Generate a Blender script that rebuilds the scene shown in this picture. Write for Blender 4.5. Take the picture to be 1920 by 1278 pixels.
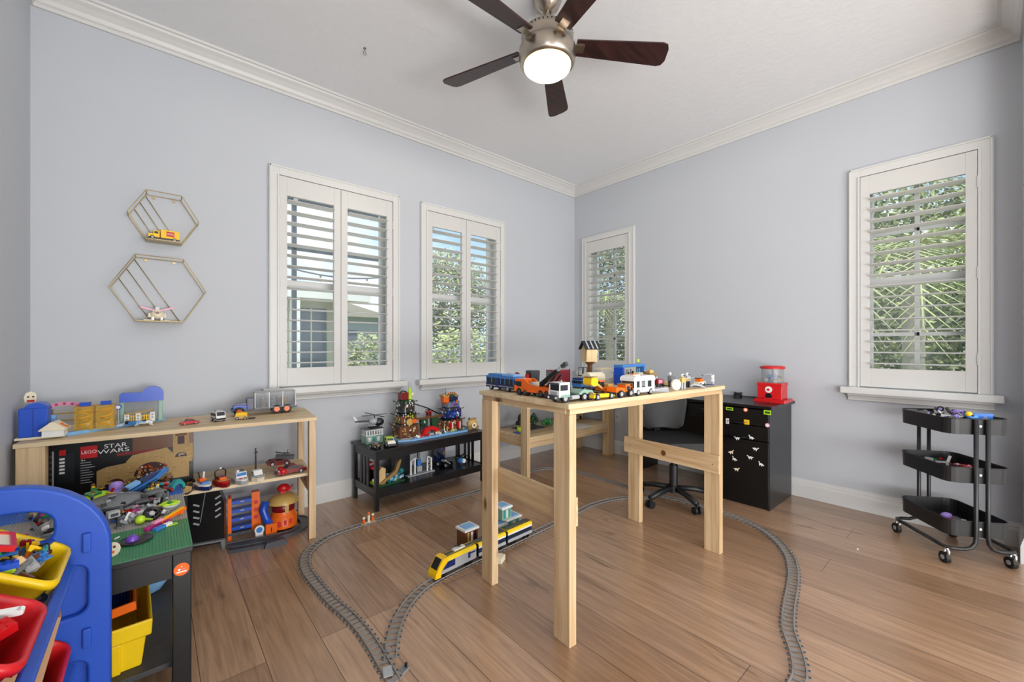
import bpy, bmesh, math, random
from mathutils import Vector, Matrix, Euler
for _o in list(bpy.data.objects): bpy.data.objects.remove(_o, do_unlink=True)
SC = bpy.context.scene
COL = SC.collection
PI = math.pi
R = math.radians

# ------------------------------------------------------------------ camera
FPX, CAMH, CAMX, CAMY, YAW = 776.0, 1.16, -3.774, -3.239, R(49.23)
cd = bpy.data.cameras.new('camera'); cam = bpy.data.objects.new('camera', cd); COL.objects.link(cam)
cd.sensor_width = 36; cd.lens = FPX/1920*36; cd.shift_y = 9/1920; cd.clip_start = 0.02; cd.clip_end = 300
cam.location = (CAMX, CAMY, CAMH); cam.rotation_euler = (R(90), 0, YAW-R(90))
SC.camera = cam
_F = (math.cos(YAW), math.sin(YAW)); _R = (math.sin(YAW), -math.cos(YAW))
def at(px, py, z=0.0):
    """point of the horizontal surface at height z that was measured at this place of the photograph"""
    a = (px-960)/FPX; b = -(py-648)/FPX
    t = (z-CAMH)/b
    return Vector((CAMX+t*(_F[0]+a*_R[0]), CAMY+t*(_F[1]+a*_R[1]), z))

# ------------------------------------------------------------------ world, sun, exposure
SC.view_settings.view_transform = 'Standard'; SC.view_settings.look = 'None'
SC.view_settings.exposure = 0.0; SC.view_settings.gamma = 1.0; SC.view_settings.use_curve_mapping = False
w = bpy.data.worlds.new('sky'); SC.world = w; w.use_nodes = True
nt = w.node_tree; N = nt.nodes; L = nt.links; N.clear()
out = N.new('ShaderNodeOutputWorld'); bg = N.new('ShaderNodeBackground'); L.new(bg.outputs[0], out.inputs[0])
tc = N.new('ShaderNodeTexCoord'); mp = N.new('ShaderNodeMapping'); mp.inputs['Scale'].default_value = (1, 1, 2.6)
nz = N.new('ShaderNodeTexNoise'); nz.inputs['Scale'].default_value = 2.2; nz.inputs['Detail'].default_value = 7; nz.inputs['Roughness'].default_value = .55
cr = N.new('ShaderNodeValToRGB'); cr.color_ramp.elements[0].position = .38; cr.color_ramp.elements[1].position = .56
cr.color_ramp.elements[0].color = (.42, .60, .90, 1); cr.color_ramp.elements[1].color = (.92, .95, 1, 1)
L.new(tc.outputs['Generated'], mp.inputs[0]); L.new(mp.outputs[0], nz.inputs[0]); L.new(nz.outputs[0], cr.inputs[0]); L.new(cr.outputs[0], bg.inputs[0])
bg.inputs[1].default_value = 1.6
def light(kind, name, loc, energy, color=(1, 1, 1), rot=(0, 0, 0), **kw):
    l = bpy.data.lights.new(name, kind); l.energy = energy; l.color = color
    o = bpy.data.objects.new(name, l); COL.objects.link(o); o.location = loc; o.rotation_euler = rot
    for k, v in kw.items(): setattr(l, k, v)
    return o
light('SUN', 'sun', (-8, -10, 14), 4.2, (1, .95, .86), (R(22), R(-14), 0), angle=R(1.5))
# unseen area lamps added behind the camera to fill the room with light
light('AREA', 'adjoining_room_fill', (-2.2, -7.9, 1.4), 175, (.97, .985, 1), (R(117), 0, 0), shape='RECTANGLE', size=4.0, size_y=2.4)  # added lamp facing the back wall, general fill
light('AREA', 'adjoining_room_side_fill', (-8.6, -6.6, 1.4), 255, (.97, .985, 1), (R(112), 0, R(-62)), shape='RECTANGLE', size=3.6, size_y=2.4)  # added lamp, aimed diagonally through the opening to brighten the right-hand wall
light('AREA', 'adjoining_room_ceiling_fill', (-3.3, -5.4, .6), 118, (1, .97, .93), (R(138), 0, 0), shape='RECTANGLE', size=3.4, size_y=.8)  # added lamp near the floor, turned up to brighten the ceiling
FANX, FANY = -2.19, -1.69
light('POINT', 'fan_bulb', (FANX, FANY, 2.655), 90, (1, .96, .90), shadow_soft_size=.035)   # the bulb inside the frosted globe

# ------------------------------------------------------------------ helpers
def lin(h):
    h = h.lstrip('#'); c = [int(h[i:i+2], 16)/255 for i in (0, 2, 4)]
    return tuple(x/12.92 if x <= .04045 else ((x+.055)/1.055)**2.4 for x in c) + (1,)
MATS = {}
def mat(name, col, rough=.4, metal=0, noise=.06, scale=40, bump=0, alpha=None, emit=0, spec=.5, coat=0):
    m = bpy.data.materials.new(name); m.use_nodes = True; MATS[name] = m
    n = m.node_tree.nodes; l = m.node_tree.links; b = n['Principled BSDF']
    c = lin(col)
    b.inputs['Roughness'].default_value = rough; b.inputs['Metallic'].default_value = metal
    b.inputs['Specular IOR Level'].default_value = spec; b.inputs['Coat Weight'].default_value = coat
    tcn = n.new('ShaderNodeTexCoord'); no = n.new('ShaderNodeTexNoise'); no.inputs['Scale'].default_value = scale; no.inputs['Detail'].default_value = 3
    l.new(tcn.outputs['Object'], no.inputs[0])
    mx = n.new('ShaderNodeMix'); mx.data_type = 'RGBA'
    mx.inputs[6].default_value = tuple(x*(1-noise) for x in c[:3])+(1,); mx.inputs[7].default_value = tuple(min(1, x*(1+noise)) for x in c[:3])+(1,)
    l.new(no.outputs[0], mx.inputs[0]); l.new(mx.outputs[2], b.inputs['Base Color'])
    if bump:
        bp = n.new('ShaderNodeBump'); bp.inputs['Strength'].default_value = bump; bp.inputs['Distance'].default_value = .004
        l.new(no.outputs[0], bp.inputs['Height']); l.new(bp.outputs[0], b.inputs['Normal'])
    if emit:
        b.inputs['Emission Color'].default_value = c; b.inputs['Emission Strength'].default_value = emit
    if alpha is not None:
        t = n.new('ShaderNodeBsdfTransparent'); ms = n.new('ShaderNodeMixShader'); ms.inputs[0].default_value = alpha
        l.new(t.outputs[0], ms.inputs[1]); l.new(b.outputs[0], ms.inputs[2]); l.new(ms.outputs[0], n['Material Output'].inputs[0])
        t.inputs[0].default_value = tuple(.5+.5*x for x in c[:3])+(1,)
    return m
# paints and building fabric
mat('wall_paint', '#bcc0c6', .6, noise=.015, scale=3, bump=.03)
mat('trim_white', '#d2d2d0', .35, noise=.01)
mat('shutter_white', '#cecdca', .38, noise=.01)
mat('ceiling_paint', '#e8eaec', .8, noise=.03, scale=28, bump=.55)
mat('black_paint', '#121214', .28, noise=.15, scale=12)
mat('desk_black', '#0c0c0d', .3, noise=.2, scale=14)
mat('desk_side', '#17181a', .33, noise=.15, scale=14)
mat('rubber', '#151516', .6); mat('leather', '#0c0d0e', .55, noise=.2, scale=60, bump=.1); mat('chair_plastic', '#1c1d1f', .45)
mat('cart_metal', '#1d1e1f', .4); mat('chrome', '#c8c8c6', .18, 1); mat('nickel', '#b5aa9c', .28, 1, noise=.03)
mat('brass', '#b3a27c', .38, .75); mat('grey_wood', '#3a3a3c', .6, noise=.35, scale=22)
mat('cardboard', '#b3906a', .8, noise=.08, scale=30); mat('paper', '#dedcd6', .7)
mat('globe', '#fff1c9', .4, emit=1.7)
mat('glass', '#e8f0f0', .03, alpha=.07, noise=0)
mat('clear_plastic', '#c8ccce', .08, alpha=.28, noise=0); mat('smoke_plastic', '#8a9098', .1, alpha=.45, noise=0)
mat('clear_yellow', '#ecc65a', .12, alpha=.34); mat('clear_blue', '#9dbfe0', .12, alpha=.45)
# toy plastics
for nm, c in dict(red='#c8161c', dark_red='#7c0f14', maroon='#93283a', orange='#ee6a14', yellow='#f2c20e', gold='#c9a55c', lime='#b5dc28', green='#2f8a48',
                  dark_green='#1f4a2b', teal='#2f8f90', sand_green='#86a898', light_blue='#7fb4e4', blue='#1d4fc0', mid_blue='#3f7fc8', dark_blue='#15275c',
                  purple='#6b3fb0', lavender='#a68adf', magenta='#b0317c', pink='#e79bb4', white='#e8e8e6', light_grey='#a6a9ac', grey='#76797c', dark_grey='#3f4245',
                  black='#0f0f11', tan='#d3b27c', brown='#6b4022', dark_tan='#8f7348', cream='#ece2c6', glass_black='#1b2126', pine_pale='#d8b98a').items():
    mat(nm, c, .3, noise=.04)
mat('organizer_blue', '#2050b8', .42, noise=.03, scale=90, bump=.05)
mat('bin_yellow', '#f0c80a', .38, noise=.03); mat('bin_red', '#cf1a22', .35, noise=.03)
mat('tail_yellow', '#f4d21a', .35); mat('track_grey', '#8a8682', .45, noise=.08); mat('plate_green', '#3f8a5c', .35); mat('plate_grey', '#a8a49e', .4); mat('plate_blue', '#3f74cc', .35)
mat('asphalt_plastic', '#43474e', .45)
_g = MATS['globe'].node_tree; _t = _g.nodes.new('ShaderNodeBsdfTransparent'); _t.inputs[0].default_value = (1, .96, .86, 1)
_m = _g.nodes.new('ShaderNodeMixShader'); _m.inputs[0].default_value = .45; _g.links.new(_t.outputs[0], _m.inputs[1]); _g.links.new(_g.nodes['Principled BSDF'].outputs[0], _m.inputs[2]); _g.links.new(_m.outputs[0], _g.nodes['Material Output'].inputs[0])
def wood(name, c1, c2, axis, scale=1.0, rough=.5, knots=True):
    m = bpy.data.materials.new(name); m.use_nodes = True; MATS[name] = m
    n = m.node_tree.nodes; l = m.node_tree.links; b = n['Principled BSDF']; b.inputs['Roughness'].default_value = rough
    t = n.new('ShaderNodeTexCoord'); mpp = n.new('ShaderNodeMapping')
    s = [22*scale]*3; s[axis] = 1.3*scale; mpp.inputs['Scale'].default_value = s
    l.new(t.outputs['Object'], mpp.inputs[0])
    a = n.new('ShaderNodeTexNoise'); a.inputs['Scale'].default_value = 1.6; a.inputs['Detail'].default_value = 5; a.inputs['Distortion'].default_value = .6
    l.new(mpp.outputs[0], a.inputs[0])
    r = n.new('ShaderNodeValToRGB'); r.color_ramp.elements[0].position = .33; r.color_ramp.elements[1].position = .62
    r.color_ramp.elements[0].color = lin(c2); r.color_ramp.elements[1].color = lin(c1); l.new(a.outputs[0], r.inputs[0])
    last = r.outputs[0]
    if knots:
        m2 = n.new('ShaderNodeMapping'); s2 = [7]*3; s2[axis] = 3; m2.inputs['Scale'].default_value = s2; l.new(t.outputs['Object'], m2.inputs[0])
        v = n.new('ShaderNodeTexVoronoi'); v.inputs['Scale'].default_value = 1; l.new(m2.outputs[0], v.inputs[0])
        r2 = n.new('ShaderNodeValToRGB'); r2.color_ramp.elements[0].position = .05; r2.color_ramp.elements[1].position = .13
        r2.color_ramp.elements[0].color = (1, 1, 1, 1); r2.color_ramp.elements[1].color = (0, 0, 0, 1); l.new(v.outputs[0], r2.inputs[0])
        mx = n.new('ShaderNodeMix'); mx.data_type = 'RGBA'; l.new(r2.outputs[0], mx.inputs[0]); l.new(last, mx.inputs[6]); mx.inputs[7].default_value = lin('#6e4524')
        last = mx.outputs[2]
    l.new(last, b.inputs['Base Color'])
    return m
for ax, s in ((0, 'x'), (1, 'y'), (2, 'z')):
    wood('pine_'+s, '#d8bd95', '#bd9b70', ax)
wood('ply', '#dfcba6', '#c9ab80', 0, .6, knots=False); wood('blade_wood', '#3c211e', '#231312', 0, 1, .36, knots=False)
wood('birdhouse_wood', '#e0c595', '#cfae78', 2, .8, knots=False)

class MB:
    """collects shapes and links them as ONE mesh object"""
    def __init__(s): s.v = []; s.f = []; s.m = []; s.sm = []; s.mats = []; s.T = None
    def mi(s, m):
        if m not in s.mats: s.mats.append(m)
        return s.mats.index(m)
    def add(s, vs, fs, m, smooth=False):
        k = len(s.v)
        s.v += [tuple(s.T @ Vector(p)) for p in vs] if s.T is not None else [tuple(p) for p in vs]
        i = s.mi(m)
        for f in fs: s.f.append([k+q for q in f]); s.m.append(i); s.sm.append(smooth)
        return s
    def box(s, x0, y0, z0, x1, y1, z1, m):
        return s.add([(x0, y0, z0), (x1, y0, z0), (x1, y1, z0), (x0, y1, z0), (x0, y0, z1), (x1, y0, z1), (x1, y1, z1), (x0, y1, z1)],
                     [(0, 3, 2, 1), (4, 5, 6, 7), (0, 1, 5, 4), (1, 2, 6, 5), (2, 3, 7, 6), (3, 0, 4, 7)], m)
    def rbox(s, c, sz, rot, m):
        M = Matrix.Translation(c) @ Euler(rot).to_matrix().to_4x4()
        x, y, z = sz[0]/2, sz[1]/2, sz[2]/2
        vs = [M @ Vector(p) for p in ((-x, -y, -z), (x, -y, -z), (x, y, -z), (-x, y, -z), (-x, -y, z), (x, -y, z), (x, y, z), (-x, y, z))]
        return s.add(vs, [(0, 3, 2, 1), (4, 5, 6, 7), (0, 1, 5, 4), (1, 2, 6, 5), (2, 3, 7, 6), (3, 0, 4, 7)], m)
    def cyl(s, p0, p1, r, m, r1=None, n=16, smooth=True):
        r1 = r if r1 is None else r1
        p0 = Vector(p0); p1 = Vector(p1); d = (p1-p0).normalized()
        a = d.orthogonal().normalized(); b = d.cross(a)
        vs = []
        for p, q in ((p0, r), (p1, r1)):
            for i in range(n):
                t = 2*PI*i/n; vs.append(p+a*math.cos(t)*q+b*math.sin(t)*q)
        s.add(vs, [(i, (i+1) % n, n+(i+1) % n, n+i) for i in range(n)], m, smooth)
        s.add(vs[:n], [tuple(reversed(range(n)))], m); s.add(vs[n:], [tuple(range(n))], m)
        return s
    def tube(s, pts, r, m, n=8, closed=False):
        pts = [Vector(p) for p in pts]; k = len(pts); vs = []; ref = None
        for i, p in enumerate(pts):
            if closed: d = pts[(i+1) % k]-pts[i-1]
            else: d = pts[min(i+1, k-1)]-pts[max(i-1, 0)]
            d.normalize()
            if ref is None: ref = d.orthogonal().normalized()
            a = (ref-d*ref.dot(d)); a = a.normalized() if a.length > 1e-6 else d.orthogonal().normalized()
            ref = a; b = d.cross(a)
            for j in range(n):
                t = 2*PI*j/n; vs.append(p+a*math.cos(t)*r+b*math.sin(t)*r)
        fs = []
        for i in range(k if closed else k-1):
            o = i*n; q = ((i+1) % k)*n
            for j in range(n): fs.append((o+j, o+(j+1) % n, q+(j+1) % n, q+j))
        if not closed: fs += [tuple(reversed(range(n))), tuple(range((k-1)*n, k*n))]
        return s.add(vs, fs, m, True)
    def lathe(s, prof, m, c=(0, 0, 0), n=32, smooth=True, sx=1, sy=1):
        vs = []; fs = []
        for r, z in prof:
            for i in range(n):
                t = 2*PI*i/n; vs.append((c[0]+r*sx*math.cos(t), c[1]+r*sy*math.sin(t), c[2]+z))
        for k in range(len(prof)-1):
            for i in range(n): fs.append((k*n+i, k*n+(i+1) % n, (k+1)*n+(i+1) % n, (k+1)*n+i))
        s.add(vs, fs, m, smooth)
        s.add(vs[:n], [tuple(reversed(range(n)))], m); s.add(vs[-n:], [tuple(range(n))], m)
        return s
    def sph(s, c, r, m, n=16, sc=(1, 1, 1), half=False):
        lo = 0 if half else -PI/2
        k = n//2
        prof = [(max(math.cos(lo+(PI/2-lo)*i/k), 1e-4)*r, math.sin(lo+(PI/2-lo)*i/k)*r*sc[2]) for i in range(k+1)]
        return s.lathe(prof, m, c, n, True, sc[0], sc[1])
    def prism(s, poly, plane, a, b, m, smooth=False):
        """extrudes a 2d outline: plane 'xz' along y, 'xy' along z, 'yz' along x"""
        def P(u, v, w): return {'xz': (u, w, v), 'xy': (u, v, w), 'yz': (w, u, v)}[plane]
        n = len(poly); vs = [P(u, v, a) for u, v in poly]+[P(u, v, b) for u, v in poly]
        fs = [(i, (i+1) % n, n+(i+1) % n, n+i) for i in range(n)]
        s.add(vs, fs, m, smooth); s.add(vs[:n], [tuple(reversed(range(n)))], m); s.add(vs[n:], [tuple(range(n))], m)
        return s
    def studs(s, x0, y0, x1, y1, z, m, p=.008, r=.0024, n=8, h=.0017):
        nx = max(1, int(round((x1-x0)/p))); ny = max(1, int(round((y1-y0)/p)))
        ca = [(math.cos(2*PI*i/n)*r, math.sin(2*PI*i/n)*r) for i in range(n)]
        vs = []; fs = []
        for i in range(nx):
            for j in range(ny):
                cx = x0+(i+.5)*(x1-x0)/nx; cy = y0+(j+.5)*(y1-y0)/ny; k = len(vs)
                vs += [(cx+a, cy+b, z) for a, b in ca]+[(cx+a, cy+b, z+h) for a, b in ca]
                fs += [(k+q, k+(q+1) % n, k+n+(q+1) % n, k+n+q) for q in range(n)]+[tuple(range(k+n, k+2*n))]
        return s.add(vs, fs, m)
    def mesh(s, name):
        me = bpy.data.meshes.new(name); me.from_pydata(s.v, [], s.f)
        for m in s.mats: me.materials.append(MATS[m])
        me.polygons.foreach_set('material_index', s.m); me.polygons.foreach_set('use_smooth', s.sm)
        me.update(); return me
    def build(s, name, parent=None, bev=0, seg=2):
        o = bpy.data.objects.new(name, s.mesh(name)); COL.objects.link(o); o.parent = parent
        if bev:
            b = o.modifiers.new('bevel', 'BEVEL'); b.width = bev; b.segments = seg; b.limit_method = 'ANGLE'; b.angle_limit = R(40)
        return o
def tag(o, label=None, cat=None, group=None, kind=None):
    for k, v in (('label', label), ('category', cat), ('group', group), ('kind', kind)):
        if v: o[k] = v
    return o
def thing(name, label, cat, loc=(0, 0, 0), rz=0, group=None, rot=None, sc=1):
    o = bpy.data.objects.new(name, None); COL.objects.link(o); o.empty_display_size = .05
    o.location = loc; o.rotation_euler = rot if rot else (0, 0, rz); o.scale = (sc,)*3
    return tag(o, label, cat, group)
def put(o, loc, rz=0, rot=None):
    o.location = loc; o.rotation_euler = rot if rot else (0, 0, rz); return o
def copy_tree(o, parent=None):
    c = o.copy(); COL.objects.link(c); c.parent = parent
    for ch in o.children: copy_tree(ch, c)
    return c
def prims(mb, ps):
    for p in ps:
        k = p[0]
        if k == 'b': mb.box(*p[1:])
        elif k == 'bs': mb.box(*p[1:]); mb.studs(p[1], p[2], p[4], p[5], p[6], p[7])
        elif k == 'r': mb.rbox(*p[1:])
        elif k == 'c': mb.cyl(*p[1:5], n=12) if len(p) < 6 else mb.cyl(p[1], p[2], p[3], p[4], p[5], n=12)
        elif k == 'p': mb.prism(*p[1:])
        elif k == 's': mb.sph(p[1], p[2], p[3], 14, p[4] if len(p) > 4 else (1, 1, 1))
        elif k == 't': mb.tube(p[1], p[2], p[3], 6)
        elif k == 'l': mb.lathe(p[1], p[2], p[3] if len(p) > 3 else (0, 0, 0), 20)
    return mb
def kit(name, label, cat, loc, rz, parts, group=None, bev=0, sc=1, rot=None):
    """a thing from {part name: shapes}; a single part becomes the thing itself; [name, shapes, [sub parts]] goes one level deeper"""
    if len(parts) == 1 and len(parts[0]) == 2:
        o = prims(MB(), parts[0][1]).build(name, None, bev); put(o, loc, rz, rot); o.scale = (sc,)*3
        return tag(o, label, cat, group)
    t = thing(name, label, cat, loc, rz, group, rot, sc)
    for p in parts:
        o = prims(MB(), p[1]).build(p[0], t, bev)
        for q in (p[2] if len(p) > 2 else ()): prims(MB(), q[1]).build(q[0], o, 0)
    return t
def wheels(xs, y, r, w, tyre='rubber', hub='light_grey'):
    """wheel parts of a vehicle, each with its hub"""
    out = []
    for x in xs:
        for s in (-1, 1):
            a, b = y*s-w/2, y*s+w/2; e = b if s > 0 else a
            out.append(['wheel', [('c', (x, a, r), (x, b, r), r, tyre)], [['hub', [('c', (x, e-s*.001, r), (x, e+s*.0015, r), r*.58, hub)]]]])
    return out
def text(s, size, m, parent, loc, rot, ext=.0006, name='lettering', align='CENTER', sx=1):
    cu = bpy.data.curves.new('t', 'FONT'); cu.body = s; cu.size = size; cu.extrude = ext; cu.align_x = align; cu.align_y = 'CENTER'
    to = bpy.data.objects.new('t', cu); COL.objects.link(to); bpy.context.view_layer.update()
    me = bpy.data.meshes.new_from_object(to.evaluated_get(bpy.context.evaluated_depsgraph_get()))
    bpy.data.objects.remove(to); me.materials.clear(); me.materials.append(MATS[m]); me.name = name
    o = bpy.data.objects.new(name, me); COL.objects.link(o); o.parent = parent; o.location = loc; o.rotation_euler = rot; o.scale = (sx, 1, 1)
    return o

# ------------------------------------------------------------------ room shell
XL, YF, ZC = -4.262, -3.354, 3.02          # wall left, wall front, ceiling
WIN_A = [(-3.187, -2.230), (-2.037, -1.090)]  # casings on the back wall (x ranges)
WIN_B = [(-.821, -.127), (-3.247, -2.569)]    # casings on the right-hand wall (y ranges)
Z0, Z1, ZS = .87, 2.345, 2.408
TH = .22
m = bpy.data.materials.new('oak_planks'); m.use_nodes = True; MATS['oak_planks'] = m
n = m.node_tree.nodes; l = m.node_tree.links; b = n['Principled BSDF']
t = n.new('ShaderNodeTexCoord'); mp = n.new('ShaderNodeMapping'); mp.inputs['Rotation'].default_value = (0, 0, R(90)); mp.inputs['Location'].default_value = (.35, .045, 0)
l.new(t.outputs['Object'], mp.inputs[0])
br = n.new('ShaderNodeTexBrick'); br.offset = .37; br.offset_frequency = 3
br.inputs['Scale'].default_value = 1; br.inputs['Brick Width'].default_value = 1.85; br.inputs['Row Height'].default_value = .19
br.inputs['Mortar Size'].default_value = .0014; br.inputs['Mortar Smooth'].default_value = .3; br.inputs['Bias'].default_value = 0
br.inputs['Color1'].default_value = lin('#9c7a5d'); br.inputs['Color2'].default_value = lin('#bc997b'); br.inputs['Mortar'].default_value = lin('#43301f')
l.new(mp.outputs[0], br.inputs[0])
m2 = n.new('ShaderNodeMapping'); m2.inputs['Scale'].default_value = (46, 2.6, 46); l.new(t.outputs['Object'], m2.inputs[0])
g1 = n.new('ShaderNodeTexNoise'); g1.inputs['Scale'].default_value = 1.3; g1.inputs['Detail'].default_value = 7; g1.inputs['Distortion'].default_value = .9; l.new(m2.outputs[0], g1.inputs[0])
r1 = n.new('ShaderNodeValToRGB'); r1.color_ramp.elements[0].position = .3; r1.color_ramp.elements[1].position = .68
r1.color_ramp.elements[0].color = (.60, .55, .50, 1); r1.color_ramp.elements[1].color = (1.08, 1.06, 1.04, 1); l.new(g1.outputs[0], r1.inputs[0])
mu = n.new('ShaderNodeMix'); mu.data_type = 'RGBA'; mu.blend_type = 'MULTIPLY'; mu.inputs[0].default_value = .8
l.new(br.outputs[0], mu.inputs[6]); l.new(r1.outputs[0], mu.inputs[7])
m3 = n.new('ShaderNodeMapping'); m3.inputs['Scale'].default_value = (7, 1.8, 1); l.new(t.outputs['Object'], m3.inputs[0])
g2 = n.new('ShaderNodeTexNoise'); g2.inputs['Scale'].default_value = 1.2; g2.inputs['Detail'].default_value = 4; g2.inputs['Distortion'].default_value = 1.2; l.new(m3.outputs[0], g2.inputs[0])
r2 = n.new('ShaderNodeValToRGB'); r2.color_ramp.elements[0].position = .26; r2.color_ramp.elements[1].position = .36
r2.color_ramp.elements[0].color = (.42, .36, .30, 1); r2.color_ramp.elements[1].color = (1, 1, 1, 1); l.new(g2.outputs[0], r2.inputs[0])
mv = n.new('ShaderNodeMix'); mv.data_type = 'RGBA'; mv.blend_type = 'MULTIPLY'; mv.inputs[0].default_value = .75
l.new(mu.outputs[2], mv.inputs[6]); l.new(r2.outputs[0], mv.inputs[7]); l.new(mv.outputs[2], b.inputs['Base Color'])
b.inputs['Roughness'].default_value = .3; b.inputs['Specular IOR Level'].default_value = .6; b.inputs['Coat Weight'].default_value = .6; b.inputs['Coat Roughness'].default_value = .22
bp = n.new('ShaderNodeBump'); bp.inputs['Strength'].default_value = .2; bp.inputs['Distance'].default_value = .003
l.new(br.outputs['Fac'], bp.inputs['Height']); bp.invert = True; l.new(bp.outputs[0], b.inputs['Normal'])

MB().box(XL-TH, YF-.12, -.06, TH, TH, 0, 'oak_planks').box(-9.2, -8.4, -.06, TH, YF-.12, 0, 'oak_planks').build('floor')['kind'] = 'structure'
MB().box(XL-TH, YF-.12, ZC, TH, TH, ZC+.15, 'ceiling_paint').box(-9.2, -8.4, ZC, TH, YF-.12, ZC+.15, 'ceiling_paint').build('ceiling')['kind'] = 'structure'
def wall(name, axis, lo, hi, holes, c0, c1):
    """a wall with openings; axis 0 runs along x, 1 along y; holes are (a, b, z0, z1)"""
    mb = MB()
    def bx(a, b_, z0, z1):
        if b_-a < 1e-4 or z1-z0 < 1e-4: return
        mb.box(a, c0, z0, b_, c1, z1, 'wall_paint') if axis == 0 else mb.box(c0, a, z0, c1, b_, z1, 'wall_paint')
    p = lo
    for a, b_, z0, z1 in sorted(holes):
        bx(p, a, 0, ZC); bx(a, b_, 0, z0); bx(a, b_, z1, ZC); p = b_
    bx(p, hi, 0, ZC)
    mb.build(name)['kind'] = 'structure'
wall('wall_back', 0, XL-TH, TH, [(a+.05, b_-.05, Z0-.03, Z1+.01) for a, b_ in WIN_A], 0, TH)
wall('wall_right', 1, YF-.12, 0, [(a+.05, b_-.05, Z0-.03, Z1+.01) for a, b_ in WIN_B], 0, TH)
wall('wall_left', 1, YF, TH, [], XL-TH, XL)
wall('wall_front', 0, -9.2, 0, [(XL+.12, -.28, 0, 2.86)], YF-.12, YF)   # opening to the adjoining room, widened to let the added fill light in
wall('wall_adjoining_side', 1, -8.4, YF-.12, [], 0, TH)
wall('wall_adjoining_end', 0, -9.2, TH, [], -8.5, -8.4)
wall('wall_adjoining_far', 1, -8.4, YF-.12, [], -9.3, -9.2)

def run(mb, prof, path, m, closed=False):
    """a moulding: prof is (distance from wall, height); path is [(point, inward normal at mitre)]"""
    k = len(prof); vs = []
    for p, nrm in path: vs += [(p[0]+nrm[0]*d, p[1]+nrm[1]*d, z) for d, z in prof]
    fs = [(i*k+j, i*k+(j+1) % k, (i+1)*k+(j+1) % k, (i+1)*k+j) for i in range(len(path)-1) for j in range(k)]
    fs += [tuple(range(k)), tuple(range((len(path)-1)*k, len(path)*k))]
    mb.add(vs, fs, m)
CRN = [(0, ZC), (0, ZC-.105), (.012, ZC-.105), (.014, ZC-.088), (.024, ZC-.08), (.034, ZC-.062), (.055, ZC-.04), (.074, ZC-.026), (.08, ZC-.016), (.092, ZC-.013), (.095, ZC)]
BSE = [(0, 0), (.016, 0), (.016, .094), (.0135, .098), (.0135, .104), (.011, .108), (.011, .118), (.007, .124), (.006, .134), (0, .138)]
for nm, pa in (('trim_1', [((XL, YF), (1, 1)), ((XL, 0), (1, -1))]), ('trim_2', [((XL, 0), (1, -1)), ((0, 0), (-1, -1))]),
               ('trim_3', [((0, 0), (-1, -1)), ((0, YF), (-1, 1))]), ('trim_4', [((0, YF), (-1, 1)), ((XL, YF), (1, 1))])):
    mb = MB(); run(mb, CRN, pa, 'trim_white'); mb.build(nm)['kind'] = 'structure'
for nm, pa in (('baseboard_left', [((XL, YF), (1, 0)), ((XL, 0), (1, -1))]), ('baseboard_back', [((XL, 0), (1, -1)), ((0, 0), (-1, -1))]),
               ('baseboard_right', [((0, 0), (-1, -1)), ((0, YF), (-1, 1))]), ('baseboard_front', [((0, YF), (-1, 1)), ((-.28, YF), (0, 1))])):
    mb = MB(); run(mb, BSE, pa, 'trim_white'); mb.build(nm)['kind'] = 'structure'

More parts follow.
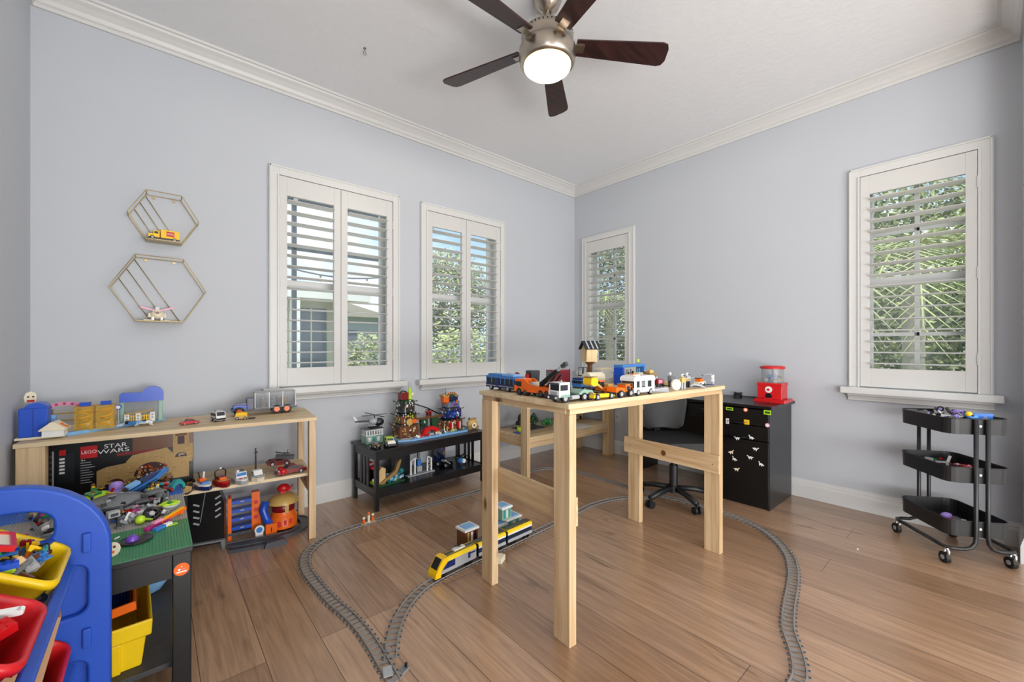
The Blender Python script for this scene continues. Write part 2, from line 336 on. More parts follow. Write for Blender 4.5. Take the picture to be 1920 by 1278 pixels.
# windows with plantation shutters, built facing -y with x along the wall, then turned for the right-hand wall
def window(idx, a, b_, split, toward):
    root = bpy.data.objects.new('window_%d' % idx, None); COL.objects.link(root); root['kind'] = 'structure'
    W = b_-a
    if toward == 'y': put(root, (a, 0, 0))
    else: put(root, (0, b_, 0), R(-90))    # local x runs along -y, local y points out through the wall
    A, B = 0, W
    f = MB(); cw = .063
    for (x0, x1) in ((A, A+cw), (B-cw, B)):
        f.box(x0, -.022, Z0, x1, 0, ZS, 'trim_white')
    f.box(A+cw, -.022, Z1, B-cw, 0, ZS, 'trim_white')
    for (x0, x1) in ((A+.004, A+.014), (B-.014, B-.004)): f.box(x0, -.027, Z0, x1, -.022, ZS-.004, 'trim_white')
    f.box(A+.004, -.027, ZS-.014, B-.004, -.022, ZS-.004, 'trim_white')
    for (x0, x1) in ((A+cw-.012, A+cw), (B-cw, B-cw+.012)): f.box(x0, -.030, Z0, x1, -.022, Z1, 'trim_white')
    # reveal linings
    f.box(A+.05, 0, Z0, A+.062, .2, Z1, 'trim_white'); f.box(B-.062, 0, Z0, B-.05, .2, Z1, 'trim_white')
    f.box(A+.05, 0, Z1-.002, B-.05, .2, Z1+.01, 'trim_white')
    f.build('window_frame', root, .0015)
    s = MB(); s.box(A-.04, -.075, Z0-.045, B+.04, 0, Z0, 'trim_white'); s.box(A+.05, 0, Z0-.03, B-.05, .2, Z0, 'trim_white')
    s.prism([(0, Z0-.045), (-.05, Z0-.045), (-.046, Z0-.058), (-.03, Z0-.066), (-.02, Z0-.084), (-.02, Z0-.095), (0, Z0-.095)], 'yz', A-.002, B+.002, 'trim_white')
    s.build('window_sill', root, .006, 3)
    # outer sash with rails and muntins, then the panes
    g = MB(); y0, y1 = .12, .155; c = .062
    g.box(A+c, y0, Z0, A+c+.05, y1, Z1, 'trim_white'); g.box(B-c-.05, y0, Z0, B-c, y1, Z1, 'trim_white')
    g.box(A+c, y0, Z0, B-c, y1, Z0+.06, 'trim_white'); g.box(A+c, y0, Z1-.05, B-c, y1, Z1, 'trim_white')
    g.box(A+c, y0-.01, 1.575, B-c, y1, 1.64, 'trim_white')
    if not split:
        g.box(W/2-.012, y0+.005, Z0, W/2+.012, y1-.005, Z1, 'trim_white')
        for z in (1.24, 1.95): g.box(A+c, y0+.005, z-.012, B-c, y1-.005, z+.012, 'trim_white')
    g.build('sash', root)
    MB().box(A+c, .136, Z0, B-c, .140, Z1, 'glass').build('pane', root)
    zt, zb = 2.212, 1.004
    if split: pan = [(A+.065, W/2-.0015), (W/2+.0015, B-.065)]
    else: pan = [(A+.065, B-.065)]
    for k, (x0, x1) in enumerate(pan):
        st = .049; p = MB()
        p.box(x0, -.020, Z0+.006, x0+st, .008, Z1-.004, 'shutter_white'); p.box(x1-st, -.020, Z0+.006, x1, .008, Z1-.004, 'shutter_white')
        p.box(x0+st, -.019, zt, x1-st, .007, Z1-.004, 'shutter_white'); p.box(x0+st, -.019, Z0+.006, x1-st, .007, zb, 'shutter_white')
        po = p.build('shutter_panel', root, .0012)
        q = MB(); tilt = R(0)
        for i in range(16):
            z = zb+.0345+i*.0757
            prof = []
            for j in range(12):
                t_ = 2*PI*j/12; u = .0445*math.cos(t_); v = .0052*math.sin(t_)
                tl = tilt if i < 8 else R(-3 if idx != 4 else -6)
                prof.append((-.006+u*math.cos(tl)-v*math.sin(tl), z+u*math.sin(tl)+v*math.cos(tl)))
            q.prism(prof, 'yz', x0+st+.001, x1-st-.001, 'shutter_white', True)
        q.build('louver', po)
        h = MB(); hx = (x0-.004 if k == 0 and split else x1-.004)
        for z in (1.08, 1.6, 2.15): h.cyl((hx+.004, -.024, z-.035), (hx+.004, -.024, z+.035), .004, 'shutter_white')
        h.build('hinge', po)
window(1, *WIN_A[0], True, 'y'); window(2, *WIN_A[1], True, 'y')
window(3, *WIN_B[0], False, 'x'); window(4, *WIN_B[1], False, 'x')

# ------------------------------------------------------------------ outside
def ext(name, mb, label, cat, group=None, kind=None):
    return tag(mb.build(name), label, cat, group, kind)
mat('lawn', '#74884a', .9, noise=.35, scale=3); mat('paver', '#e4dfd4', .8, noise=.1, scale=8); mat('stucco', '#ded6c6', .85, noise=.05)
mat('stucco_grey', '#aab0ba', .85); mat('leaf_bright', '#b5bb80', .6, noise=.3, scale=6); mat('leaf_olive', '#9c9c74', .6, noise=.35, scale=5)
mat('leaf_dark', '#6c7654', .6, noise=.35, scale=5); mat('bark', '#a39a8c', .9, noise=.25, scale=30, bump=.4); mat('bronze', '#4a4f58', .5); mat('fence_white', '#e4e2de', .5)
mat('roof_tile', '#b3a99c', .8, noise=.2, scale=20); mat('dark_window', '#757a8e', .3); mat('peach', '#dcd3c4', .8)
MB().box(-30, TH+.02, -.30, 30, 40, -.12, 'lawn').build('ground')['kind'] = 'structure'
MB().box(TH+.02, -30, -.30, 40, TH+.02, -.12, 'lawn').build('ground_side')['kind'] = 'structure'
MB().box(-9, TH+.02, -.12, 1.5, 6.2, -.05, 'paver').build('patio')['kind'] = 'structure'
MB().box(TH+.02, -8, -.12, 2.6, TH, -.05, 'paver').build('side_bounce_strip')['kind'] = 'structure'  # unseen pale strip added to bounce sunlight up under the louvers
rnd = random.Random(7)
def leaves(mb, c, rad, n, m, sz=.12, flat=.7, rg=rnd):
    for _ in range(n):
        th = rg.uniform(0, 2*PI); ph = math.acos(rg.uniform(-1, 1)); rr = rg.uniform(.55, 1)
        p = Vector((c[0]+rad[0]*rr*math.sin(ph)*math.cos(th), c[1]+rad[1]*rr*math.sin(ph)*math.sin(th), c[2]+rad[2]*rr*math.cos(ph)))
        d = Vector((rg.gauss(0, 1), rg.gauss(0, 1), rg.gauss(0, flat))).normalized()*sz*rg.uniform(.6, 1.3); e = d.orthogonal().normalized()*sz*.28
        mb.add([p, p+d*.5+e, p+d, p+d*.5-e], [(0, 1, 2, 3)], m if not isinstance(m, tuple) else rg.choice(m))
def shrub(name, label, c, rad, n, m, sz=.12, group=None):
    t = thing(name, label, 'shrub', (c[0], c[1], -.12), 0, group)
    f = MB(); leaves(f, (0, 0, rad[2]*.9), rad, n, m, sz); f.build('foliage', t)
    s = MB()
    for k in range(5): a = k*1.3; s.tube([(0, 0, 0), (rad[0]*.2*math.cos(a), rad[1]*.2*math.sin(a), rad[2]*.6), (rad[0]*.5*math.cos(a), rad[1]*.5*math.sin(a), rad[2]*1.2)], .02, 'bark')
    s.build('stem', t); return t
def tree(name, label, c, h, rad, n, m, group='trees beyond the garden', sz=.15):
    t = thing(name, label, 'tree', (c[0], c[1], -.12), 0, group)
    MB().tube([(0, 0, 0), (.08, .05, h*.4), (-.05, .1, h*.75), (0, 0, h)], .13, 'bark', 8).build('trunk', t)
    f = MB(); leaves(f, (0, 0, h), rad, n, m, sz); f.build('foliage', t); return t
def palm(label, c, h, nf=13, ln=2.2, m=('leaf_olive', 'leaf_bright'), seed=1):
    rg = random.Random(seed); t = thing('palm_tree', label, 'palm tree', (c[0], c[1], -.12), 0, 'palms outside the windows')
    tr = MB(); pts = [(0.02*math.sin(i), 0, h*i/8) for i in range(9)]; tr.tube(pts, .12, 'bark', 10)
    for i in range(12): tr.lathe([(.135, 0), (.12, h/13)], 'bark', (0, 0, h*i/12), 10)
    tr.build('trunk', t)
    for k in range(nf):
        a = 2*PI*k/nf+rg.uniform(-.2, .2); up = rg.uniform(.2, 1.1); fr = MB(); q = []
        for i in range(12):
            s = i/11; q.append(Vector((math.cos(a)*ln*s, math.sin(a)*ln*s, h+up*s*ln*.7-1.1*ln*.75*s*s)))
        fr.tube(q, .012, 'leaf_bright', 4)
        side = Vector((-math.sin(a), math.cos(a), 0)); mm = rg.choice(m)
        for i in range(1, 12):
            for u in (0, .5):
                p = q[i-1].lerp(q[i], u); w_ = .5*math.sin(PI*(.12+.85*i/12))+.08
                d = (q[i]-q[i-1]).normalized()
                for sg in (-1, 1):
                    e = p+side*sg*w_+d*.25-Vector((0, 0, .22)); fr.add([p, p+d*.035, e], [(0, 1, 2)], mm)
        fr.build('frond', t)
    return t
# neighbouring house across the garden
h1 = thing('neighbour_house', 'cream neighbouring house with white porch columns and dark glazing seen through the two-panel window', 'house', (-3.6, 8.6, -.12))
MB().box(-3.6, .9, 0, 4.1, 5, 2.8, 'peach').build('wall', h1)
MB().box(-4.1, .2, 2.8, 4.6, 5.4, 3.0, 'roof_tile').build('roof', h1)
MB().box(-4.1, 0, 2.55, 4.6, .3, 2.9, 'fence_white').build('porch_beam', h1)
for x in (-3.4, -2.2, -1.0, .2, 1.4, 2.6, 3.8): MB().box(x-.11, .02, 0, x+.11, .24, 2.55, 'fence_white').build('column', h1)
for x in (-2.9, -1.6, -.4, .8, 2.0, 3.2): MB().box(x-.42, .86, .15, x+.42, .9, 2.35, 'dark_window').box(x-.02, .84, .15, x+.02, .86, 2.35, 'fence_white').build('window_glazing', h1)
h2 = thing('grey_house', 'grey low house with a tiled roof beyond the shrub, seen through the second shutter panel', 'house', (3.5, 16, -.12))
MB().box(-3.4, 0, 0, 1.2, 4, 2.6, 'stucco_grey').build('wall', h2); MB().prism([(-3.8, 2.6), (1.6, 2.6), (-1.1, 3.3)], 'xz', -.4, 4.4, 'roof_tile').build('roof', h2)
for x in (-2.6, -.6): MB().box(x-.4, -.04, 1.0, x+.4, 0, 2.0, 'dark_window').build('window_glazing', h2)
# pool cage of bronze beams with a white gutter
pc = thing('pool_cage', 'dark bronze pool cage frame standing on the patio', 'pool cage', (0, 0, -.05))
for x in (-7.6, -5.2, -2.62, -2.28, -.1): MB().box(x-.028, 3.2, 0, x+.028, 3.26, 3.3, 'bronze').build('post', pc)
for z in (2.6, 3.27): MB().box(-7.6, 3.2, z-.03, -.1, 3.26, z+.03, 'bronze').build('beam', pc)
for x in (-5.2, -2.28, -.1): MB().tube([(x, 3.23, 3.25), (x+.2, 1.6, 3.9), (x+.4, .3, 4.1)], .03, 'fence_white').build('rafter', pc)
sl = thing('string_lights', 'cord of hanging bulbs slung across the patio', 'string lights', (0, 0, 0))
cp = [(-2.9+i*.22, 2.9, 2.06+.28*((i-6)/6)**2+.015*i) for i in range(13)]
MB().tube(cp, .012, 'grey').build('cord', sl)
for p in cp[1::3]: MB().sph((p[0], p[1], p[2]-.07), .03, 'cream').cyl((p[0], p[1], p[2]-.04), p, .012, 'grey').build('bulb', sl)
shrub('garden_shrub', 'leafy green shrub in front of the grey house, behind the wide window', (.3, 6.9), (.75, .6, .85), 1500, ('leaf_bright', 'leaf_dark', 'leaf_olive'), .13)
shrub('lime_shrub', 'bright lime shrub behind the narrower two-panel window', (2.5, 6.0), (1.3, .6, .95), 2200, ('leaf_bright', 'leaf_bright', 'leaf_olive'), .13)
tree('garden_tree', 'pale green tree standing behind the lime shrub', (4.4, 10.2), 3.0, (2.3, 1.6, 1.9), 11000, ('leaf_olive', 'leaf_bright', 'leaf_dark'))
fw = thing('garden_fence', 'dark panel fence at the far side of the garden', 'fence', (3.4, 7.4, -.12))
MB().box(-1.8, 0, 0, 3.2, .06, 1.15, 'stucco_grey').build('panel', fw)
for x in (-1.8, -.1, 1.6, 3.2): MB().box(x-.06, -.04, 0, x+.06, .1, 1.3, 'fence_white').build('post', fw)
# planting beside the right-hand wall
palm('tall palm with drooping olive fronds outside the tall window', (4.5, -2.5), 2.7, 15, 2.0, seed=3)
palm('palm with low fronds outside the corner window', (4.2, 2.5), 2.3, 14, 1.7, ('leaf_olive', 'leaf_dark'), 8)
tree('side_tree', 'broad olive tree beyond the tall palm', (9.2, -2.0), 2.7, (1.6, 3.0, 2.6), 16000, ('leaf_olive', 'leaf_dark', 'leaf_bright'), 'trees beyond the side palms')
tree('side_tree', 'tall dark tree behind the corner window palm', (8.2, 5.4), 2.7, (1.8, 2.6, 2.7), 16000, ('leaf_olive', 'leaf_dark'), 'trees beyond the side palms')
wl = thing('side_house', 'pale stucco neighbouring house behind the side planting', 'house', (13.5, -2, -.12))
MB().box(0, -7, 0, 3, 8, 3.0, 'stucco').build('wall', wl); MB().box(-.4, -7.4, 3.0, 3.4, 8.4, 3.3, 'roof_tile').build('roof', wl)

# ------------------------------------------------------------------ ceiling fan, hook, outlets
fan = thing('ceiling_fan', 'brushed nickel ceiling fan with five dark wooden blades and a lit globe', 'ceiling fan', (FANX, FANY, 0))
MB().lathe([(.02, ZC), (.075, ZC), (.078, ZC-.02), (.06, ZC-.06), (.022, ZC-.085)], 'nickel', n=40).build('canopy', fan)
MB().cyl((0, 0, 2.84), (0, 0, ZC-.08), .0135, 'nickel').build('downrod', fan)
hs = MB().lathe([(.02, 2.865), (.05, 2.855), (.11, 2.835), (.135, 2.815), (.138, 2.79), (.138, 2.745), (.142, 2.742), (.150, 2.735), (.152, 2.70), (.146, 2.665), (.136, 2.65), (.128, 2.65)], 'nickel', n=56).build('motor_housing', fan)
vt = MB()
for k in range(40):
    a = 2*PI*k/40; vt.rbox((.1365*math.cos(a), .1365*math.sin(a), 2.806), (.004, .006, .005), (0, 0, a), 'black')
vt.build('vent', hs)
MB().lathe([(.127, 2.655), (.122, 2.637), (.105, 2.622), (.07, 2.611), (.03, 2.606), (.001, 2.605)], 'globe', n=48).build('globe', fan)
for k in range(5):
    a = R(-34.5+72*k); bl = MB()
    bl.T = Matrix.Rotation(a, 4, 'Z') @ Matrix.Translation((0, 0, 2.762)) @ Matrix.Rotation(R(-13), 4, 'X')
    outl = [(.155, -.045), (.62, -.068), (.648, -.060), (.662, -.035), (.672, .035), (.660, .062), (.635, .070), (.155, .047)]
    bl.prism(outl, 'xy', -.004, .004, 'blade_wood'); bo = bl.build('blade', fan, .001)
    br_ = MB(); br_.T = bl.T; br_.box(.10, -.022, -.010, .20, .022, -.004, 'nickel'); br_.build('blade_iron', bo)
hk = at(684, 90, ZC)
k_ = MB().cyl((0, 0, 0), (0, 0, -.004), .009, 'grey').cyl((0, 0, -.004), (0, 0, -.022), .0025, 'grey')
k_.tube([(.009*math.sin(a), .009*math.cos(a)*.3, -.033+.0115*math.cos(a)) for a in [R(20+i*26) for i in range(13)]], .0022, 'grey')
tag(put(k_.build('ceiling_hook'), hk), 'small grey metal screw hook in the ceiling', 'hook')
def outlet(label, loc, rz):
    t = thing('wall_outlet', label, 'outlet', loc, rz)
    MB().box(-.036, -.007, -.058, .036, 0, .058, 'trim_white').build('cover_plate', t, .002)
    MB().cyl((0, -.0075, 0), (0, -.011, 0), .008, 'nickel').cyl((0, -.011, 0), (0, -.016, 0), .004, 'black').build('socket', t)
outlet('white coaxial outlet plate low on the wall beside the desk', (0, -.607, .395), R(-90))

# ------------------------------------------------------------------ work table in the middle
wt = thing('work_table', 'tall plain pine work table covered with toy vehicles', 'table', (-2.573, -2.183, 0), R(-3.4))
TZ = .937
MB().box(-.012, -.008, TZ-.019, 1.218, .618, TZ, 'ply').build('tabletop', wt, .001)
MB().box(.004, .002, TZ-.042, 1.205, .022, TZ-.0195, 'pine_x').box(.004, .59, TZ-.042, 1.205, .61, TZ-.0195, 'pine_x').box(0, .022, TZ-.042, .02, .59, TZ-.0195, 'pine_y').box(1.185, .022, TZ-.042, 1.205, .59, TZ-.0195, 'pine_y').build('apron', wt)
for x, y in ((0, 0), (0, .522), (1.172, 0), (1.172, .522)):
    MB().box(x, y, 0, x+.038, y+.089, TZ-.0425, 'pine_z').build('leg', wt, .0025)
cb = MB().box(.0385, .01, .452, .0575, .605, .565, 'pine_y').build('crossbar', wt, .0015)
cb2 = MB().box(1.1525, -.005, .452, 1.1715, .63, .553, 'pine_y'); cb2.cyl((1.152, .335, .5), (1.1515, .335, .5), .017, 'brown').cyl((1.152, .03, .5), (1.151, .03, .5), .003, 'black').cyl((1.152, .58, .5), (1.151, .58, .5), .003, 'black')
cb2.build('crossbar', wt, .0015)

# ------------------------------------------------------------------ wall shelf unit under the hexagon shelves
su = thing('shelf_table', 'long pine shelf table against the back wall below the hexagon shelves', 'table', (-3.034, -.575, 0), R(180-5.5))
SZ, SM = .73, .387
# local x runs away to the left along the wall, local y points towards the room, so the unit extends to -y
SUW = 1.215; SUD = .47
MB().box(0, -SUD, SZ-.02, SUW, 0, SZ, 'ply').build('tabletop', su, .001)
for x, y in ((.004, -.052), (.004, -SUD+.005), (SUW-.095, -.052), (SUW-.095, -SUD+.005)):
    MB().box(x, y, 0, x+(.038 if x < .1 else .089), y+.047, SZ-.0205, 'pine_z').build('leg', su, .002)
MB().box(.02, -SUD+.03, SM-.018, SUW-.01, -.054, SM, 'ply').build('shelf', su, .001)
for x in (.006, SUW-.06): MB().box(x+.001, -SUD+.053, SM-.108, x+.037, -.0535, SM-.0185, 'pine_y').build('rail', su, .0015)
def sup(px, py, z): return at(px, py, z)

# black slatted bench
bn = thing('slatted_bench', 'black low bench with slatted ends and a lower shelf below the windows', 'bench', (-2.612, -.437, 0), R(3))
BZ = .43; BL = .99; BD = .385
MB().box(-.01, -.01, BZ-.018, BL+.01, BD+.01, BZ, 'black_paint').build('top', bn, .003)
MB().box(.025, .003, BZ-.075, BL-.025, .02, BZ-.0185, 'black_paint').box(.025, BD-.02, BZ-.075, BL-.025, BD-.003, BZ-.0185, 'black_paint').build('apron', bn, .001)
for x in (0, BL-.028):
    for y in (0, BD-.028): MB().box(x, y, 0, x+.028, y+.028, BZ-.0185, 'black_paint').build('leg', bn, .002)
    for z0_, z1_ in ((BZ-.075, BZ-.019), (.095, .15)): MB().box(x+.005, .0285, z0_, x+.023, BD-.0285, z1_, 'black_paint').build('end_rail', bn)
    for k in range(3):
        y = .135+k*.055; MB().box(x+.009, y, .1505, x+.019, y+.03, BZ-.0755, 'black_paint').build('slat', bn, .001)
MB().box(.0285, .004, .09, BL-.0285, .022, .145, 'black_paint').box(.0285, BD-.022, .09, BL-.0285, BD-.004, .145, 'black_paint').build('shelf_rail', bn, .001)
MB().box(.0285, .0225, .13, BL-.0285, BD-.0225, .146, 'black_paint').build('shelf', bn, .001)
BSZ = .146

# low pine table in the corner
lt = thing('corner_table', 'low knotty pine table in the room corner behind the tall table', 'table', (-1.310, -.585, 0), R(-.5))
LZ = .625
MB().box(0, -.0, LZ-.02, 1.26, .52, LZ, 'ply').build('tabletop', lt, .001)
for x, y in ((.001, .002), (1.17, .002), (.001, .43), (1.17, .43)): MB().box(x, y, 0, x+(.038 if x < .5 else .089), y+.086, LZ-.0205, 'pine_z').build('leg', lt, .002)
MB().box(.039, .01, .332, 1.169, .50, .35, 'ply').build('shelf', lt, .001)
for y in (.012, .47): MB().box(.0395, y, .255, 1.1685, y+.03, .3315, 'pine_x').build('rail', lt, .001)
for x in (.04, 1.13): MB().box(x, .043, .245, x+.036, .469, .3315, 'pine_y').build('end_rail', lt, .001)

# desk
dk = thing('desk', 'black desk with a drawer pedestal against the blue-grey wall', 'desk', (-.513, -2.222, 0))
DZ = .735
MB().box(-.018, -.02, DZ-.022, .495, 1.165, DZ, 'desk_black').build('desktop', dk, .003)
MB().box(0, 0, 0, .48, .018, DZ-.0225, 'desk_side').box(0, .402, 0, .48, .42, DZ-.0225, 'desk_black').box(.46, .0185, 0, .478, .4015, DZ-.0225, 'desk_black').box(.01, .0185, .0, .46, .4015, .04, 'desk_black').build('pedestal', dk, .001)
MB().box(0, 1.127, 0, .48, 1.145, DZ-.0225, 'desk_black').build('side_panel', dk, .001)
MB().box(.40, .4205, .30, .418, 1.1265, DZ-.0225, 'desk_black').build('back_panel', dk)
for z0, z1 in ((.59, .705), (.485, .583)):
    d = MB().box(-.016, .004, z0, -.0005, .416, z1, 'desk_black').build('drawer', dk, .0015)
    MB().tube([(-.017, .15, z0+.012), (-.03, .17, z0+.010), (-.03, .25, z0+.010), (-.017, .27, z0+.012)], .003, 'desk_black').build('handle', d)
MB().box(-.016, .004, .045, -.0005, .416, .477, 'desk_black').build('door', dk, .0015)
MB().box(-.002, .4205, .60, .012, 1.1265, .70, 'desk_black').build('pencil_drawer', dk, .001)
def on_desk(px, py):   # the point of the desk's front that the photograph shows here
    a = (px-960)/FPX; d = (_F[0]+a*_R[0], _F[1]+a*_R[1]); t_ = (-.5305-CAMX)/d[0]
    return (-.5305, CAMY+t_*d[1], CAMH-t_*(py-648)/FPX)
DINO = [(-.018, .002), (-.010, .006), (-.004, .009), (.003, .009), (.008, .006), (.010, .013), (.015, .016), (.019, .013), (.014, .010), (.012, .003), (.009, -.002), (.009, -.009), (.006, -.009), (.005, -.003), (-.003, -.003), (-.004, -.009), (-.007, -.009), (-.007, -.002)]
dl = ['high on the pedestal door', 'with a long neck at the top of the pedestal door', 'with a raised tail in the middle of the pedestal door', 'brown-spotted, by the inner edge of the door', 'curled, below the brown-spotted one', 'in the centre of the pedestal door', 'nearest the outer edge of the door', 'lowest on the pedestal door']
for i, (px, py) in enumerate([(1383, 822), (1409, 821), (1416, 842), (1371, 848), (1377, 861), (1407, 858), (1427, 871), (1381, 880)]):
    p = on_desk(px, py); fl = -1 if i in (2, 3, 7) else 1
    o = MB().prism([(u*fl*1.2, v*1.2) for u, v in (DINO if fl > 0 else DINO[::-1])], 'yz', -.0012, 0, 'white' if i not in (3, 7) else 'cream').build('dinosaur_magnet')
    put(o, p, 0, (R((-14, 8, 12, -10, 20, -8, 16, 4)[i]), 0, 0)); tag(o, 'small pale dinosaur magnet ' + dl[i], 'magnet', 'dinosaur magnets on the desk pedestal')
for i, (px, py, c, w_, h_, lb) in enumerate([(1368, 766, 'lime', .05, .022, 'green strip magnet on the upper drawer'), (1398, 768, 'orange', 0, .015, 'round orange and white magnet on the upper drawer'),
        (1439, 773, 'lime', .045, .03, 'yellow-green rectangular magnet at the outer end of the upper drawer'), (1400, 791, 'yellow', .036, .034, 'square yellow magnet on the lower drawer'),
        (1439, 797, 'pink', 0, .015, 'round pink magnet on the lower drawer'), (1364, 789, 'white', .022, .04, 'white figure magnet at the inner end of the lower drawer')]):
    p = on_desk(px, py); mb = MB()
    if w_: mb.box(-.0015, -w_/2, -h_/2, 0, w_/2, h_/2, c); mb.box(-.002, -w_/2+.006, -h_/4, -.0014, w_/2-.006, h_/4, 'dark_green' if c == 'lime' else 'gold')
    else: mb.cyl((0, 0, 0), (-.0015, 0, 0), h_, c, n=20); mb.cyl((-.0015, 0, 0), (-.0022, 0, 0), h_*.6, 'white', n=16)
    tag(put(mb.build('magnet'), p), lb, 'magnet', 'coloured magnets on the desk drawers')

# candy machine
cm = thing('candy_dispenser', 'red gumball-style candy dispenser with a clear bowl on the desk corner', 'candy dispenser', (-.19, -2.135, DZ), R(2))
MB().prism([(-.10, -.115), (.10, -.115), (.10, .095), (-.10, .095)], 'xy', 0, .022, 'red').build('foot_tray', cm, .006)
MB().box(-.075, -.085, .022, .075, .075, .135, 'red').box(-.079, -.089, .125, .079, .079, .145, 'red').build('body', cm, .003)
MB().cyl((-.0765, 0, .095), (-.080, 0, .095), .024, 'white', n=24).cyl((-.080, 0, .095), (-.088, 0, .095), .009, 'red').build('dial', cm)
MB().cyl((-.076, 0, .045), (-.079, 0, .045), .022, 'black', n=20).box(-.105, -.024, .0225, -.079, .024, .034, 'red').build('chute', cm)
MB().lathe([(.072, .146), (.074, .25)], 'clear_plastic', (0, -.005, 0), 40).build('bowl', cm)
MB().lathe([(.082, .25), (.086, .262), (.07, .272), (.01, .274)], 'red', (0, -.005, 0), 40).cyl((0, -.005, .146), (0, -.005, .25), .004, 'dark_blue').build('lid', cm)
rg = random.Random(4)
for i in range(12):
    a = rg.uniform(0, 6.28); r_ = .022+.03*(i % 2); c = ('blue', 'white', 'lavender', 'yellow', 'mid_blue', 'light_grey')[i % 6]
    o = MB().rbox((0, 0, 0), (.03, .012, .02), (rg.uniform(-1, 1), .3, a), c).build('wrapped_candy')
    tag(put(o, (-.19+r_*math.cos(a), -2.14+r_*math.sin(a), DZ+.162+.016*(i//4))), 'wrapped %s candy inside the clear dispenser bowl' % c.replace('_', ' '), 'candy', 'candies in the dispenser bowl')
cc = at(1383, 741, DZ+.012); cb_ = MB()
for k in range(5):
    cb_.tube([(.034*math.cos(a)*(1-.06*k)+.003*k, .03*math.sin(a), .006+.007*k+.004*math.sin(2*a+k)) for a in [2*PI*i/18 for i in range(18)]], .0028, 'black', 6, True)
cb_.tube([(.03, 0, .012), (.06, -.04, .004), (.07, -.10, .0035), (.04, -.16, .0035)], .0028, 'black')
tag(put(cb_.build('cable_coil'), (cc.x, cc.y, DZ)), 'coiled black cable lying on the desk', 'cable')

# office chair, facing away from the windows
ch = thing('office_chair', 'black swivel office chair with armrests tucked by the desk', 'chair', (-.83, -1.68, 0), R(141), sc=1.0)
# local +y is the front of the seat
MB().prism([(-.215, -.20), (-.18, -.23), (.18, -.23), (.215, -.20), (.235, .10), (.20, .21), (.12, .235), (-.12, .235), (-.20, .21), (-.235, .10)], 'xy', .41, .48, 'leather').build('seat', ch, .03, 4)
bk = MB(); rows = []
for (z, w_, y) in ((.497, .11, -.235), (.52, .17, -.24), (.62, .195, -.255), (.70, .21, -.262), (.78, .205, -.265), (.84, .18, -.268), (.87, .12, -.27)): rows.append((z, w_, y))
vs = []; NR = 15
for (z, w_, y) in rows:
    for i in range(NR): u = -1+2*i/(NR-1); vs.append((u*w_, y+.05*u*u*-.0+.045*u*u, z))
for (z, w_, y) in rows:
    for i in range(NR): u = -1+2*i/(NR-1); vs.append((u*w_*.97, y+.045*u*u-.055+.03*abs(u)**3, z))
K = NR*len(rows); fs = []
for r_ in range(len(rows)-1):
    for i in range(NR-1):
        a = r_*NR+i; fs.append((a, a+NR, a+NR+1, a+1)); a += K; fs.append((a, a+1, a+NR+1, a+NR))
for i in range(NR-1):
    fs.append((i, i+1, K+i+1, K+i)); a = (len(rows)-1)*NR+i; fs.append((a, K+a, K+a+1, a+1))
for r_ in range(len(rows)-1):
    a = r_*NR; fs.append((a, K+a, K+a+NR, a+NR)); a = r_*NR+NR-1; fs.append((a, a+NR, K+a+NR, K+a))
bk.add(vs, fs, 'leather', True); bo = bk.build('backrest', ch, .012, 3)
_b = bmesh.new(); _b.from_mesh(bo.data); bmesh.ops.recalc_face_normals(_b, faces=_b.faces[:]); _b.to_mesh(bo.data); _b.free()
MB().tube([(0, -.06, .40), (0, -.26, .40), (0, -.315, .46), (0, -.31, .60)], .022, 'chair_plastic', 10).build('back_bracket', ch)
for s in (-1, 1):
    ah = .70 if s > 0 else .645
    ar = MB(); ar.tube([(s*.20, .02, .405), (s*.27, .02, .42), (s*.285, .02, .50), (s*.285, .0, ah)], .020, 'chair_plastic', 10)
    for k in range(8): ar.box(s*.285-.026, -.026+.02, .50+k*.017, s*.285+.026, .028, .506+k*.017, 'chair_plastic')
    a_ = ar.build('armrest', ch)
    MB().prism([(s*.285-.035, -.13), (s*.285+.035, -.13), (s*.285+.045, .05), (s*.285+.03, .11), (s*.285-.03, .11), (s*.285-.045, .05)], 'xy', ah, ah+.028, 'chair_plastic').build('arm_pad', a_, .01, 3)
MB().box(-.10, -.10, .385, .10, .10, .4095, 'chair_plastic').tube([(.1, .02, .39), (.2, .05, .385), (.25, .06, .38)], .006, 'black').build('tilt_mechanism', ch)
MB().cyl((0, 0, .09), (0, 0, .27), .030, 'chair_plastic').cyl((0, 0, .27), (0, 0, .385), .018, 'black').build('gas_column', ch)
bs_ = MB().cyl((0, 0, .07), (0, 0, .115), .045, 'chair_plastic')
CA = [R(30+72*k) for k in range(5)]
for a in CA:
    c_, s_ = math.cos(a), math.sin(a); bs_.tube([(c_*.03, s_*.03, .098), (c_*.15, s_*.15, .092), (c_*.26, s_*.26, .070)], .020, 'chair_plastic', 8)
bs_.build('base', ch)
for a in CA:
    c_, s_ = math.cos(a)*.26, math.sin(a)*.26; cst = MB().cyl((c_, s_, .045), (c_, s_, .072), .008, 'black')
    for q in (-.017, .017): cst.cyl((c_-math.sin(a)*(q-.008), s_+math.cos(a)*(q-.008), .026), (c_-math.sin(a)*(q+.008), s_+math.cos(a)*(q+.008), .026), .026, 'rubber', n=18)
    cst.build('caster', ch)

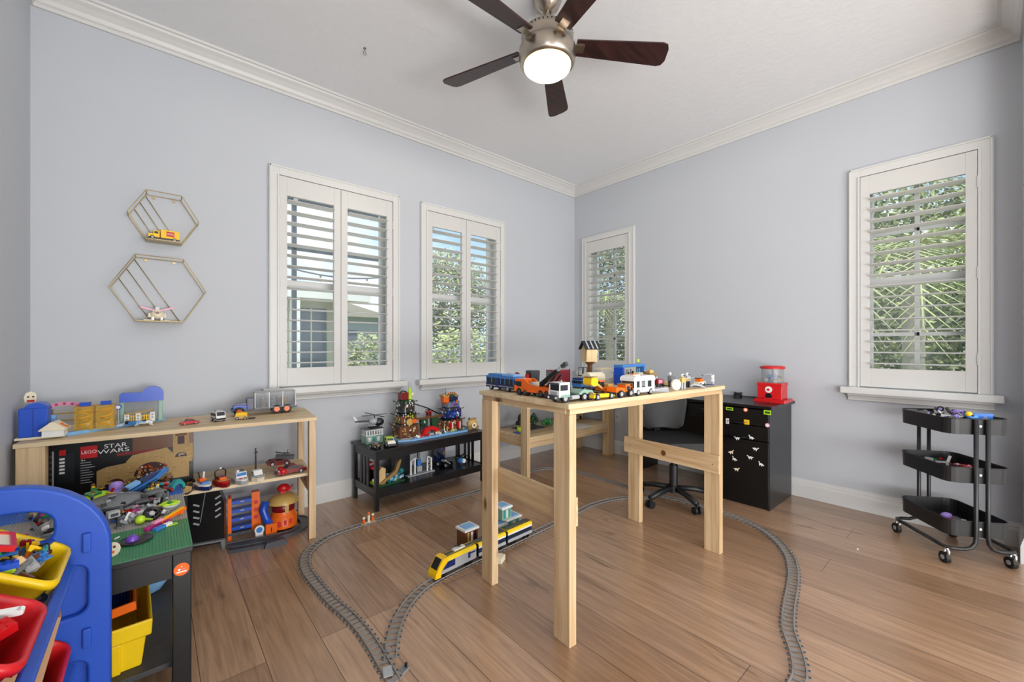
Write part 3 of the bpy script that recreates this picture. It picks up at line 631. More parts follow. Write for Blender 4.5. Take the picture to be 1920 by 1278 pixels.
# rolling cart
ct = thing('utility_cart', 'black three-tier metal utility cart on casters under the tall window', 'cart', (-.345, -3.085, 0), R(37.6))
def tray(z, name='tray'):
    a, b_, r_ = .187, .142, .05; out = []
    for cx, cy, t0 in ((a-r_, b_-r_, 0), (-a+r_, b_-r_, 90), (-a+r_, -b_+r_, 180), (a-r_, -b_+r_, 270)):
        for k in range(6): q = R(t0+18*k); out.append((cx+r_*math.cos(q), cy+r_*math.sin(q)))
    n_ = len(out); h = .082; vs = []
    for sc_, zz in ((1, z+h), (.985, z), (.97, z+.003), (.985, z+h)): vs += [(x*sc_, y*sc_, zz) for x, y in out]
    fs = []
    for k in range(3):
        for i in range(n_): fs.append((k*n_+i, k*n_+(i+1) % n_, (k+1)*n_+(i+1) % n_, (k+1)*n_+i))
    for i in range(n_): fs.append((3*n_+i, 3*n_+(i+1) % n_, (i+1) % n_, i))
    fs += [tuple(range(n_, 2*n_))[::-1], tuple(range(2*n_, 3*n_))]
    mb = MB().add(vs, fs, 'cart_metal'); mb.tube([(x, y, z+h) for x, y in out], .003, 'cart_metal', 6, True)
    o = mb.build(name, ct); sb = MB()
    for sx in (-1, 1): sb.cyl((sx*(a-.001), 0, z+.045), (sx*(a+.003), 0, z+.045), .006, 'white', n=14)
    sb.build('bolt', o)
TRZ = (.692, .435, .152)
for z in TRZ: tray(z)
for s in (-1, 1):
    for q in (-1, 1):
        x = s*.197; y = q*.026
        MB().tube([(x, y, .772), (x, y, .16), (x, y+q*.004, .125), (x, y+q*.02, .10), (x, y+q*.05, .09), (x, q*.12, .09), (s*.185, q*.148, .09), (s*.16, q*.155, .09), (0, q*.155, .09)], .0095, 'cart_metal', 10).build('frame_tube', ct)
for s in (-1, 1):
    for q in (-1, 1):
        x, y = s*.182, q*.145; c_ = MB().cyl((x, y, .078), (x, y, .090), .012, 'chrome').tube([(x-.012, y, .078), (x-.014, y, .055), (x+.01, y, .027)], .007, 'chrome').tube([(x+.012, y, .078), (x+.016, y, .055), (x+.012, y, .027)], .006, 'chrome')
        co = c_.build('caster', ct); MB().cyl((x+.012, y-.010, .029), (x+.012, y+.010, .029), .029, 'rubber', n=22).cyl((x+.012, y-.012, .029), (x+.012, y+.012, .029), .012, 'light_grey', n=14).build('wheel', co)

# ------------------------------------------------------------------ blue toy organizer against the left-hand wall
OY = -1.66
og = thing('toy_organizer', 'blue plastic toy organizer with tilted rows of bins against the side wall', 'toy organizer', (XL+.012, OY, 0))
# local x from the wall into the room, local y towards the back wall
OW, OH = .385, .812
def arch(w, h, r, inset=0, n=10):
    pts = [(inset, 0), (w-inset, 0)]
    for k in range(n+1): a = PI/2*k/n; pts.append((w-inset-r+r*math.cos(a), h-inset-r*1.0+r*1.0*math.sin(a)))
    for k in range(n+1): a = PI/2*(1-k/n); pts.append((inset+r-r*math.cos(a), h-inset-r*1.0+r*1.0*math.sin(a)))
    return pts
def rrect(x0, z0, x1, z1, r, n=6):
    q = []
    for cx, cz_, t0 in ((x1-r, z1-r, 0), (x0+r, z1-r, 90), (x0+r, z0+r, 180), (x1-r, z0+r, 270)):
        for k in range(n+1): a = R(t0+90*k/n); q.append((cx+r*math.cos(a), cz_+r*math.sin(a)))
    return q
def organizer_end(y0):
    hole = [(OW/2-.02+.108*abs(math.cos(a))**.6*(1 if math.cos(a) > 0 else -1), OH-.113+.050*abs(math.sin(a))**.7*(1 if math.sin(a) > 0 else -1)) for a in [2*PI*k/28 for k in range(28)]]
    fields = [rrect(.08, .03, OW-.045, .085, .02), rrect(.08, .200, OW-.045, .335, .025), rrect(.08, .455, OW-.045, .585, .025)]
    cu = bpy.data.curves.new('c', 'CURVE'); cu.dimensions = '2D'; cu.fill_mode = 'BOTH'; cu.extrude = .0165; cu.bevel_depth = .006; cu.bevel_resolution = 2; cu.offset = -.006
    for loop in [arch(OW, OH, .19), hole]+fields:
        sp = cu.splines.new('POLY'); sp.points.add(len(loop)-1); sp.use_cyclic_u = True
        for k, (x, z) in enumerate(loop): sp.points[k].co = (x, z, 0, 1)
    to = bpy.data.objects.new('c', cu); COL.objects.link(to); bpy.context.view_layer.update()
    me = bpy.data.meshes.new_from_object(to.evaluated_get(bpy.context.evaluated_depsgraph_get())); bpy.data.objects.remove(to)
    me.transform(Matrix.Translation((0, y0+.0225, 0)) @ Matrix.Rotation(R(90), 4, 'X')); me.name = 'end_panel'
    me.materials.clear(); me.materials.append(MATS['organizer_blue'])
    o = bpy.data.objects.new('end_panel', me); COL.objects.link(o); o.parent = og
    f = MB()
    for z0, z1 in ((.02, .095), (.19, .345), (.445, .595)): f.box(.075, y0+.022, z0, OW-.04, y0+.038, z1, 'organizer_blue')
    f.build('recessed_field', og)
organizer_end(-.02); organizer_end(-1.30)
TILT = 33
OX = .332   # front rail, measured from the wall
tiers = [(.655, .30), (.405, .30), (.16, .30)]
for z, rise in tiers:
    r_ = MB(); r_.rbox((.307, -.66, z-.068), (.024, 1.19, .052), (0, R(18), 0), 'organizer_blue'); r_.build('front_rail', og, .005)
    MB().rbox((.030, -.64, z+.10), (.016, 1.2, .034), (0, 0, 0), 'organizer_blue').build('rear_rail', og, .005)
    MB().rbox((OX+.008, -.026, z-.012), (.016, .012, .05), (0, 0, 0), 'organizer_blue').build('bin_clip', og, .003)
BXC = .192
def bin_(color, label, y, z, w_=.222):
    """a tapered bin whose rim slopes down into the room"""
    t = thing('storage_bin', label, 'storage bin', (XL+.012+BXC, OY+y, z+.062), 0, 'bins in the blue organizer', rot=(0, R(TILT), 0))
    L_, H_ = .140, .125; hw = w_/2; vs = []
    def ring(a, b_, zz, r=.03):
        q = []
        for cx, cy, t0 in ((a-r, b_-r, 0), (-a+r, b_-r, 90), (-a+r, -b_+r, 180), (a-r, -b_+r, 270)):
            for k in range(6): an = R(t0+18*k); q.append((cx+r*math.cos(an), cy+r*math.sin(an), zz))
        return q
    rings = [ring(L_*.80, hw*.80, -H_+.004), ring(L_*.97, hw*.95, -.008), ring(L_*.985, hw*.965, .0), ring(L_*1.02, hw*1.0, .004), ring(L_*1.06, hw*1.035, -.004), ring(L_*1.06, hw*1.035, -.014), ring(L_*1.0, hw*.985, -.014), ring(L_*.83, hw*.83, -H_)]
    n = 24; fs = []
    for r_ in rings: vs += r_
    for k in range(len(rings)-1):
        for i in range(n): fs.append((k*n+i, k*n+(i+1) % n, (k+1)*n+(i+1) % n, (k+1)*n+i))
    fs += [tuple(range(n)), tuple(range(7*n, 8*n))[::-1]]
    MB().add(vs, fs, 'bin_'+color, True).build('tub', t)
    MB().rbox((L_*1.03, 0, -.028), (.006, .12, .024), (0, 0, 0), 'bin_'+color).build('label_tab', t)
    return t
BINS = [('yellow', 'yellow bin full of toy pieces at the far end of the top row', -.135, .655),
        ('red', 'red bin of toys beside the yellow one in the top row', -.445, .655),
        ('red', 'red bin holding an opened cardboard box in the second row', -.135, .405),
        ('red', 'red bin nearest the doorway in the second row', -.445, .405)]
for q in BINS: bin_(*q)
BC = Vector((XL+.012+BXC, 0, 0))
# ------------------------------------------------------------------ loose brick generator
PAL = ['red', 'blue', 'yellow', 'white', 'black', 'grey', 'light_grey', 'orange', 'lime', 'green', 'tan', 'brown', 'magenta', 'mid_blue', 'dark_red', 'teal', 'pink', 'dark_grey']
_bm = {}
def brick_mesh(kind, c):
    if (kind, c) in _bm: return _bm[(kind, c)]
    m_ = MB(); u = .008
    if kind == 'brick': m_.box(-1.5*u, -u, 0, 1.5*u, u, .0096, c).studs(-1.5*u, -u, 1.5*u, u, .0096, c)
    elif kind == 'plate': m_.box(-2*u, -u, 0, 2*u, u, .0036, c).studs(-2*u, -u, 2*u, u, .0036, c)
    elif kind == 'slope': m_.prism([(-u, 0), (u, 0), (u, .003), (-.2*u, .0096), (-u, .0096)], 'xz', -u, u, c).studs(-u, -u, -.3*u, u, .0096, c)
    elif kind == 'wheel': m_.cyl((0, -.005, .009), (0, .005, .009), .009, 'rubber', n=14).cyl((0, -.0055, .009), (0, .0055, .009), .005, c, n=10)
    elif kind == 'beam': m_.prism([(2.6*u*math.cos(a)**3*1.0+(.0 if 0 else 0), .0038*math.sin(a)) for a in [2*PI*i/12 for i in range(12)]], 'xz', -.0035, .0035, c) if False else m_.box(-2.8*u, -.0035, 0, 2.8*u, .0035, .0075, c).cyl((-2.8*u, -.0035, .00375), (-2.8*u, .0035, .00375), .0037, c, n=10).cyl((2.8*u, -.0035, .00375), (2.8*u, .0035, .00375), .0037, c, n=10)
    elif kind == 'dish': m_.lathe([(.002, 0), (.011, .003), (.014, .006), (.0145, .0065), (.012, .0045), (.001, .002)], c, n=16)
    elif kind == 'arch': m_.prism([(-2*u, 0), (-2*u, .0096*1.3), (2*u, .0096*1.3), (2*u, 0), (1.3*u, 0), (.9*u, .0075), (-.9*u, .0075), (-1.3*u, 0)], 'xz', -u/2, u/2, c)
    elif kind == 'figure':
        m_.box(-.008, -.004, 0, -.0008, .004, .012, 'dark_blue').box(.0008, -.004, 0, .008, .004, .012, 'dark_blue').prism([(-.008, .012), (.008, .012), (.0055, .024), (-.0055, .024)], 'xz', -.004, .004, c)
        m_.cyl((0, 0, .024), (0, 0, .0335), .0047, 'yellow', n=12).cyl((-.0075, 0, .022), (-.011, .003, .014), .0022, c, n=8).cyl((.0075, 0, .022), (.011, .003, .014), .0022, c, n=8).sph((0, 0, .032), .0058, 'brown', 10)
    _bm[(kind, c)] = m_.mesh('toy_'+kind); return _bm[(kind, c)]
KIND = ['brick', 'brick', 'plate', 'slope', 'plate', 'beam', 'wheel', 'arch', 'dish']
def pile(spot, n, place, group, pal=PAL, seed=1, kinds=KIND, sc=(1.0, 1.5), word='loose'):
    """individual loose pieces; place(i, rg) gives the resting point of piece i"""
    rg = random.Random(seed)
    for i in range(n):
        k = rg.choice(kinds); c = rg.choice(pal); o = bpy.data.objects.new({'brick': 'toy_brick', 'plate': 'toy_plate', 'slope': 'toy_slope', 'wheel': 'toy_roller', 'beam': 'toy_beam', 'arch': 'toy_arch', 'dish': 'toy_dish', 'figure': 'toy_figure'}[k], brick_mesh(k, c)); COL.objects.link(o)
        put(o, place(i, rg), 0, (rg.gauss(0, .5 if i > n*.3 else .05), rg.gauss(0, .5 if i > n*.3 else .05), rg.uniform(0, 6.28)))
        s_ = rg.uniform(*sc); o.scale = (s_,)*3
        tag(o, '%s %s toy %s %s' % (word, c.replace('_', ' '), k, spot), 'toy '+k, group)
def in_tilted(y, z, dx, dy, up=0.0):
    """a place on the fill of a tilted organizer bin"""
    def f(i, rg):
        u = rg.uniform(-dx, dx); v = rg.uniform(-dy, dy); h = -.030+up+.028*(i % 3)/2
        a = R(TILT)
        return (BC.x+u*math.cos(a)+h*math.sin(a), OY+y+v, z+.062-u*math.sin(a)+h*math.cos(a))
    return f
pile('in the yellow organizer bin', 120, in_tilted(-.135, .655, .10, .080), 'pieces in the yellow organizer bin', seed=3, sc=(.9, 1.5))
pile('in the top red organizer bin', 26, in_tilted(-.445, .655, .10, .080), 'pieces in the top red organizer bin', ['red', 'white', 'pink', 'light_grey', 'dark_red', 'blue'], 5, sc=(1.2, 1.9))
a25 = R(TILT)
kit('window_toy', 'red toy window frame with a white pane in the yellow bin', 'toy', (BC.x-.01, OY-.165, .655+.085), R(80), [
    ['frame', [('b', -.06, -.045, 0, .06, -.037, .012, 'red'), ('b', -.06, .037, 0, .06, .045, .012, 'red'), ('b', -.06, -.037, 0, -.052, .037, .012, 'yellow'), ('b', .052, -.037, 0, .06, .037, .012, 'red')]],
    ['pane', [('b', -.052, -.037, .003, .052, .037, .008, 'cream')]]], rot=(R(4), R(22), R(12)))
kit('dark_toy_hoop', 'dark toy tyre lying on the pieces at the top of the yellow bin', 'toy', (BC.x-.07, OY-.09, .655+.118), 0, [['toy', [('c', (0, 0, 0), (0, 0, .02), .03, 'dark_grey'), ('c', (0, 0, .02), (0, 0, .022), .014, 'black')]]], rot=(0, a25, 0))
cbx = thing('cardboard_box', 'opened cardboard box with a blue printed emblem standing in the red bin', 'box', (BC.x+.020, OY-.135, .405+.045), 0, None, rot=(R(3), R(12), R(8)))
MB().box(-.07, -.08, -.04, .07, -.076, .12, 'cardboard').box(-.07, .076, -.04, .07, .08, .12, 'cardboard').box(-.07, -.076, -.04, -.066, .076, .12, 'cardboard').box(.066, -.076, -.04, .07, .076, .12, 'cardboard').box(-.066, -.076, -.04, .066, .076, -.036, 'cardboard').build('carton', cbx)
MB().rbox((.02, .0, .124), (.10, .15, .003), (0, R(14), 0), 'cardboard').build('flap', cbx)
pr_ = MB(); pr_.rbox((.03, .02, .1265), (.05, .085, .001), (0, R(14), 0), 'paper')
pr_.T = Matrix.Translation((.03, .02, .128)) @ Matrix.Rotation(R(14), 4, 'Y')
for i in range(3): pr_.tube([(.018*math.cos(a)*(1-.2*i), .032*math.sin(a)*(1-.2*i), 0) for a in [2*PI*k/20 for k in range(20)]], .0012, 'mid_blue', 4, True)
pr_.build('printed_emblem', cbx)

# ------------------------------------------------------------------ black play table
PT = .5; PX0, PX1, PY0, PY1 = -4.24, -3.678, -1.500, -.585
pt = thing('play_table', 'black play table topped with green, grey and blue building plates', 'table', (PX0, PY0, 0))
pw, pd = PX1-PX0, PY1-PY0
MB().box(0, 0, PT-.022, pw, pd, PT-.0045, 'black_paint').build('tabletop', pt, .002)
MB().box(.05, .012, PT-.10, pw-.05, .03, PT-.0225, 'black_paint').box(.05, pd-.03, PT-.10, pw-.05, pd-.012, PT-.0225, 'black_paint').box(pw-.03, .05, PT-.10, pw-.012, pd-.05, PT-.0225, 'black_paint').box(.012, .05, PT-.10, .03, pd-.05, PT-.0225, 'black_paint').build('apron', pt)
for x in (.004, pw-.054):
    for y in (.004, pd-.054):
        q = MB(); q.prism([(x, y), (x+.05, y), (x+.05, y+.05), (x, y+.05)], 'xy', 0, PT-.0225, 'black_paint'); q.build('leg', pt, .003)
MB().box(.02, .055, .085, pw-.02, pd-.055, .103, 'grey_wood').build('shelf', pt, .002)
stk = kit('round_sticker', 'round orange sticker with white marks on the black table leg', 'sticker', (PX1-.030, PY0+.0035, .425), 0, [['disc', [('c', (0, 0, 0), (0, -.001, 0), .021, 'orange')]], ['print', [('c', (0, -.001, .009), (0, -.0014, .009), .002, 'white'), ('c', (-.006, -.001, 0), (-.006, -.0014, 0), .0035, 'white'), ('b', -.013, -.0014, -.010, .013, -.001, -.006, 'white'), ('b', -.004, -.0014, -.001, .010, -.001, .001, 'light_grey')]]])
def baseplate(label, c, x0, y0, w_, d_):
    o = MB().box(0, 0, 0, w_, d_, .0015, c).studs(0, 0, w_, d_, .0015, c).build('building_plate'); put(o, (x0, y0, PT-.0044))
    tag(o, label, 'building plate', 'building plates on the play table')
pl = .2805
baseplate('green studded plate at the table corner nearest the orange sticker', 'plate_green', PX1-pl, PY0, pl-.001, .285)
baseplate('green studded plate beside the blue organizer', 'plate_green', PX0, PY0, pl-.001, .285)
baseplate('light grey studded plate at the open edge of the table', 'plate_grey', PX1-pl, PY0+.286, pl-.001, .35)
baseplate('light grey studded plate by the side wall', 'plate_grey', PX0, PY0+.286, pl-.001, .35)
baseplate('blue studded plate at the end towards the shelf table', 'plate_blue', PX1-pl, PY0+.637, pl-.001, .255)
baseplate('blue studded plate at the end by the side wall', 'plate_blue', PX0, PY0+.637, pl-.001, .255)
PZ = PT-.0029+.0017
def on(px, py, dz=0): p = at(px, py, PZ+dz); p.z = PZ; return p
# the large pieces of the heap
kit('saucer_spaceship', 'large dark grey saucer-shaped toy spaceship on the heap', 'toy spaceship', on(216, 955), R(20), [
    ['hull', [('l', [(.012, .012), (.085, .022), (.098, .028), (.098, .036), (.075, .048), (.03, .056), (.001, .057)], 'grey')]],
    ['rim', [('l', [(.0985, .026), (.101, .028), (.101, .036), (.0985, .038)], 'dark_grey')]],
    ['mandible', [('p', [(.085, -.028), (.155, -.020), (.155, -.008), (.085, -.006)], 'xy', .024, .040, 'grey')]],
    ['mandible', [('p', [(.085, .006), (.155, .008), (.155, .020), (.085, .028)], 'xy', .024, .040, 'grey')]],
    ['cockpit', [('c', (.03, -.095, .032), (.07, -.105, .034), .012, 'dark_grey')]],
    ['radar_dish', [('c', (-.02, -.03, .054), (-.02, -.03, .062), .004, 'dark_grey'), ('l', [(.002, .062), (.016, .068), (.017, .069), (.002, .065)], 'light_grey', (-.02, -.03, 0))]],
    ['surface_rib', [('b', -.06+.02*i, -.07+.024*(i*7 % 6), .040, -.046+.02*i, -.058+.024*(i*7 % 6), .053+.004*(i % 3), ('dark_grey', 'light_grey', 'black')[i % 3]) for i in range(7)]],
    ['landing_leg', [('c', (.05, .03, 0), (.05, .03, .026), .005, 'dark_grey')]], ['landing_leg', [('c', (-.05, .03, 0), (-.05, .03, .026), .005, 'dark_grey')]], ['landing_leg', [('c', (0, -.05, 0), (0, -.05, .026), .005, 'dark_grey')]]], sc=1.0)
kit('boat_hull', 'long blue toy boat tilted up on the heap', 'toy boat', on(262, 925)+Vector((0, 0, .03)), 0, [
    ['hull', [('p', [(-.10, -.022), (.06, -.024), (.12, -.008), (.135, 0), (.12, .008), (.06, .024), (-.10, .022)], 'xy', 0, .018, 'mid_blue')]],
    ['deck', [('p', [(-.09, -.016), (.05, -.018), (.10, 0), (.05, .018), (-.09, .016)], 'xy', .018, .021, 'dark_blue')]],
    ['cabin', [('b', -.05, -.012, .021, 0, .012, .034, 'light_blue'), ('b', .002, -.010, .021, .010, .010, .029, 'glass_black')]],
    ['stripe', [('b', -.10, -.0245, .006, .06, -.0238, .010, 'black')]]], rot=(R(8), R(-17), R(38)))
kit('lime_hull', 'smooth lime green toy boat hull lying behind the spaceship', 'toy', on(176, 942), 0, [['hull', [('s', (0, 0, .018), .05, 'lime', (1.0, .55, .36))]], ['seat', [('b', -.02, -.014, .030, .015, .014, .040, 'green')]]], rot=(R(10), R(-6), R(40)), sc=1.15)
kit('lavender_hat', 'lavender toy island piece with a domed top', 'toy', on(218, 926), 0, [['brim', [('l', [(.045, 0), (.05, .006), (.03, .02), (.02, .03)], 'lavender')]], ['crown', [('l', [(.026, .022), (.026, .045), (.018, .056), (.001, .06)], 'lavender')]]], sc=.95)
kit('teal_arch', 'teal toy arch by the blue plate edge', 'toy', on(332, 916), R(30), [['arch', [('p', [(-.03, 0), (-.026, .022), (-.012, .04), (.012, .04), (.026, .022), (.03, 0), (.02, 0), (.014, .018), (0, .026), (-.014, .018), (-.02, 0)], 'xz', -.012, .012, 'teal')]], ['stud_row', [('bs', -.012, -.012, .04, .012, .012, .042, 'teal')]]])
kit('flower_piece', 'green and white toy flower standing near the plate edge', 'toy', on(318, 955), 0, [['petals', [('s', (.022*math.cos(a), .022*math.sin(a), .026), .014, 'lime', (1, .6, .35)) for a in [R(60*k) for k in range(6)]]], ['petal_underside', [('l', [(.012, .0), (.028, .014), (.034, .022), (.01, .020)], 'white')]], ['centre', [('c', (0, 0, .024), (0, 0, .034), .006, 'green')]]])
kit('gear_ring', 'black toy gear wheel with a pale centre propped on green bricks', 'toy', on(289, 975), 0, [['ring', [('t', [(.022*math.cos(R(15*k)), 0, .028+.022*math.sin(R(15*k))) for k in range(25)], .006, 'black')]], ['hub', [('c', (0, -.004, .028), (0, .004, .028), .009, 'light_grey')]], ['spokes', [('c', (0, 0, .028), (.02*math.cos(R(72*k)), 0, .028+.02*math.sin(R(72*k))), .0025, 'dark_grey') for k in range(5)]]], rot=(R(-35), 0, R(25)))
kit('walker_legs', 'tall grey two-legged toy walker at the edge of the heap', 'toy', on(212, 992), R(20), [['body', [('b', -.016, -.012, .045, .016, .012, .066, 'light_grey'), ('b', -.010, -.016, .050, .010, -.012, .060, 'dark_grey')]], ['leg', [('b', -.018, -.006, .006, -.010, .006, .046, 'dark_grey'), ('b', -.022, -.012, 0, -.006, .012, .006, 'grey')]], ['leg', [('b', .010, -.006, .006, .018, .006, .046, 'dark_grey'), ('b', .006, -.012, 0, .022, .012, .006, 'grey')]]])
kit('flame_piece', 'orange and yellow toy slide piece at the front of the heap', 'toy', on(324, 972), 0, [['slide', [('p', [(-.055, -.007), (.055, -.010), (.058, .006), (-.055, .008)], 'xy', .010, .020, 'orange')]], ['studs', [('bs', -.05, -.006, .02, .05, .006, .022, 'yellow')]], ['support', [('b', -.05, -.006, 0, -.034, .006, .010, 'gold'), ('b', .03, -.006, 0, .044, .006, .010, 'orange')]]], rot=(0, R(-6), R(48)))
kit('magenta_bricks', 'magenta and white toy bricks clipped together in front of the slide piece', 'toy', on(297, 985), R(44), [['magenta_brick', [('bs', -.05, -.008, 0, .04, .008, .012, 'magenta')]], ['white_brick', [('bs', -.02, -.007, .014, .016, .007, .022, 'pink')]]])
kit('blue_white_bricks', 'blue and white toy bricks lying on the green plate', 'toy', on(305, 989), R(40), [['blue_brick', [('bs', -.03, -.008, 0, .006, .008, .010, 'mid_blue')]], ['white_brick', [('bs', .0065, -.008, 0, .03, .008, .010, 'white')]]])
kit('lime_ball', 'lime green round toy joint in front of the gear wheel', 'toy', on(263, 982), 0, [['ball', [('s', (0, 0, .016), .016, 'lime')]], ['stem', [('c', (.01, 0, .016), (.034, .006, .006), .004, 'lime')]]])
kit('black_raft', 'black oval toy plate with a violet knob on the green plate', 'toy', on(255, 1013), R(38), [['raft', [('l', [(.042, 0), (.046, .002), (.046, .004), (.04, .006), (.001, .006)], 'black')]], ['knob', [('l', [(.016, .006), (.016, .014), (.012, .02), (.005, .024), (.001, .024)], 'purple', (-.012, 0, 0))]]])
kit('round_tile', 'round cream toy face tile standing by the organizer', 'toy', on(205, 1045), 0, [['tile', [('c', (0, 0, .022), (0, .006, .022), .022, 'cream')]], ['print', [('c', (-.008, -.0005, .022), (-.008, 0, .022), .006, 'dark_red'), ('c', (.007, -.0005, .030), (.007, 0, .030), .004, 'brown'), ('c', (.007, -.0005, .015), (.007, 0, .015), .004, 'orange')]]], rot=(R(-20), 0, R(-30)))
kit('white_stick', 'tiny white toy rod on the green plate', 'toy', on(219, 1010), R(50), [['rod', [('c', (-.008, 0, .003), (.008, 0, .003), .003, 'white')]]])
kit('lime_toy_square', 'thin lime toy frame lying flat on the green plate', 'toy', on(323, 983), R(20), [['frame', [('b', -.014, -.008, 0, .014, -.006, .003, 'lime'), ('b', -.014, .006, 0, .014, .008, .003, 'lime'), ('b', -.014, -.006, 0, -.012, .006, .003, 'lime'), ('b', .012, -.006, 0, .014, .006, .003, 'lime')]]])
SAU = on(216, 955)
KEEP = [(SAU.x, SAU.y, .075), (on(218, 926).x, on(218, 926).y, .045), (on(176, 942).x, on(176, 942).y, .05), (on(289, 975).x, on(289, 975).y, .025), (on(318, 955).x, on(318, 955).y, .035)]
def heap(x0, x1, y0, y1, zmax):
    def f(i, rg):
        for _ in range(30):
            u, v = rg.random(), rg.random(); x = x0+(x1-x0)*u; y = y0+(y1-y0)*v
            if all((x-a)**2+(y-b)**2 > r*r for a, b, r in KEEP): break
        return (x, y, PZ+.003+zmax*rg.random()*math.sin(PI*u)**.4*math.sin(PI*v)**.4)
    return f
pile('in the heap on the play table', 120, heap(-4.15, -3.73, -1.18, -.66, .035), 'loose pieces on the play table', seed=8, kinds=KIND+['figure'], pal=PAL+['grey', 'light_grey', 'dark_grey', 'grey', 'white'], sc=(.9, 1.35))
pile('in the grey cluster of the play table', 60, heap(-3.95, -3.74, -1.14, -.84, .035), 'grey cluster on the play table', ['light_grey', 'grey', 'dark_grey', 'white', 'black', 'pink', 'dark_red'], 9, sc=(.9, 1.3))
pile('scattered over the blue plate end', 36, heap(-4.0, -3.71, -.80, -.62, .05), 'pieces on the blue plate', ['dark_blue', 'brown', 'white', 'tan', 'teal', 'red', 'orange', 'light_blue', 'black', 'green'], 12, kinds=KIND+['figure', 'figure'], sc=(.9, 1.3))
# things on and under the play table's shelf
yb = thing('yellow_tote', 'large yellow plastic tote on the lower shelf of the play table', 'storage bin', (-3.945, -1.215, .1035), R(2))
vs = []; fs = []
for a, b_, z in ((.13, .19, 0), (.142, .198, .10), (.155, .212, .102), (.158, .215, .155), (.148, .205, .155), (.138, .195, .10), (.125, .185, .004)): vs += [(-a, -b_, z), (a, -b_, z), (a, b_, z), (-a, b_, z)]
for k in range(6):
    for i in range(4): fs.append((k*4+i, k*4+(i+1) % 4, k*4+4+(i+1) % 4, k*4+4+i))
fs += [(3, 2, 1, 0), (24, 25, 26, 27)]
MB().add(vs, fs, 'bin_yellow').build('tub', yb, .006, 3)
MB().rbox((.05, -.197, .05), (.06, .010, .10), (R(4), 0, 0), 'bin_yellow').build('corner_rib', yb, .003)
otr = kit('orange_tray', 'orange tray tilted in the mouth of the yellow tote', 'tray', (-3.925, -1.25, .275), 0, [['tray', [('b', -.10, -.12, 0, .10, .12, .006, 'orange'), ('b', -.10, -.12, .006, -.094, .12, .03, 'orange'), ('b', .094, -.12, .006, .10, .12, .03, 'orange'), ('b', -.094, -.12, .006, .094, -.114, .03, 'orange'), ('b', -.094, .114, .006, .094, .12, .03, 'orange')]]], rot=(R(4), R(-6), R(2)))
kit('dark_plate', 'dark blue studded plate lying in the orange tray', 'building plate', (-3.928, -1.25, .287), 0, [['plate', [('bs', -.085, -.105, 0, .085, .105, .004, 'dark_blue')]]], rot=(R(4), R(-6), R(2)))
kit('blue_bag', 'pale blue bag hanging over the back of the yellow tote', 'bag', (-3.79, -.90, .1035), 0, [['bag', [('s', (0, 0, .14), .10, 'light_blue', (.8, .5, 1.4))]], ['neck', [('l', [(.02, .26), (.012, .275), (.025, .295)], 'light_blue')]]])

# ------------------------------------------------------------------ toys on the tall work table
def bx_(px, yw, py=None):
    """x (and height) of what the photograph shows at px (and py) if it stands on the line y = yw"""
    a = (px-960)/FPX; d = (_F[0]+a*_R[0], _F[1]+a*_R[1]); t_ = (yw-CAMY)/d[1]
    return (CAMX+t_*d[0]) if py is None else CAMH-t_*(py-648)/FPX
T = TZ+.0003
W90 = R(90)
def slab(x0, y0, z0, x1, y1, z1, c): return ('b', x0, y0, z0, x1, y1, z1, c)
kit('toy_bus', 'blue toy bus at the far end of the long table edge', 'toy bus', (-2.452, -1.645, T), R(-91.5), [
    ['body', [('b', -.112, -.031, .014, .112, .031, .034, 'dark_blue'), ('b', -.110, -.029, .034, .110, .029, .062, 'glass_black'), ('b', -.112, -.031, .062, .112, .031, .072, 'mid_blue')]],
    ['roof', [('r', (-.05, 0, .077), (.10, .050, .010), (0, 0, 0), 'mid_blue'), ('r', (.055, 0, .079), (.09, .046, .012), (0, 0, 0), 'light_blue')]],
    ['window_pillar', [('b', x, -.0315, .034, x+.004, .0315, .062, 'mid_blue') for x in (-.11, -.066, -.03, .006, .042, .078, .106)]],
    ['door', [('b', -.028, -.0325, .016, -.004, -.031, .060, 'dark_blue')]], ['stripe', [('b', -.112, -.0325, .022, .112, -.031, .026, 'light_grey')]],
    ['bumper', [('b', .112, -.028, .012, .118, .028, .024, 'light_blue')]]]+wheels((-.068, .068), .027, .014, .010), bev=.001)
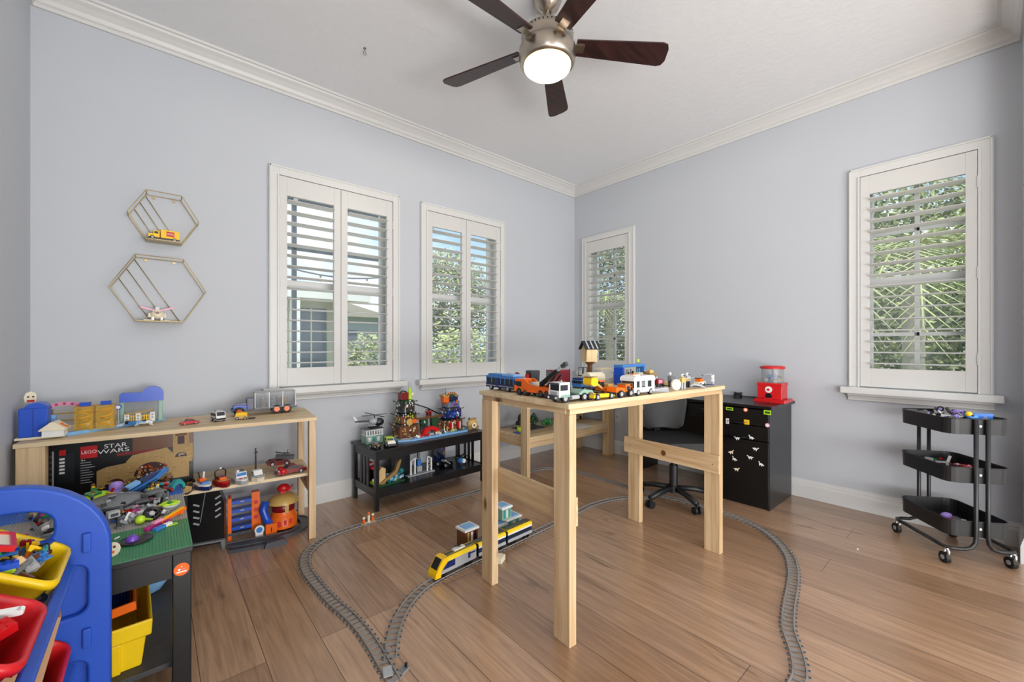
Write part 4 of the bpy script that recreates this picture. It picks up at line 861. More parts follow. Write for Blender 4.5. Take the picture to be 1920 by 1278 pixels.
kit('toy_tow_truck', 'orange heavy toy tow truck with a long black crane boom', 'toy truck', (-2.49, -1.945, T), R(91), [
    ['chassis', [('b', -.135, -.022, .014, .14, .022, .026, 'black')]],
    ['cab', [('b', .085, -.034, .016, .135, .034, .040, 'orange'), ('b', .085, -.033, .040, .128, .033, .062, 'glass_black'), ('b', .083, -.035, .062, .130, .035, .073, 'orange'), ('b', .083, -.035, .040, .089, .035, .062, 'orange'), ('b', .124, -.035, .016, .138, .035, .044, 'orange')]],
    ['side_panel', [('p', [(-.13, .018), (-.10, .044), (.03, .050), (.08, .076), (.082, .018)], 'xz', -.035, -.029, 'orange')]], ['side_panel', [('p', [(-.13, .018), (-.10, .044), (.03, .050), (.08, .076), (.082, .018)], 'xz', .029, .035, 'orange')]],
    ['bed', [('b', -.12, -.0285, .030, .08, .0285, .040, 'dark_grey')]],
    ['winch', [('c', (.04, -.02, .052), (.04, .02, .052), .011, 'light_grey'), ('b', .02, -.024, .040, .06, .024, .048, 'black'), ('b', .0, -.016, .046, .03, .016, .060, 'cream')]],
    ['boom', [('r', (-.045, 0, .082), (.13, .020, .016), (0, R(33), 0), 'black'), ('r', (-.085, 0, .112), (.13, .012, .010), (0, R(33), 0), 'light_grey'), ('r', (-.135, 0, .143), (.028, .018, .016), (0, R(33), 0), 'dark_grey')]],
    ['support_arm', [('r', (-.07, -.018, .066), (.09, .005, .007), (0, R(48), 0), 'black'), ('r', (-.07, .018, .066), (.09, .005, .007), (0, R(48), 0), 'black')]],
    ['tail_rack', [('b', -.142, -.03, .014, -.130, .03, .034, 'light_grey'), ('r', (-.138, 0, .052), (.006, .05, .04), (0, R(-12), 0), 'black')]]]
    +wheels((.105, .066, -.03, -.065, -.10), .029, .0165, .012, 'rubber', 'dark_grey'), bev=.0008)
kit('toy_semi_truck', 'white toy semi truck tractor with a sand green rear deck at the table corner', 'toy truck', (-2.505, -2.125, T), R(180-4), [
    ['chassis', [('b', -.10, -.020, .014, .085, .020, .024, 'dark_grey')]],
    ['cab', [('b', .03, -.031, .022, .088, .031, .048, 'white'), ('b', .033, -.0295, .048, .083, .0295, .070, 'glass_black'), ('b', .03, -.031, .048, .040, .031, .070, 'white'), ('b', .03, -.031, .070, .086, .031, .079, 'white'), ('p', [(.086, .070), (.092, .072), (.092, .077), (.086, .079)], 'xz', -.030, .030, 'dark_grey')]],
    ['pillar', [('b', .080, -.030, .048, .085, -.026, .070, 'white'), ('b', .080, .026, .048, .085, .030, .070, 'white')]],
    ['grille', [('b', .088, -.028, .012, .096, .028, .030, 'dark_grey'), ('b', .088, -.020, .030, .0895, .020, .044, 'light_grey')]],
    ['headlight', [('c', (.096, -.021, .021), (.098, -.021, .021), .0045, 'white')]], ['headlight', [('c', (.096, .021, .021), (.098, .021, .021), .0045, 'white')]],
    ['fender', [('p', [(.03, .022), (.036, .032), (.074, .032), (.080, .022)], 'xz', -.034, .034, 'sand_green')]],
    ['fuel_tank', [('c', (-.020, -.027, .018), (.022, -.027, .018), .009, 'light_grey')]], ['fuel_tank', [('c', (-.020, .027, .018), (.022, .027, .018), .009, 'light_grey')]],
    ['rear_deck', [('p', [(-.11, .028), (-.10, .040), (-.05, .046), (-.025, .034), (-.025, .026), (-.11, .026)], 'xz', -.030, .030, 'sand_green')]],
    ['exhaust', [('c', (.022, -.026, .026), (.022, -.026, .084), .003, 'light_grey')]]]+wheels((.055, -.052, -.088), .027, .0165, .011, 'rubber', 'light_grey'), bev=.0008)
kit('toy_roadster', 'small yellow toy roadster behind the semi truck', 'toy car', (-2.362, -2.163, T), R(-3), [
    ['body', [('p', [(-.066, .010), (-.064, .022), (-.03, .026), (.01, .024), (.05, .022), (.066, .014), (.064, .008)], 'xz', -.027, .027, 'yellow')]],
    ['stripe', [('b', -.02, -.0275, .014, .03, .0275, .018, 'lime')]], ['seat', [('b', -.025, -.016, .024, -.005, .016, .033, 'black')]], ['windscreen', [('r', (.008, 0, .030), (.002, .044, .012), (0, R(-25), 0), 'glass_black')]],
    ['spoiler', [('b', -.068, -.026, .028, -.056, .026, .031, 'gold')]]]+wheels((-.043, .043), .025, .0135, .010, 'rubber', 'light_grey'), bev=.0008)
kit('toy_excavator', 'yellow and orange toy excavator with a raised bucket', 'toy excavator', (-2.255, -2.10, T), R(176), [
    ['track', [('b', -.045, -.034, 0, .045, -.018, .018, 'black')]], ['track', [('b', -.045, .018, 0, .045, .034, .018, 'black')]],
    ['body', [('b', -.045, -.026, .018, .02, .026, .038, 'orange'), ('b', -.040, -.024, .038, -.01, .024, .052, 'gold')]], ['cab', [('b', -.008, -.022, .038, .02, .002, .062, 'glass_black'), ('b', -.010, -.024, .062, .022, .004, .067, 'orange')]],
    ['boom', [('r', (.045, .012, .050), (.07, .010, .010), (0, R(-32), 0), 'gold'), ('r', (.080, .012, .070), (.035, .009, .009), (0, R(15), 0), 'yellow')]],
    ['bucket', [('p', [(.075, .050), (.070, .075), (.085, .088), (.112, .084), (.115, .060), (.10, .050)], 'xz', -.012, .036, 'yellow'), ('b', .072, -.010, .086, .112, .034, .090, 'dark_tan')]]], bev=.0008)
kit('toy_loader', 'orange toy dumper with grey chunky wheels beside the camper van', 'toy truck', (-2.228, -2.172, T), R(-3), [
    ['chassis', [('b', -.05, -.020, .010, .05, .020, .022, 'dark_grey')]], ['hopper', [('p', [(-.06, .024), (-.055, .046), (0, .040), (.005, .022)], 'xz', -.026, .026, 'orange')]],
    ['cab', [('b', .012, -.022, .022, .045, .022, .052, 'orange'), ('b', .018, -.0225, .030, .040, .0225, .046, 'glass_black')]], ['roof', [('b', .008, -.024, .052, .050, .024, .056, 'dark_tan')]]]+wheels((-.03, .036), .026, .016, .013, 'rubber', 'light_grey'), bev=.0008)
kit('toy_camper_van', 'white toy camper van with a rounded roof near the middle of the table edge', 'toy van', (-2.095, -2.178, T), R(-4), [
    ['body', [('b', -.075, -.036, .014, .075, .036, .036, 'white'), ('b', -.073, -.034, .036, .073, .034, .064, 'glass_black')]],
    ['wall_panel', [('b', a, -.0365, .036, b, -.0335, .066, 'white') for a, b in ((-.075, -.058), (-.036, -.022), (.006, .022), (.052, .075))]+[('b', a, .0335, .036, b, .0365, .066, 'white') for a, b in ((-.075, -.058), (-.036, -.022), (.006, .022), (.052, .075))]],
    ['window_shade', [('b', -.020, -.0362, .040, .004, -.0345, .062, 'grey')]], ['roof', [('p', [(-.082, .066), (-.080, .080), (-.066, .088), (.060, .088), (.074, .082), (.078, .066)], 'xz', -.038, .038, 'white')]],
    ['trim', [('b', -.080, -.039, .064, .078, .039, .067, 'light_grey')]], ['open_end', [('b', -.079, -.030, .020, -.0755, .030, .060, 'brown'), ('b', -.082, -.024, .040, -.079, .024, .044, 'cream'), ('b', -.082, -.02, .022, -.079, .01, .036, 'dark_red')]],
    ['roof_rack', [('b', -.06, -.02, .088, -.01, .02, .093, 'cream'), ('b', -.05, -.012, .093, -.02, .012, .096, 'orange')]], ['bumper', [('b', .075, -.033, .012, .080, .033, .022, 'light_grey')]]]+wheels((-.046, .046), .031, .0145, .010, 'rubber', 'light_grey'), bev=.001)
kit('toy_tanker', 'white toy tanker trailer with a blue cab behind the yellow roadster', 'toy truck', (-2.165, -1.955, T), R(180), [
    ['chassis', [('b', -.085, -.024, .014, .10, .024, .028, 'dark_grey'), ('b', -.08, -.030, .024, .03, .030, .036, 'lavender')]], ['tank', [('c', (-.085, 0, .064), (.028, 0, .064), .030, 'cream')]], ['tank_saddle', [('b', -.06, -.022, .034, -.05, .022, .045, 'dark_tan'), ('b', 0, -.022, .034, .01, .022, .045, 'dark_tan')]],
    ['cab', [('b', .045, -.028, .028, .098, .028, .062, 'mid_blue'), ('b', .06, -.0285, .044, .0985, .0285, .058, 'glass_black'), ('b', .04, -.028, .062, .096, .028, .070, 'dark_blue')]], ['air_horn', [('b', .05, -.02, .070, .07, .02, .076, 'light_grey')]]]+wheels((-.065, -.03, .075), .026, .0155, .010), bev=.001)
kit('toy_hatchback', 'pale blue toy car tucked behind the tow truck boom', 'toy car', (-2.30, -1.87, T), R(-20), [['body', [('b', -.055, -.026, .010, .055, .026, .028, 'light_blue'), ('b', -.035, -.024, .028, .03, .024, .042, 'glass_black'), ('b', -.033, -.024, .042, .026, .024, .046, 'light_blue')]]]+wheels((-.035, .035), .023, .012, .008), bev=.001)
kit('toy_glider', 'white toy aircraft with long flat wings lying behind the tanker', 'toy aircraft', (-2.20, -1.80, T), R(12), [['fuselage', [('p', [(-.08, .006), (-.07, .022), (.05, .026), (.09, .014), (.09, .006)], 'xz', -.012, .012, 'white')]], ['wing', [('b', -.02, -.09, .026, .02, .09, .030, 'white')]], ['wing_stripe', [('b', -.014, -.085, .030, .014, .085, .0315, 'sand_green')]], ['tail_fin', [('p', [(-.08, .022), (-.085, .045), (-.07, .045), (-.055, .022)], 'xz', -.002, .002, 'light_blue')]], ['skid', [('b', -.04, -.008, 0, .04, .008, .006, 'dark_grey')]]])
kit('toy_container', 'dark red ribbed toy freight container standing at the back of the tall table', 'toy container', (bx_(1046, -1.66), -1.66, T), R(-8), [['container', [('b', -.065, -.028, .0, .065, .028, .095, 'maroon')]+[('b', x, -.0295, .006, x+.005, -.028, .089, 'dark_red') for x in [(-.060+.011*i) for i in range(11)]]], ['corner_post', [('b', .062, -.031, 0, .068, -.025, .097, 'dark_red'), ('b', -.068, -.031, 0, -.062, -.025, .097, 'dark_red')]], ['door', [('b', -.067, -.024, .004, -.065, .024, .09, 'grey')]]], sc=.95)
kit('toy_fire_truck', 'red toy fire truck with a grey hatch behind the blue bus', 'toy truck', (bx_(968, -1.60), -1.60, T), R(-6), [['body', [('b', -.07, -.026, .014, .07, .026, .05, 'red'), ('b', -.06, -.024, .05, -.01, .024, .062, 'red')]], ['dome', [('s', (-.045, 0, .060), .022, 'red'), ('s', (.005, 0, .066), .018, 'dark_red')]], ['ladder', [('b', -.02, -.014, .052, .07, -.010, .058, 'light_grey'), ('b', -.02, .010, .052, .07, .014, .058, 'light_grey')]]]+wheels((-.045, .045), .024, .014, .009), bev=.001)
kit('toy_skip', 'dark grey toy hopper beside the red fire truck', 'toy container', (bx_(999, -1.63), -1.63, T), R(-5), [['hopper', [('p', [(-.022, 0), (-.03, .085), (-.024, .092), (.024, .092), (.03, .085), (.022, 0)], 'xz', -.024, .024, 'dark_grey')]], ['red_arm', [('b', -.045, -.01, .05, -.0305, .01, .072, 'red')]]], bev=.002)
kit('toy_trolley', 'small black open-frame toy trolley before the birdhouse', 'toy', (bx_(1093, -1.70), -1.70, T+.0), 0, [['base', [('b', -.02, -.016, 0, .02, .016, .05, 'sand_green'), ('b', -.022, -.018, .05, .022, .018, .054, 'black')]], ['frame', [('t', [(-.02, -.014, .054), (-.02, -.014, .098), (.02, -.014, .098), (.02, -.014, .054)], .0022, 'black'), ('t', [(-.02, .014, .054), (-.02, .014, .098), (.02, .014, .098), (.02, .014, .054)], .0022, 'black')]]])
bh = thing('birdhouse', 'toy birdhouse with a striped dark roof on a brown tree stump post', 'birdhouse', (bx_(1106, -1.62), -1.62, T), R(-24), sc=.93)
MB().lathe([(.045, 0), (.02, .012), (.017, .05), (.016, .11), (.022, .122)], 'brown', n=10, smooth=False).build('post', bh)
MB().lathe([(.03, .122), (.034, .130), (.026, .134)], 'brown', n=8, smooth=False).build('bracket', bh)
MB().prism([(-.030, .134), (.030, .134), (.042, .215), (0, .262), (-.042, .215)], 'yz', -.042, .034, 'birdhouse_wood').build('house_box', bh)
rf = MB()
for s_ in (-1, 1): rf.rbox((-.002, s_*.027, .244), (.112, .074, .006), (R(-s_*47), 0, 0), 'glass_black')
ro = rf.build('roof', bh); st_ = MB()
for s_ in (-1, 1):
    for k in range(3): st_.rbox((-.034+.032*k, s_*.0295, .2475), (.010, .072, .0025), (R(-s_*47), 0, 0), 'light_grey')
st_.build('roof_stripe', ro)
MB().cyl((.034, 0, .205), (.0365, 0, .205), .016, 'white', n=20).cyl((.0365, 0, .205), (.038, 0, .205), .0125, 'black', n=20).build('entrance_hole', bh)
MB().box(.034, -.022, .165, .070, .022, .170, 'dark_grey').cyl((.05, 0, .13), (.05, 0, .165), .004, 'white').build('perch', bh)
MB().tube([(.015, .0, .04), (.045, .012, .046)], .003, 'brown').sph((.05, .014, .047), .006, 'green', 8).build('twig', bh)
kit('toy_white_wall', 'plain white toy hangar block behind the excavator', 'toy building', (bx_(1132, -1.68), -1.68, T), R(-4), [['block', [('b', -.045, -.02, 0, .045, .02, .075, 'white')]], ['roof', [('p', [(-.05, .075), (-.048, .088), (.048, .088), (.05, .075)], 'xz', -.024, .024, 'cream')]], ['ledge', [('b', -.06, -.045, 0, .05, -.0205, .03, 'white')]]], bev=.002)
kit('toy_space_rocket', 'white toy shuttle standing upright beside the blue frame', 'toy rocket', (bx_(1155, -1.75), -1.75, T), 0, [['fuselage', [('l', [(.014, .006), (.016, .05), (.012, .085), (.004, .1), (.001, .102)], 'white')]], ['booster', [('l', [(.006, 0), (.007, .06), (.001, .075)], 'light_grey', (-.02, 0, 0))]], ['booster', [('l', [(.006, 0), (.007, .06), (.001, .075)], 'light_grey', (.02, 0, 0))]], ['window', [('c', (0, -.0155, .07), (0, -.013, .07), .004, 'black'), ('c', (0, -.0165, .055), (0, -.013, .055), .004, 'black')]]])
fx = (bx_(1163, -1.86)+bx_(1209, -1.86))/2; fw_ = bx_(1209, -1.86)-bx_(1163, -1.86)
kit('toy_display_stage', 'bright blue toy frame with a pale backdrop and dark green figures inside', 'toy', (fx, -1.84, T), R(3), [
    ['frame', [('b', -fw_/2, -.03, 0, -fw_/2+.018, .03, .098, 'blue'), ('b', fw_/2-.018, -.03, 0, fw_/2, .03, .098, 'mid_blue'), ('b', -fw_/2, -.03, .0985, fw_/2, .03, .114, 'mid_blue'), ('b', -fw_/2+.018, -.03, 0, fw_/2-.018, .03, .012, 'blue')]],
    ['backdrop', [('b', -fw_/2+.018, .022, .012, fw_/2-.018, .028, .0985, 'cream')]], ['pillar', [('b', -.01, .0, .012, .0, .012, .085, 'white'), ('b', .012, .0, .012, .02, .012, .085, 'light_grey')]],
    ['figure', [('p', [(-.045, .012), (-.02, .012), (-.024, .05), (-.03, .07), (-.04, .045)], 'xz', -.012, -.004, 'dark_green')]], ['figure', [('p', [(.005, .012), (.028, .012), (.024, .06), (.016, .075), (.010, .055)], 'xz', -.014, -.004, 'glass_black')]],
    ['flag', [('c', (fw_/2-.02, 0, .114), (fw_/2-.02, 0, .140), .0016, 'dark_tan'), ('b', fw_/2-.042, -.001, .124, fw_/2-.02, .001, .142, 'lime')]]], bev=.0015)
kit('toy_beige_block', 'cream toy booth with green antennas beside the blue frame', 'toy building', (-1.70, -1.93, T), R(5), [['block', [('b', -.024, -.018, 0, .024, .018, .072, 'cream')]], ['antenna', [('c', (-.01, 0, .072), (-.01, 0, .092), .0014, 'lime'), ('c', (.012, 0, .072), (.014, 0, .096), .0014, 'lime')]]], bev=.001)
kit('toy_speaker_tower', 'dark grey toy locker with a white lamp on top', 'toy', (-1.62, -1.93, T), R(5), [['locker', [('b', -.022, -.018, 0, .022, .018, .074, 'dark_grey'), ('b', -.014, -.0195, .03, .014, -.018, .058, 'black')]], ['lamp', [('c', (0, 0, .074), (0, 0, .082), .009, 'white')]]], bev=.001)
kit('toy_tractor', 'dark red and grey toy tractor behind the striped ramp', 'toy tractor', (-1.80, -2.08, T), R(-100), [['chassis', [('b', -.045, -.014, .014, .045, .014, .026, 'dark_grey')]], ['hood', [('b', .0, -.02, .026, .048, .02, .052, 'dark_red'), ('b', .048, -.014, .030, .050, .014, .048, 'pink')]], ['cab', [('b', -.04, -.022, .026, -.002, .022, .064, 'glass_black'), ('b', -.044, -.026, .064, .002, .026, .080, 'dark_tan'), ('b', -.034, -.014, .080, -.008, .014, .096, 'gold')]]]+wheels((-.03,), .026, .022, .014)+wheels((.034,), .024, .015, .010), bev=.001)
kit('striped_ramp', 'low toy ramp with white and violet stripes lying at the table edge', 'toy ramp', (-1.935, -2.165, T), R(-32), [['ramp', [('p', [(-.06, 0), (-.058, .006), (.058, .018), (.06, 0)], 'xz', -.03, .03, 'grey')]], ['stripe', [('r', (0, y, .0135), (.116, .006, .002), (0, R(-5.9), 0), c) for y, c in ((-.024, 'white'), (-.012, 'lavender'), (0, 'white'), (.012, 'dark_blue'), (.024, 'white'))]]])
kit('toy_fossil_wheel', 'cream round toy wheel leaning by the tractor', 'toy', (-1.80, -2.205, T), R(70), [['wheel', [('c', (-.006, 0, .028), (.006, 0, .028), .028, 'cream')]], ['spiral', [('t', [(.0065, .022*math.cos(R(30*k))*(1-k/26), .028+.022*math.sin(R(30*k))*(1-k/26)) for k in range(22)], .0014, 'dark_tan')]]])
def mech(label, x, y, rz, c1, c2, h=.075):
    kit('toy_robot', label, 'toy robot', (x, y, T), rz, [['torso', [('b', -.014, -.010, .034, .014, .010, .060, c1)]], ['head', [('s', (0, 0, .070), .009, 'white'), ('b', -.005, -.010, .067, .005, -.008, .073, 'black')]],
        ['leg', [('b', -.014, -.008, 0, -.003, .008, .034, c2)]], ['leg', [('b', .003, -.008, 0, .014, .008, .034, c2)]], ['arm', [('t', [(-.016, 0, .056), (-.028, -.006, .044), (-.030, -.020, .038)], .004, c1)]], ['arm', [('t', [(.016, 0, .056), (.030, -.004, .046), (.034, -.018, .052)], .004, c1)]]], bev=.0008, group='toy robots on the work table')
mech('white toy robot with cream legs next to the round wheel', -1.725, -2.03, R(10), 'white', 'cream'); mech('tan toy robot with one arm raised behind the round wheel', -1.72, -2.20, R(-20), 'gold', 'light_grey')
mech('grey toy robot standing tallest of the robots', -1.66, -2.10, R(15), 'grey', 'dark_grey'); mech('black and grey toy robot nearest the small station', -1.61, -2.17, R(-10), 'light_grey', 'black')
kit('toy_lizard', 'pale grey crouching toy creature at the foot of the robots', 'toy', (-1.64, -2.235, T), R(-35), [['body', [('t', [(-.035, 0, .014), (-.01, .004, .022), (.02, -.002, .016), (.045, .002, .004)], .007, 'light_grey')]], ['leg', [('t', [(-.015, 0, .018), (-.02, -.02, .003)], .003, 'grey')]], ['leg', [('t', [(.012, 0, .016), (.016, -.022, .003)], .003, 'grey')]]])
kit('toy_space_station', 'grey toy landing plate at the outer end of the table', 'toy', (-1.475, -2.20, T), R(-3), [['plate', [('bs', -.085, -.035, 0, .05, .035, .006, 'grey')]], ['solar_panel', [('b', .02, -.03, .006, .05, .01, .009, 'dark_blue')]]])
kit('toy_rover', 'small cream and orange toy car on the grey landing plate', 'toy car', (-1.515, -2.195, T+.0075), R(-3), [['body', [('b', -.032, -.016, .006, .032, .016, .020, 'cream'), ('b', -.024, -.015, .020, .012, .015, .036, 'orange'), ('b', -.028, -.016, .036, -.006, .016, .041, 'brown')]]]+wheels((-.02, .02), .015, .008, .006))
kit('toy_astronaut', 'white toy astronaut figure holding a long grey beam overhead', 'toy figure', (-1.405, -2.215, T), R(-5), [['legs', [('b', -.008, -.005, 0, -.001, .005, .022, 'light_grey'), ('b', .001, -.005, 0, .008, .005, .022, 'light_grey')]], ['torso', [('p', [(-.009, .022), (.009, .022), (.007, .042), (-.007, .042)], 'xz', -.006, .006, 'white')]], ['helmet', [('s', (0, 0, .052), .010, 'white')]], ['held_beam', [('r', (-.055, 0, .060), (.10, .008, .007), (0, R(2), 0), 'grey'), ('b', -.1, -.002, .062, -.01, .002, .067, 'light_grey')]], ['arm', [('t', [(-.008, 0, .038), (-.018, -.004, .050), (-.016, -.002, .058)], .0028, 'white')]]])

pile('among the small robots on the work table', 34, lambda i, rg: (-1.93+.42*rg.random(), -2.17+.19*rg.random(), T+.002), 'bits around the toy robots', ['light_grey', 'white', 'dark_grey', 'tan', 'cream', 'lime', 'black', 'grey', 'gold'], 93, kinds=['brick', 'slope', 'wheel', 'dish', 'figure', 'plate'], sc=(1.2, 2.0))
pile('behind the tanker on the work table', 26, lambda i, rg: (-2.30+.55*rg.random(), -1.78+.10*rg.random(), T+.002), 'bits behind the toy tanker', ['white', 'light_grey', 'sand_green', 'light_blue', 'red', 'dark_grey'], 94, kinds=['brick', 'slope', 'plate', 'wheel'], sc=(1.4, 2.2))
# ------------------------------------------------------------------ toys on the corner table
cz = LZ+.0003
for (x, y, w_, d_, c, lb) in ((-1.27, -.55, .30, .24, 'green', 'green studded plate at the open corner of the low pine table'), (-1.27, -.29, .26, .22, 'tan', 'tan studded plate behind the green one on the low pine table')):
    o = MB().box(0, 0, 0, w_, d_, .003, c).studs(0, 0, w_, d_, .003, c, .016, .005, 6, .003).build('building_plate'); tag(put(o, (x, y, cz)), lb, 'building plate')
kit('toy_hut', 'small pink and brown toy hut on the tan plate', 'toy building', (-1.20, -.22, cz+.006), 0, [['wall', [('b', -.03, -.02, 0, .03, .02, .035, 'pink')]], ['roof', [('p', [(-.04, .035), (.04, .035), (0, .06)], 'xz', -.025, .025, 'dark_red')]]])
pile('on the green plate of the corner table', 14, lambda i, rg: (rg.uniform(-1.25, -1.0), rg.uniform(-.53, -.34), cz+.010), 'pieces on the corner table', ['tan', 'gold', 'green', 'cream', 'lime'], 21, sc=(1.5, 2.2))
lz2 = .3505
kit('white_sheet', 'large sheet of white paper overhanging the lower shelf of the corner table', 'paper', (-.62, -.47, lz2), R(-6), [['sheet', [('b', -.16, -.14, 0, .20, .10, .0012, 'paper')]]])
o = MB().box(-.14, -.10, 0, .14, .10, .004, 'dark_grey').studs(-.14, -.10, .14, .10, .004, 'dark_grey', .016, .005, 6, .003).build('building_plate'); tag(put(o, (-.98, -.25, lz2)), 'dark grey plate on the lower shelf of the corner table', 'building plate')
def toy_tree(label, x, y, z, h, c):
    t = thing('toy_tree', label, 'toy tree', (x, y, z), 0, 'toy trees on the lower shelf'); MB().cyl((0, 0, 0), (0, 0, h*.5), .008, 'brown').build('trunk', t)
    f = MB(); rg = random.Random(int(h*1000))
    for k in range(16): a = rg.uniform(0, 6.28); q = rg.random(); f.sph((.045*(1-q)*math.cos(a), .045*(1-q)*math.sin(a), h*(.3+.7*q)), .02*(1.2-q*.6), c, 8)
    f.build('foliage', t)
toy_tree('bushy dark green toy tree on the dark grey plate', -.93, -.27, lz2+.008, .13, 'dark_green'); toy_tree('slim black-green toy tree near the table leg', -1.10, -.27, lz2+.008, .15, 'glass_black'); toy_tree('low green toy tree beside the white sheet', -.80, -.33, lz2+.001, .08, 'green')
kit('lime_monster', 'bright lime toy creature on a blue base by the corner table leg', 'toy', (-1.20, -.36, lz2), 0, [['base', [('b', -.045, -.04, 0, .045, .04, .008, 'blue')]], ['body', [('s', (0, 0, .03), .026, 'lime')]], ['horn', [('c', (-.015, 0, .045), (-.025, 0, .075), .006, 'lime', .001)]], ['horn', [('c', (.015, 0, .045), (.025, 0, .075), .006, 'lime', .001)]]])
kit('toy_diorama', 'low pale toy town scene with two dark posts on the lower shelf', 'toy', (-.33, -.22, lz2), R(-5), [['plate', [('b', -.13, -.08, 0, .13, .08, .004, 'dark_tan')]], ['wall', [('b', -.10, .02, .004, -.02, .03, .03, 'cream'), ('b', .0, -.03, .004, .09, -.02, .022, 'light_grey')]], ['post', [('b', -.115, -.05, .004, -.10, -.035, .045, 'black')]], ['post', [('b', .10, -.06, .004, .115, -.045, .04, 'black')]], ['figure', [('c', (.085, 0, .004), (.085, 0, .06), .006, 'white'), ('s', (.085, 0, .078), .014, 'glass_black')]]])

# ------------------------------------------------------------------ hexagon wall shelves
def hexshelf(label, pts, floor_label):
    """pts: six corners (x, z) on the wall, clockwise from the top"""
    t = thing('hexagon_shelf', label, 'wall shelf', (0, 0, 0), 0, 'hexagon shelves'); dp = .108
    f = MB(); g = MB()
    for y in (-.006, -dp): f.tube([(x, y, z) for x, z in pts], .0032, 'brass', 8, True)
    for x, z in pts: f.tube([(x, -.006, z), (x, -dp, z)], .003, 'brass', 8)
    f.build('wire_frame', t)
    (x3, z3), (x4, z4) = pts[3], pts[4]
    MB().box(min(x3, x4), -dp, z3-.004, max(x3, x4), -.004, z3+.003, 'brass').build('shelf_board', t)
    p5, p0, p4 = Vector(pts[5]), Vector(pts[0]), Vector(pts[4])
    for k in range(1, 4):
        a = p5.lerp(p0, k/3.2); b_ = p4.lerp(Vector(pts[3]), k/3.2) ; g.tube([(a.x, -.006, a.y), (b_.x, -.006, b_.y)], .0024, 'brass', 6)
    g.build('diagonal_wire', t)
    for u in (.2, .8):
        q = p0.lerp(Vector(pts[1]), u); MB().cyl((q.x, -.0015, q.y-.012), (q.x, -.007, q.y-.012), .008, 'brass').build('hanging_loop', t)
    return t
# corner points read on the front wire, brought to the wall plane
def hexpts(cx, cz_, r, squash=1.0): return [(cx+r*math.cos(R(a)), cz_+r*math.sin(R(a))) for a in (120, 60, 0, -60, -120, 180)]
hexshelf('smaller brass wire hexagon shelf holding a yellow toy truck', hexpts(-3.733, 1.908, .158), '')
hexshelf('larger brass wire hexagon shelf holding a pink and white toy', hexpts(-3.752, 1.487, .213), '')
hz1 = 1.908-.158*math.sin(R(60))+.0033; hz2 = 1.487-.213*math.sin(R(60))+.0033
yt = kit('toy_delivery_truck', 'yellow toy delivery truck with a red square logo on the upper hexagon shelf', 'toy truck', (-3.735, -.062, hz1), R(180+8), [
    ['chassis', [('b', -.07, -.02, .006, .072, .02, .014, 'dark_grey')]], ['cargo_box', [('b', -.07, -.024, .014, .018, .024, .062, 'yellow')]], ['cab', [('b', .022, -.020, .014, .05, .020, .052, 'yellow'), ('b', .05, -.018, .014, .072, .018, .032, 'yellow'), ('p', [(.0495, .034), (.051, .034), (.0485, .050), (.0475, .050)], 'xz', -.017, .017, 'glass_black')]],
    ['side_window', [('b', .028, -.0205, .034, .046, .0205, .047, 'glass_black')]], ['bumper', [('b', .072, -.018, .008, .076, .018, .016, 'light_grey')]]]+wheels((-.045, .055), .020, .0105, .008), bev=.001)
for s_ in (1,):
    lg = MB().box(-.045, .0241, .026, -.008, .0252, .054, 'red').build('logo_panel', yt); text('LEGO', .013, 'white', lg, (-.0265, .0256, .040), (W90, 0, PI), .0004)
kit('toy_cat_plane', 'pink and white toy creature with outspread wings on the lower hexagon shelf', 'toy', (-3.765, -.060, hz2), R(4), [
    ['body', [('s', (0, 0, .038), .030, 'cream', (1, .8, .95))]], ['face', [('c', (0, -.022, .045), (0, -.026, .045), .008, 'brown'), ('c', (-.012, -.022, .05), (-.012, -.025, .05), .003, 'black'), ('c', (.012, -.022, .05), (.012, -.025, .05), .003, 'black')]],
    ['wing', [('p', [(-.01, .062), (-.075, .082), (-.072, .070), (-.01, .054)], 'xz', -.012, .012, 'pink')]], ['wing', [('p', [(.01, .062), (.01, .054), (.072, .074), (.075, .086)], 'xz', -.012, .012, 'pink')]], ['topknot', [('s', (0, 0, .072), .012, 'white')]],
    ['leg', [('b', -.026, -.014, 0, -.014, .012, .022, 'white')]], ['leg', [('b', .014, -.014, 0, .026, .012, .022, 'white')]], ['base', [('b', -.06, -.022, 0, -.028, .012, .005, 'cream'), ('b', .028, -.022, 0, .055, .012, .005, 'cream')]], ['ear', [('c', (.034, 0, .02), (.034, 0, .045), .010, 'cream', .004)]], ['ear', [('c', (-.034, 0, .02), (-.034, 0, .045), .010, 'cream', .004)]]])

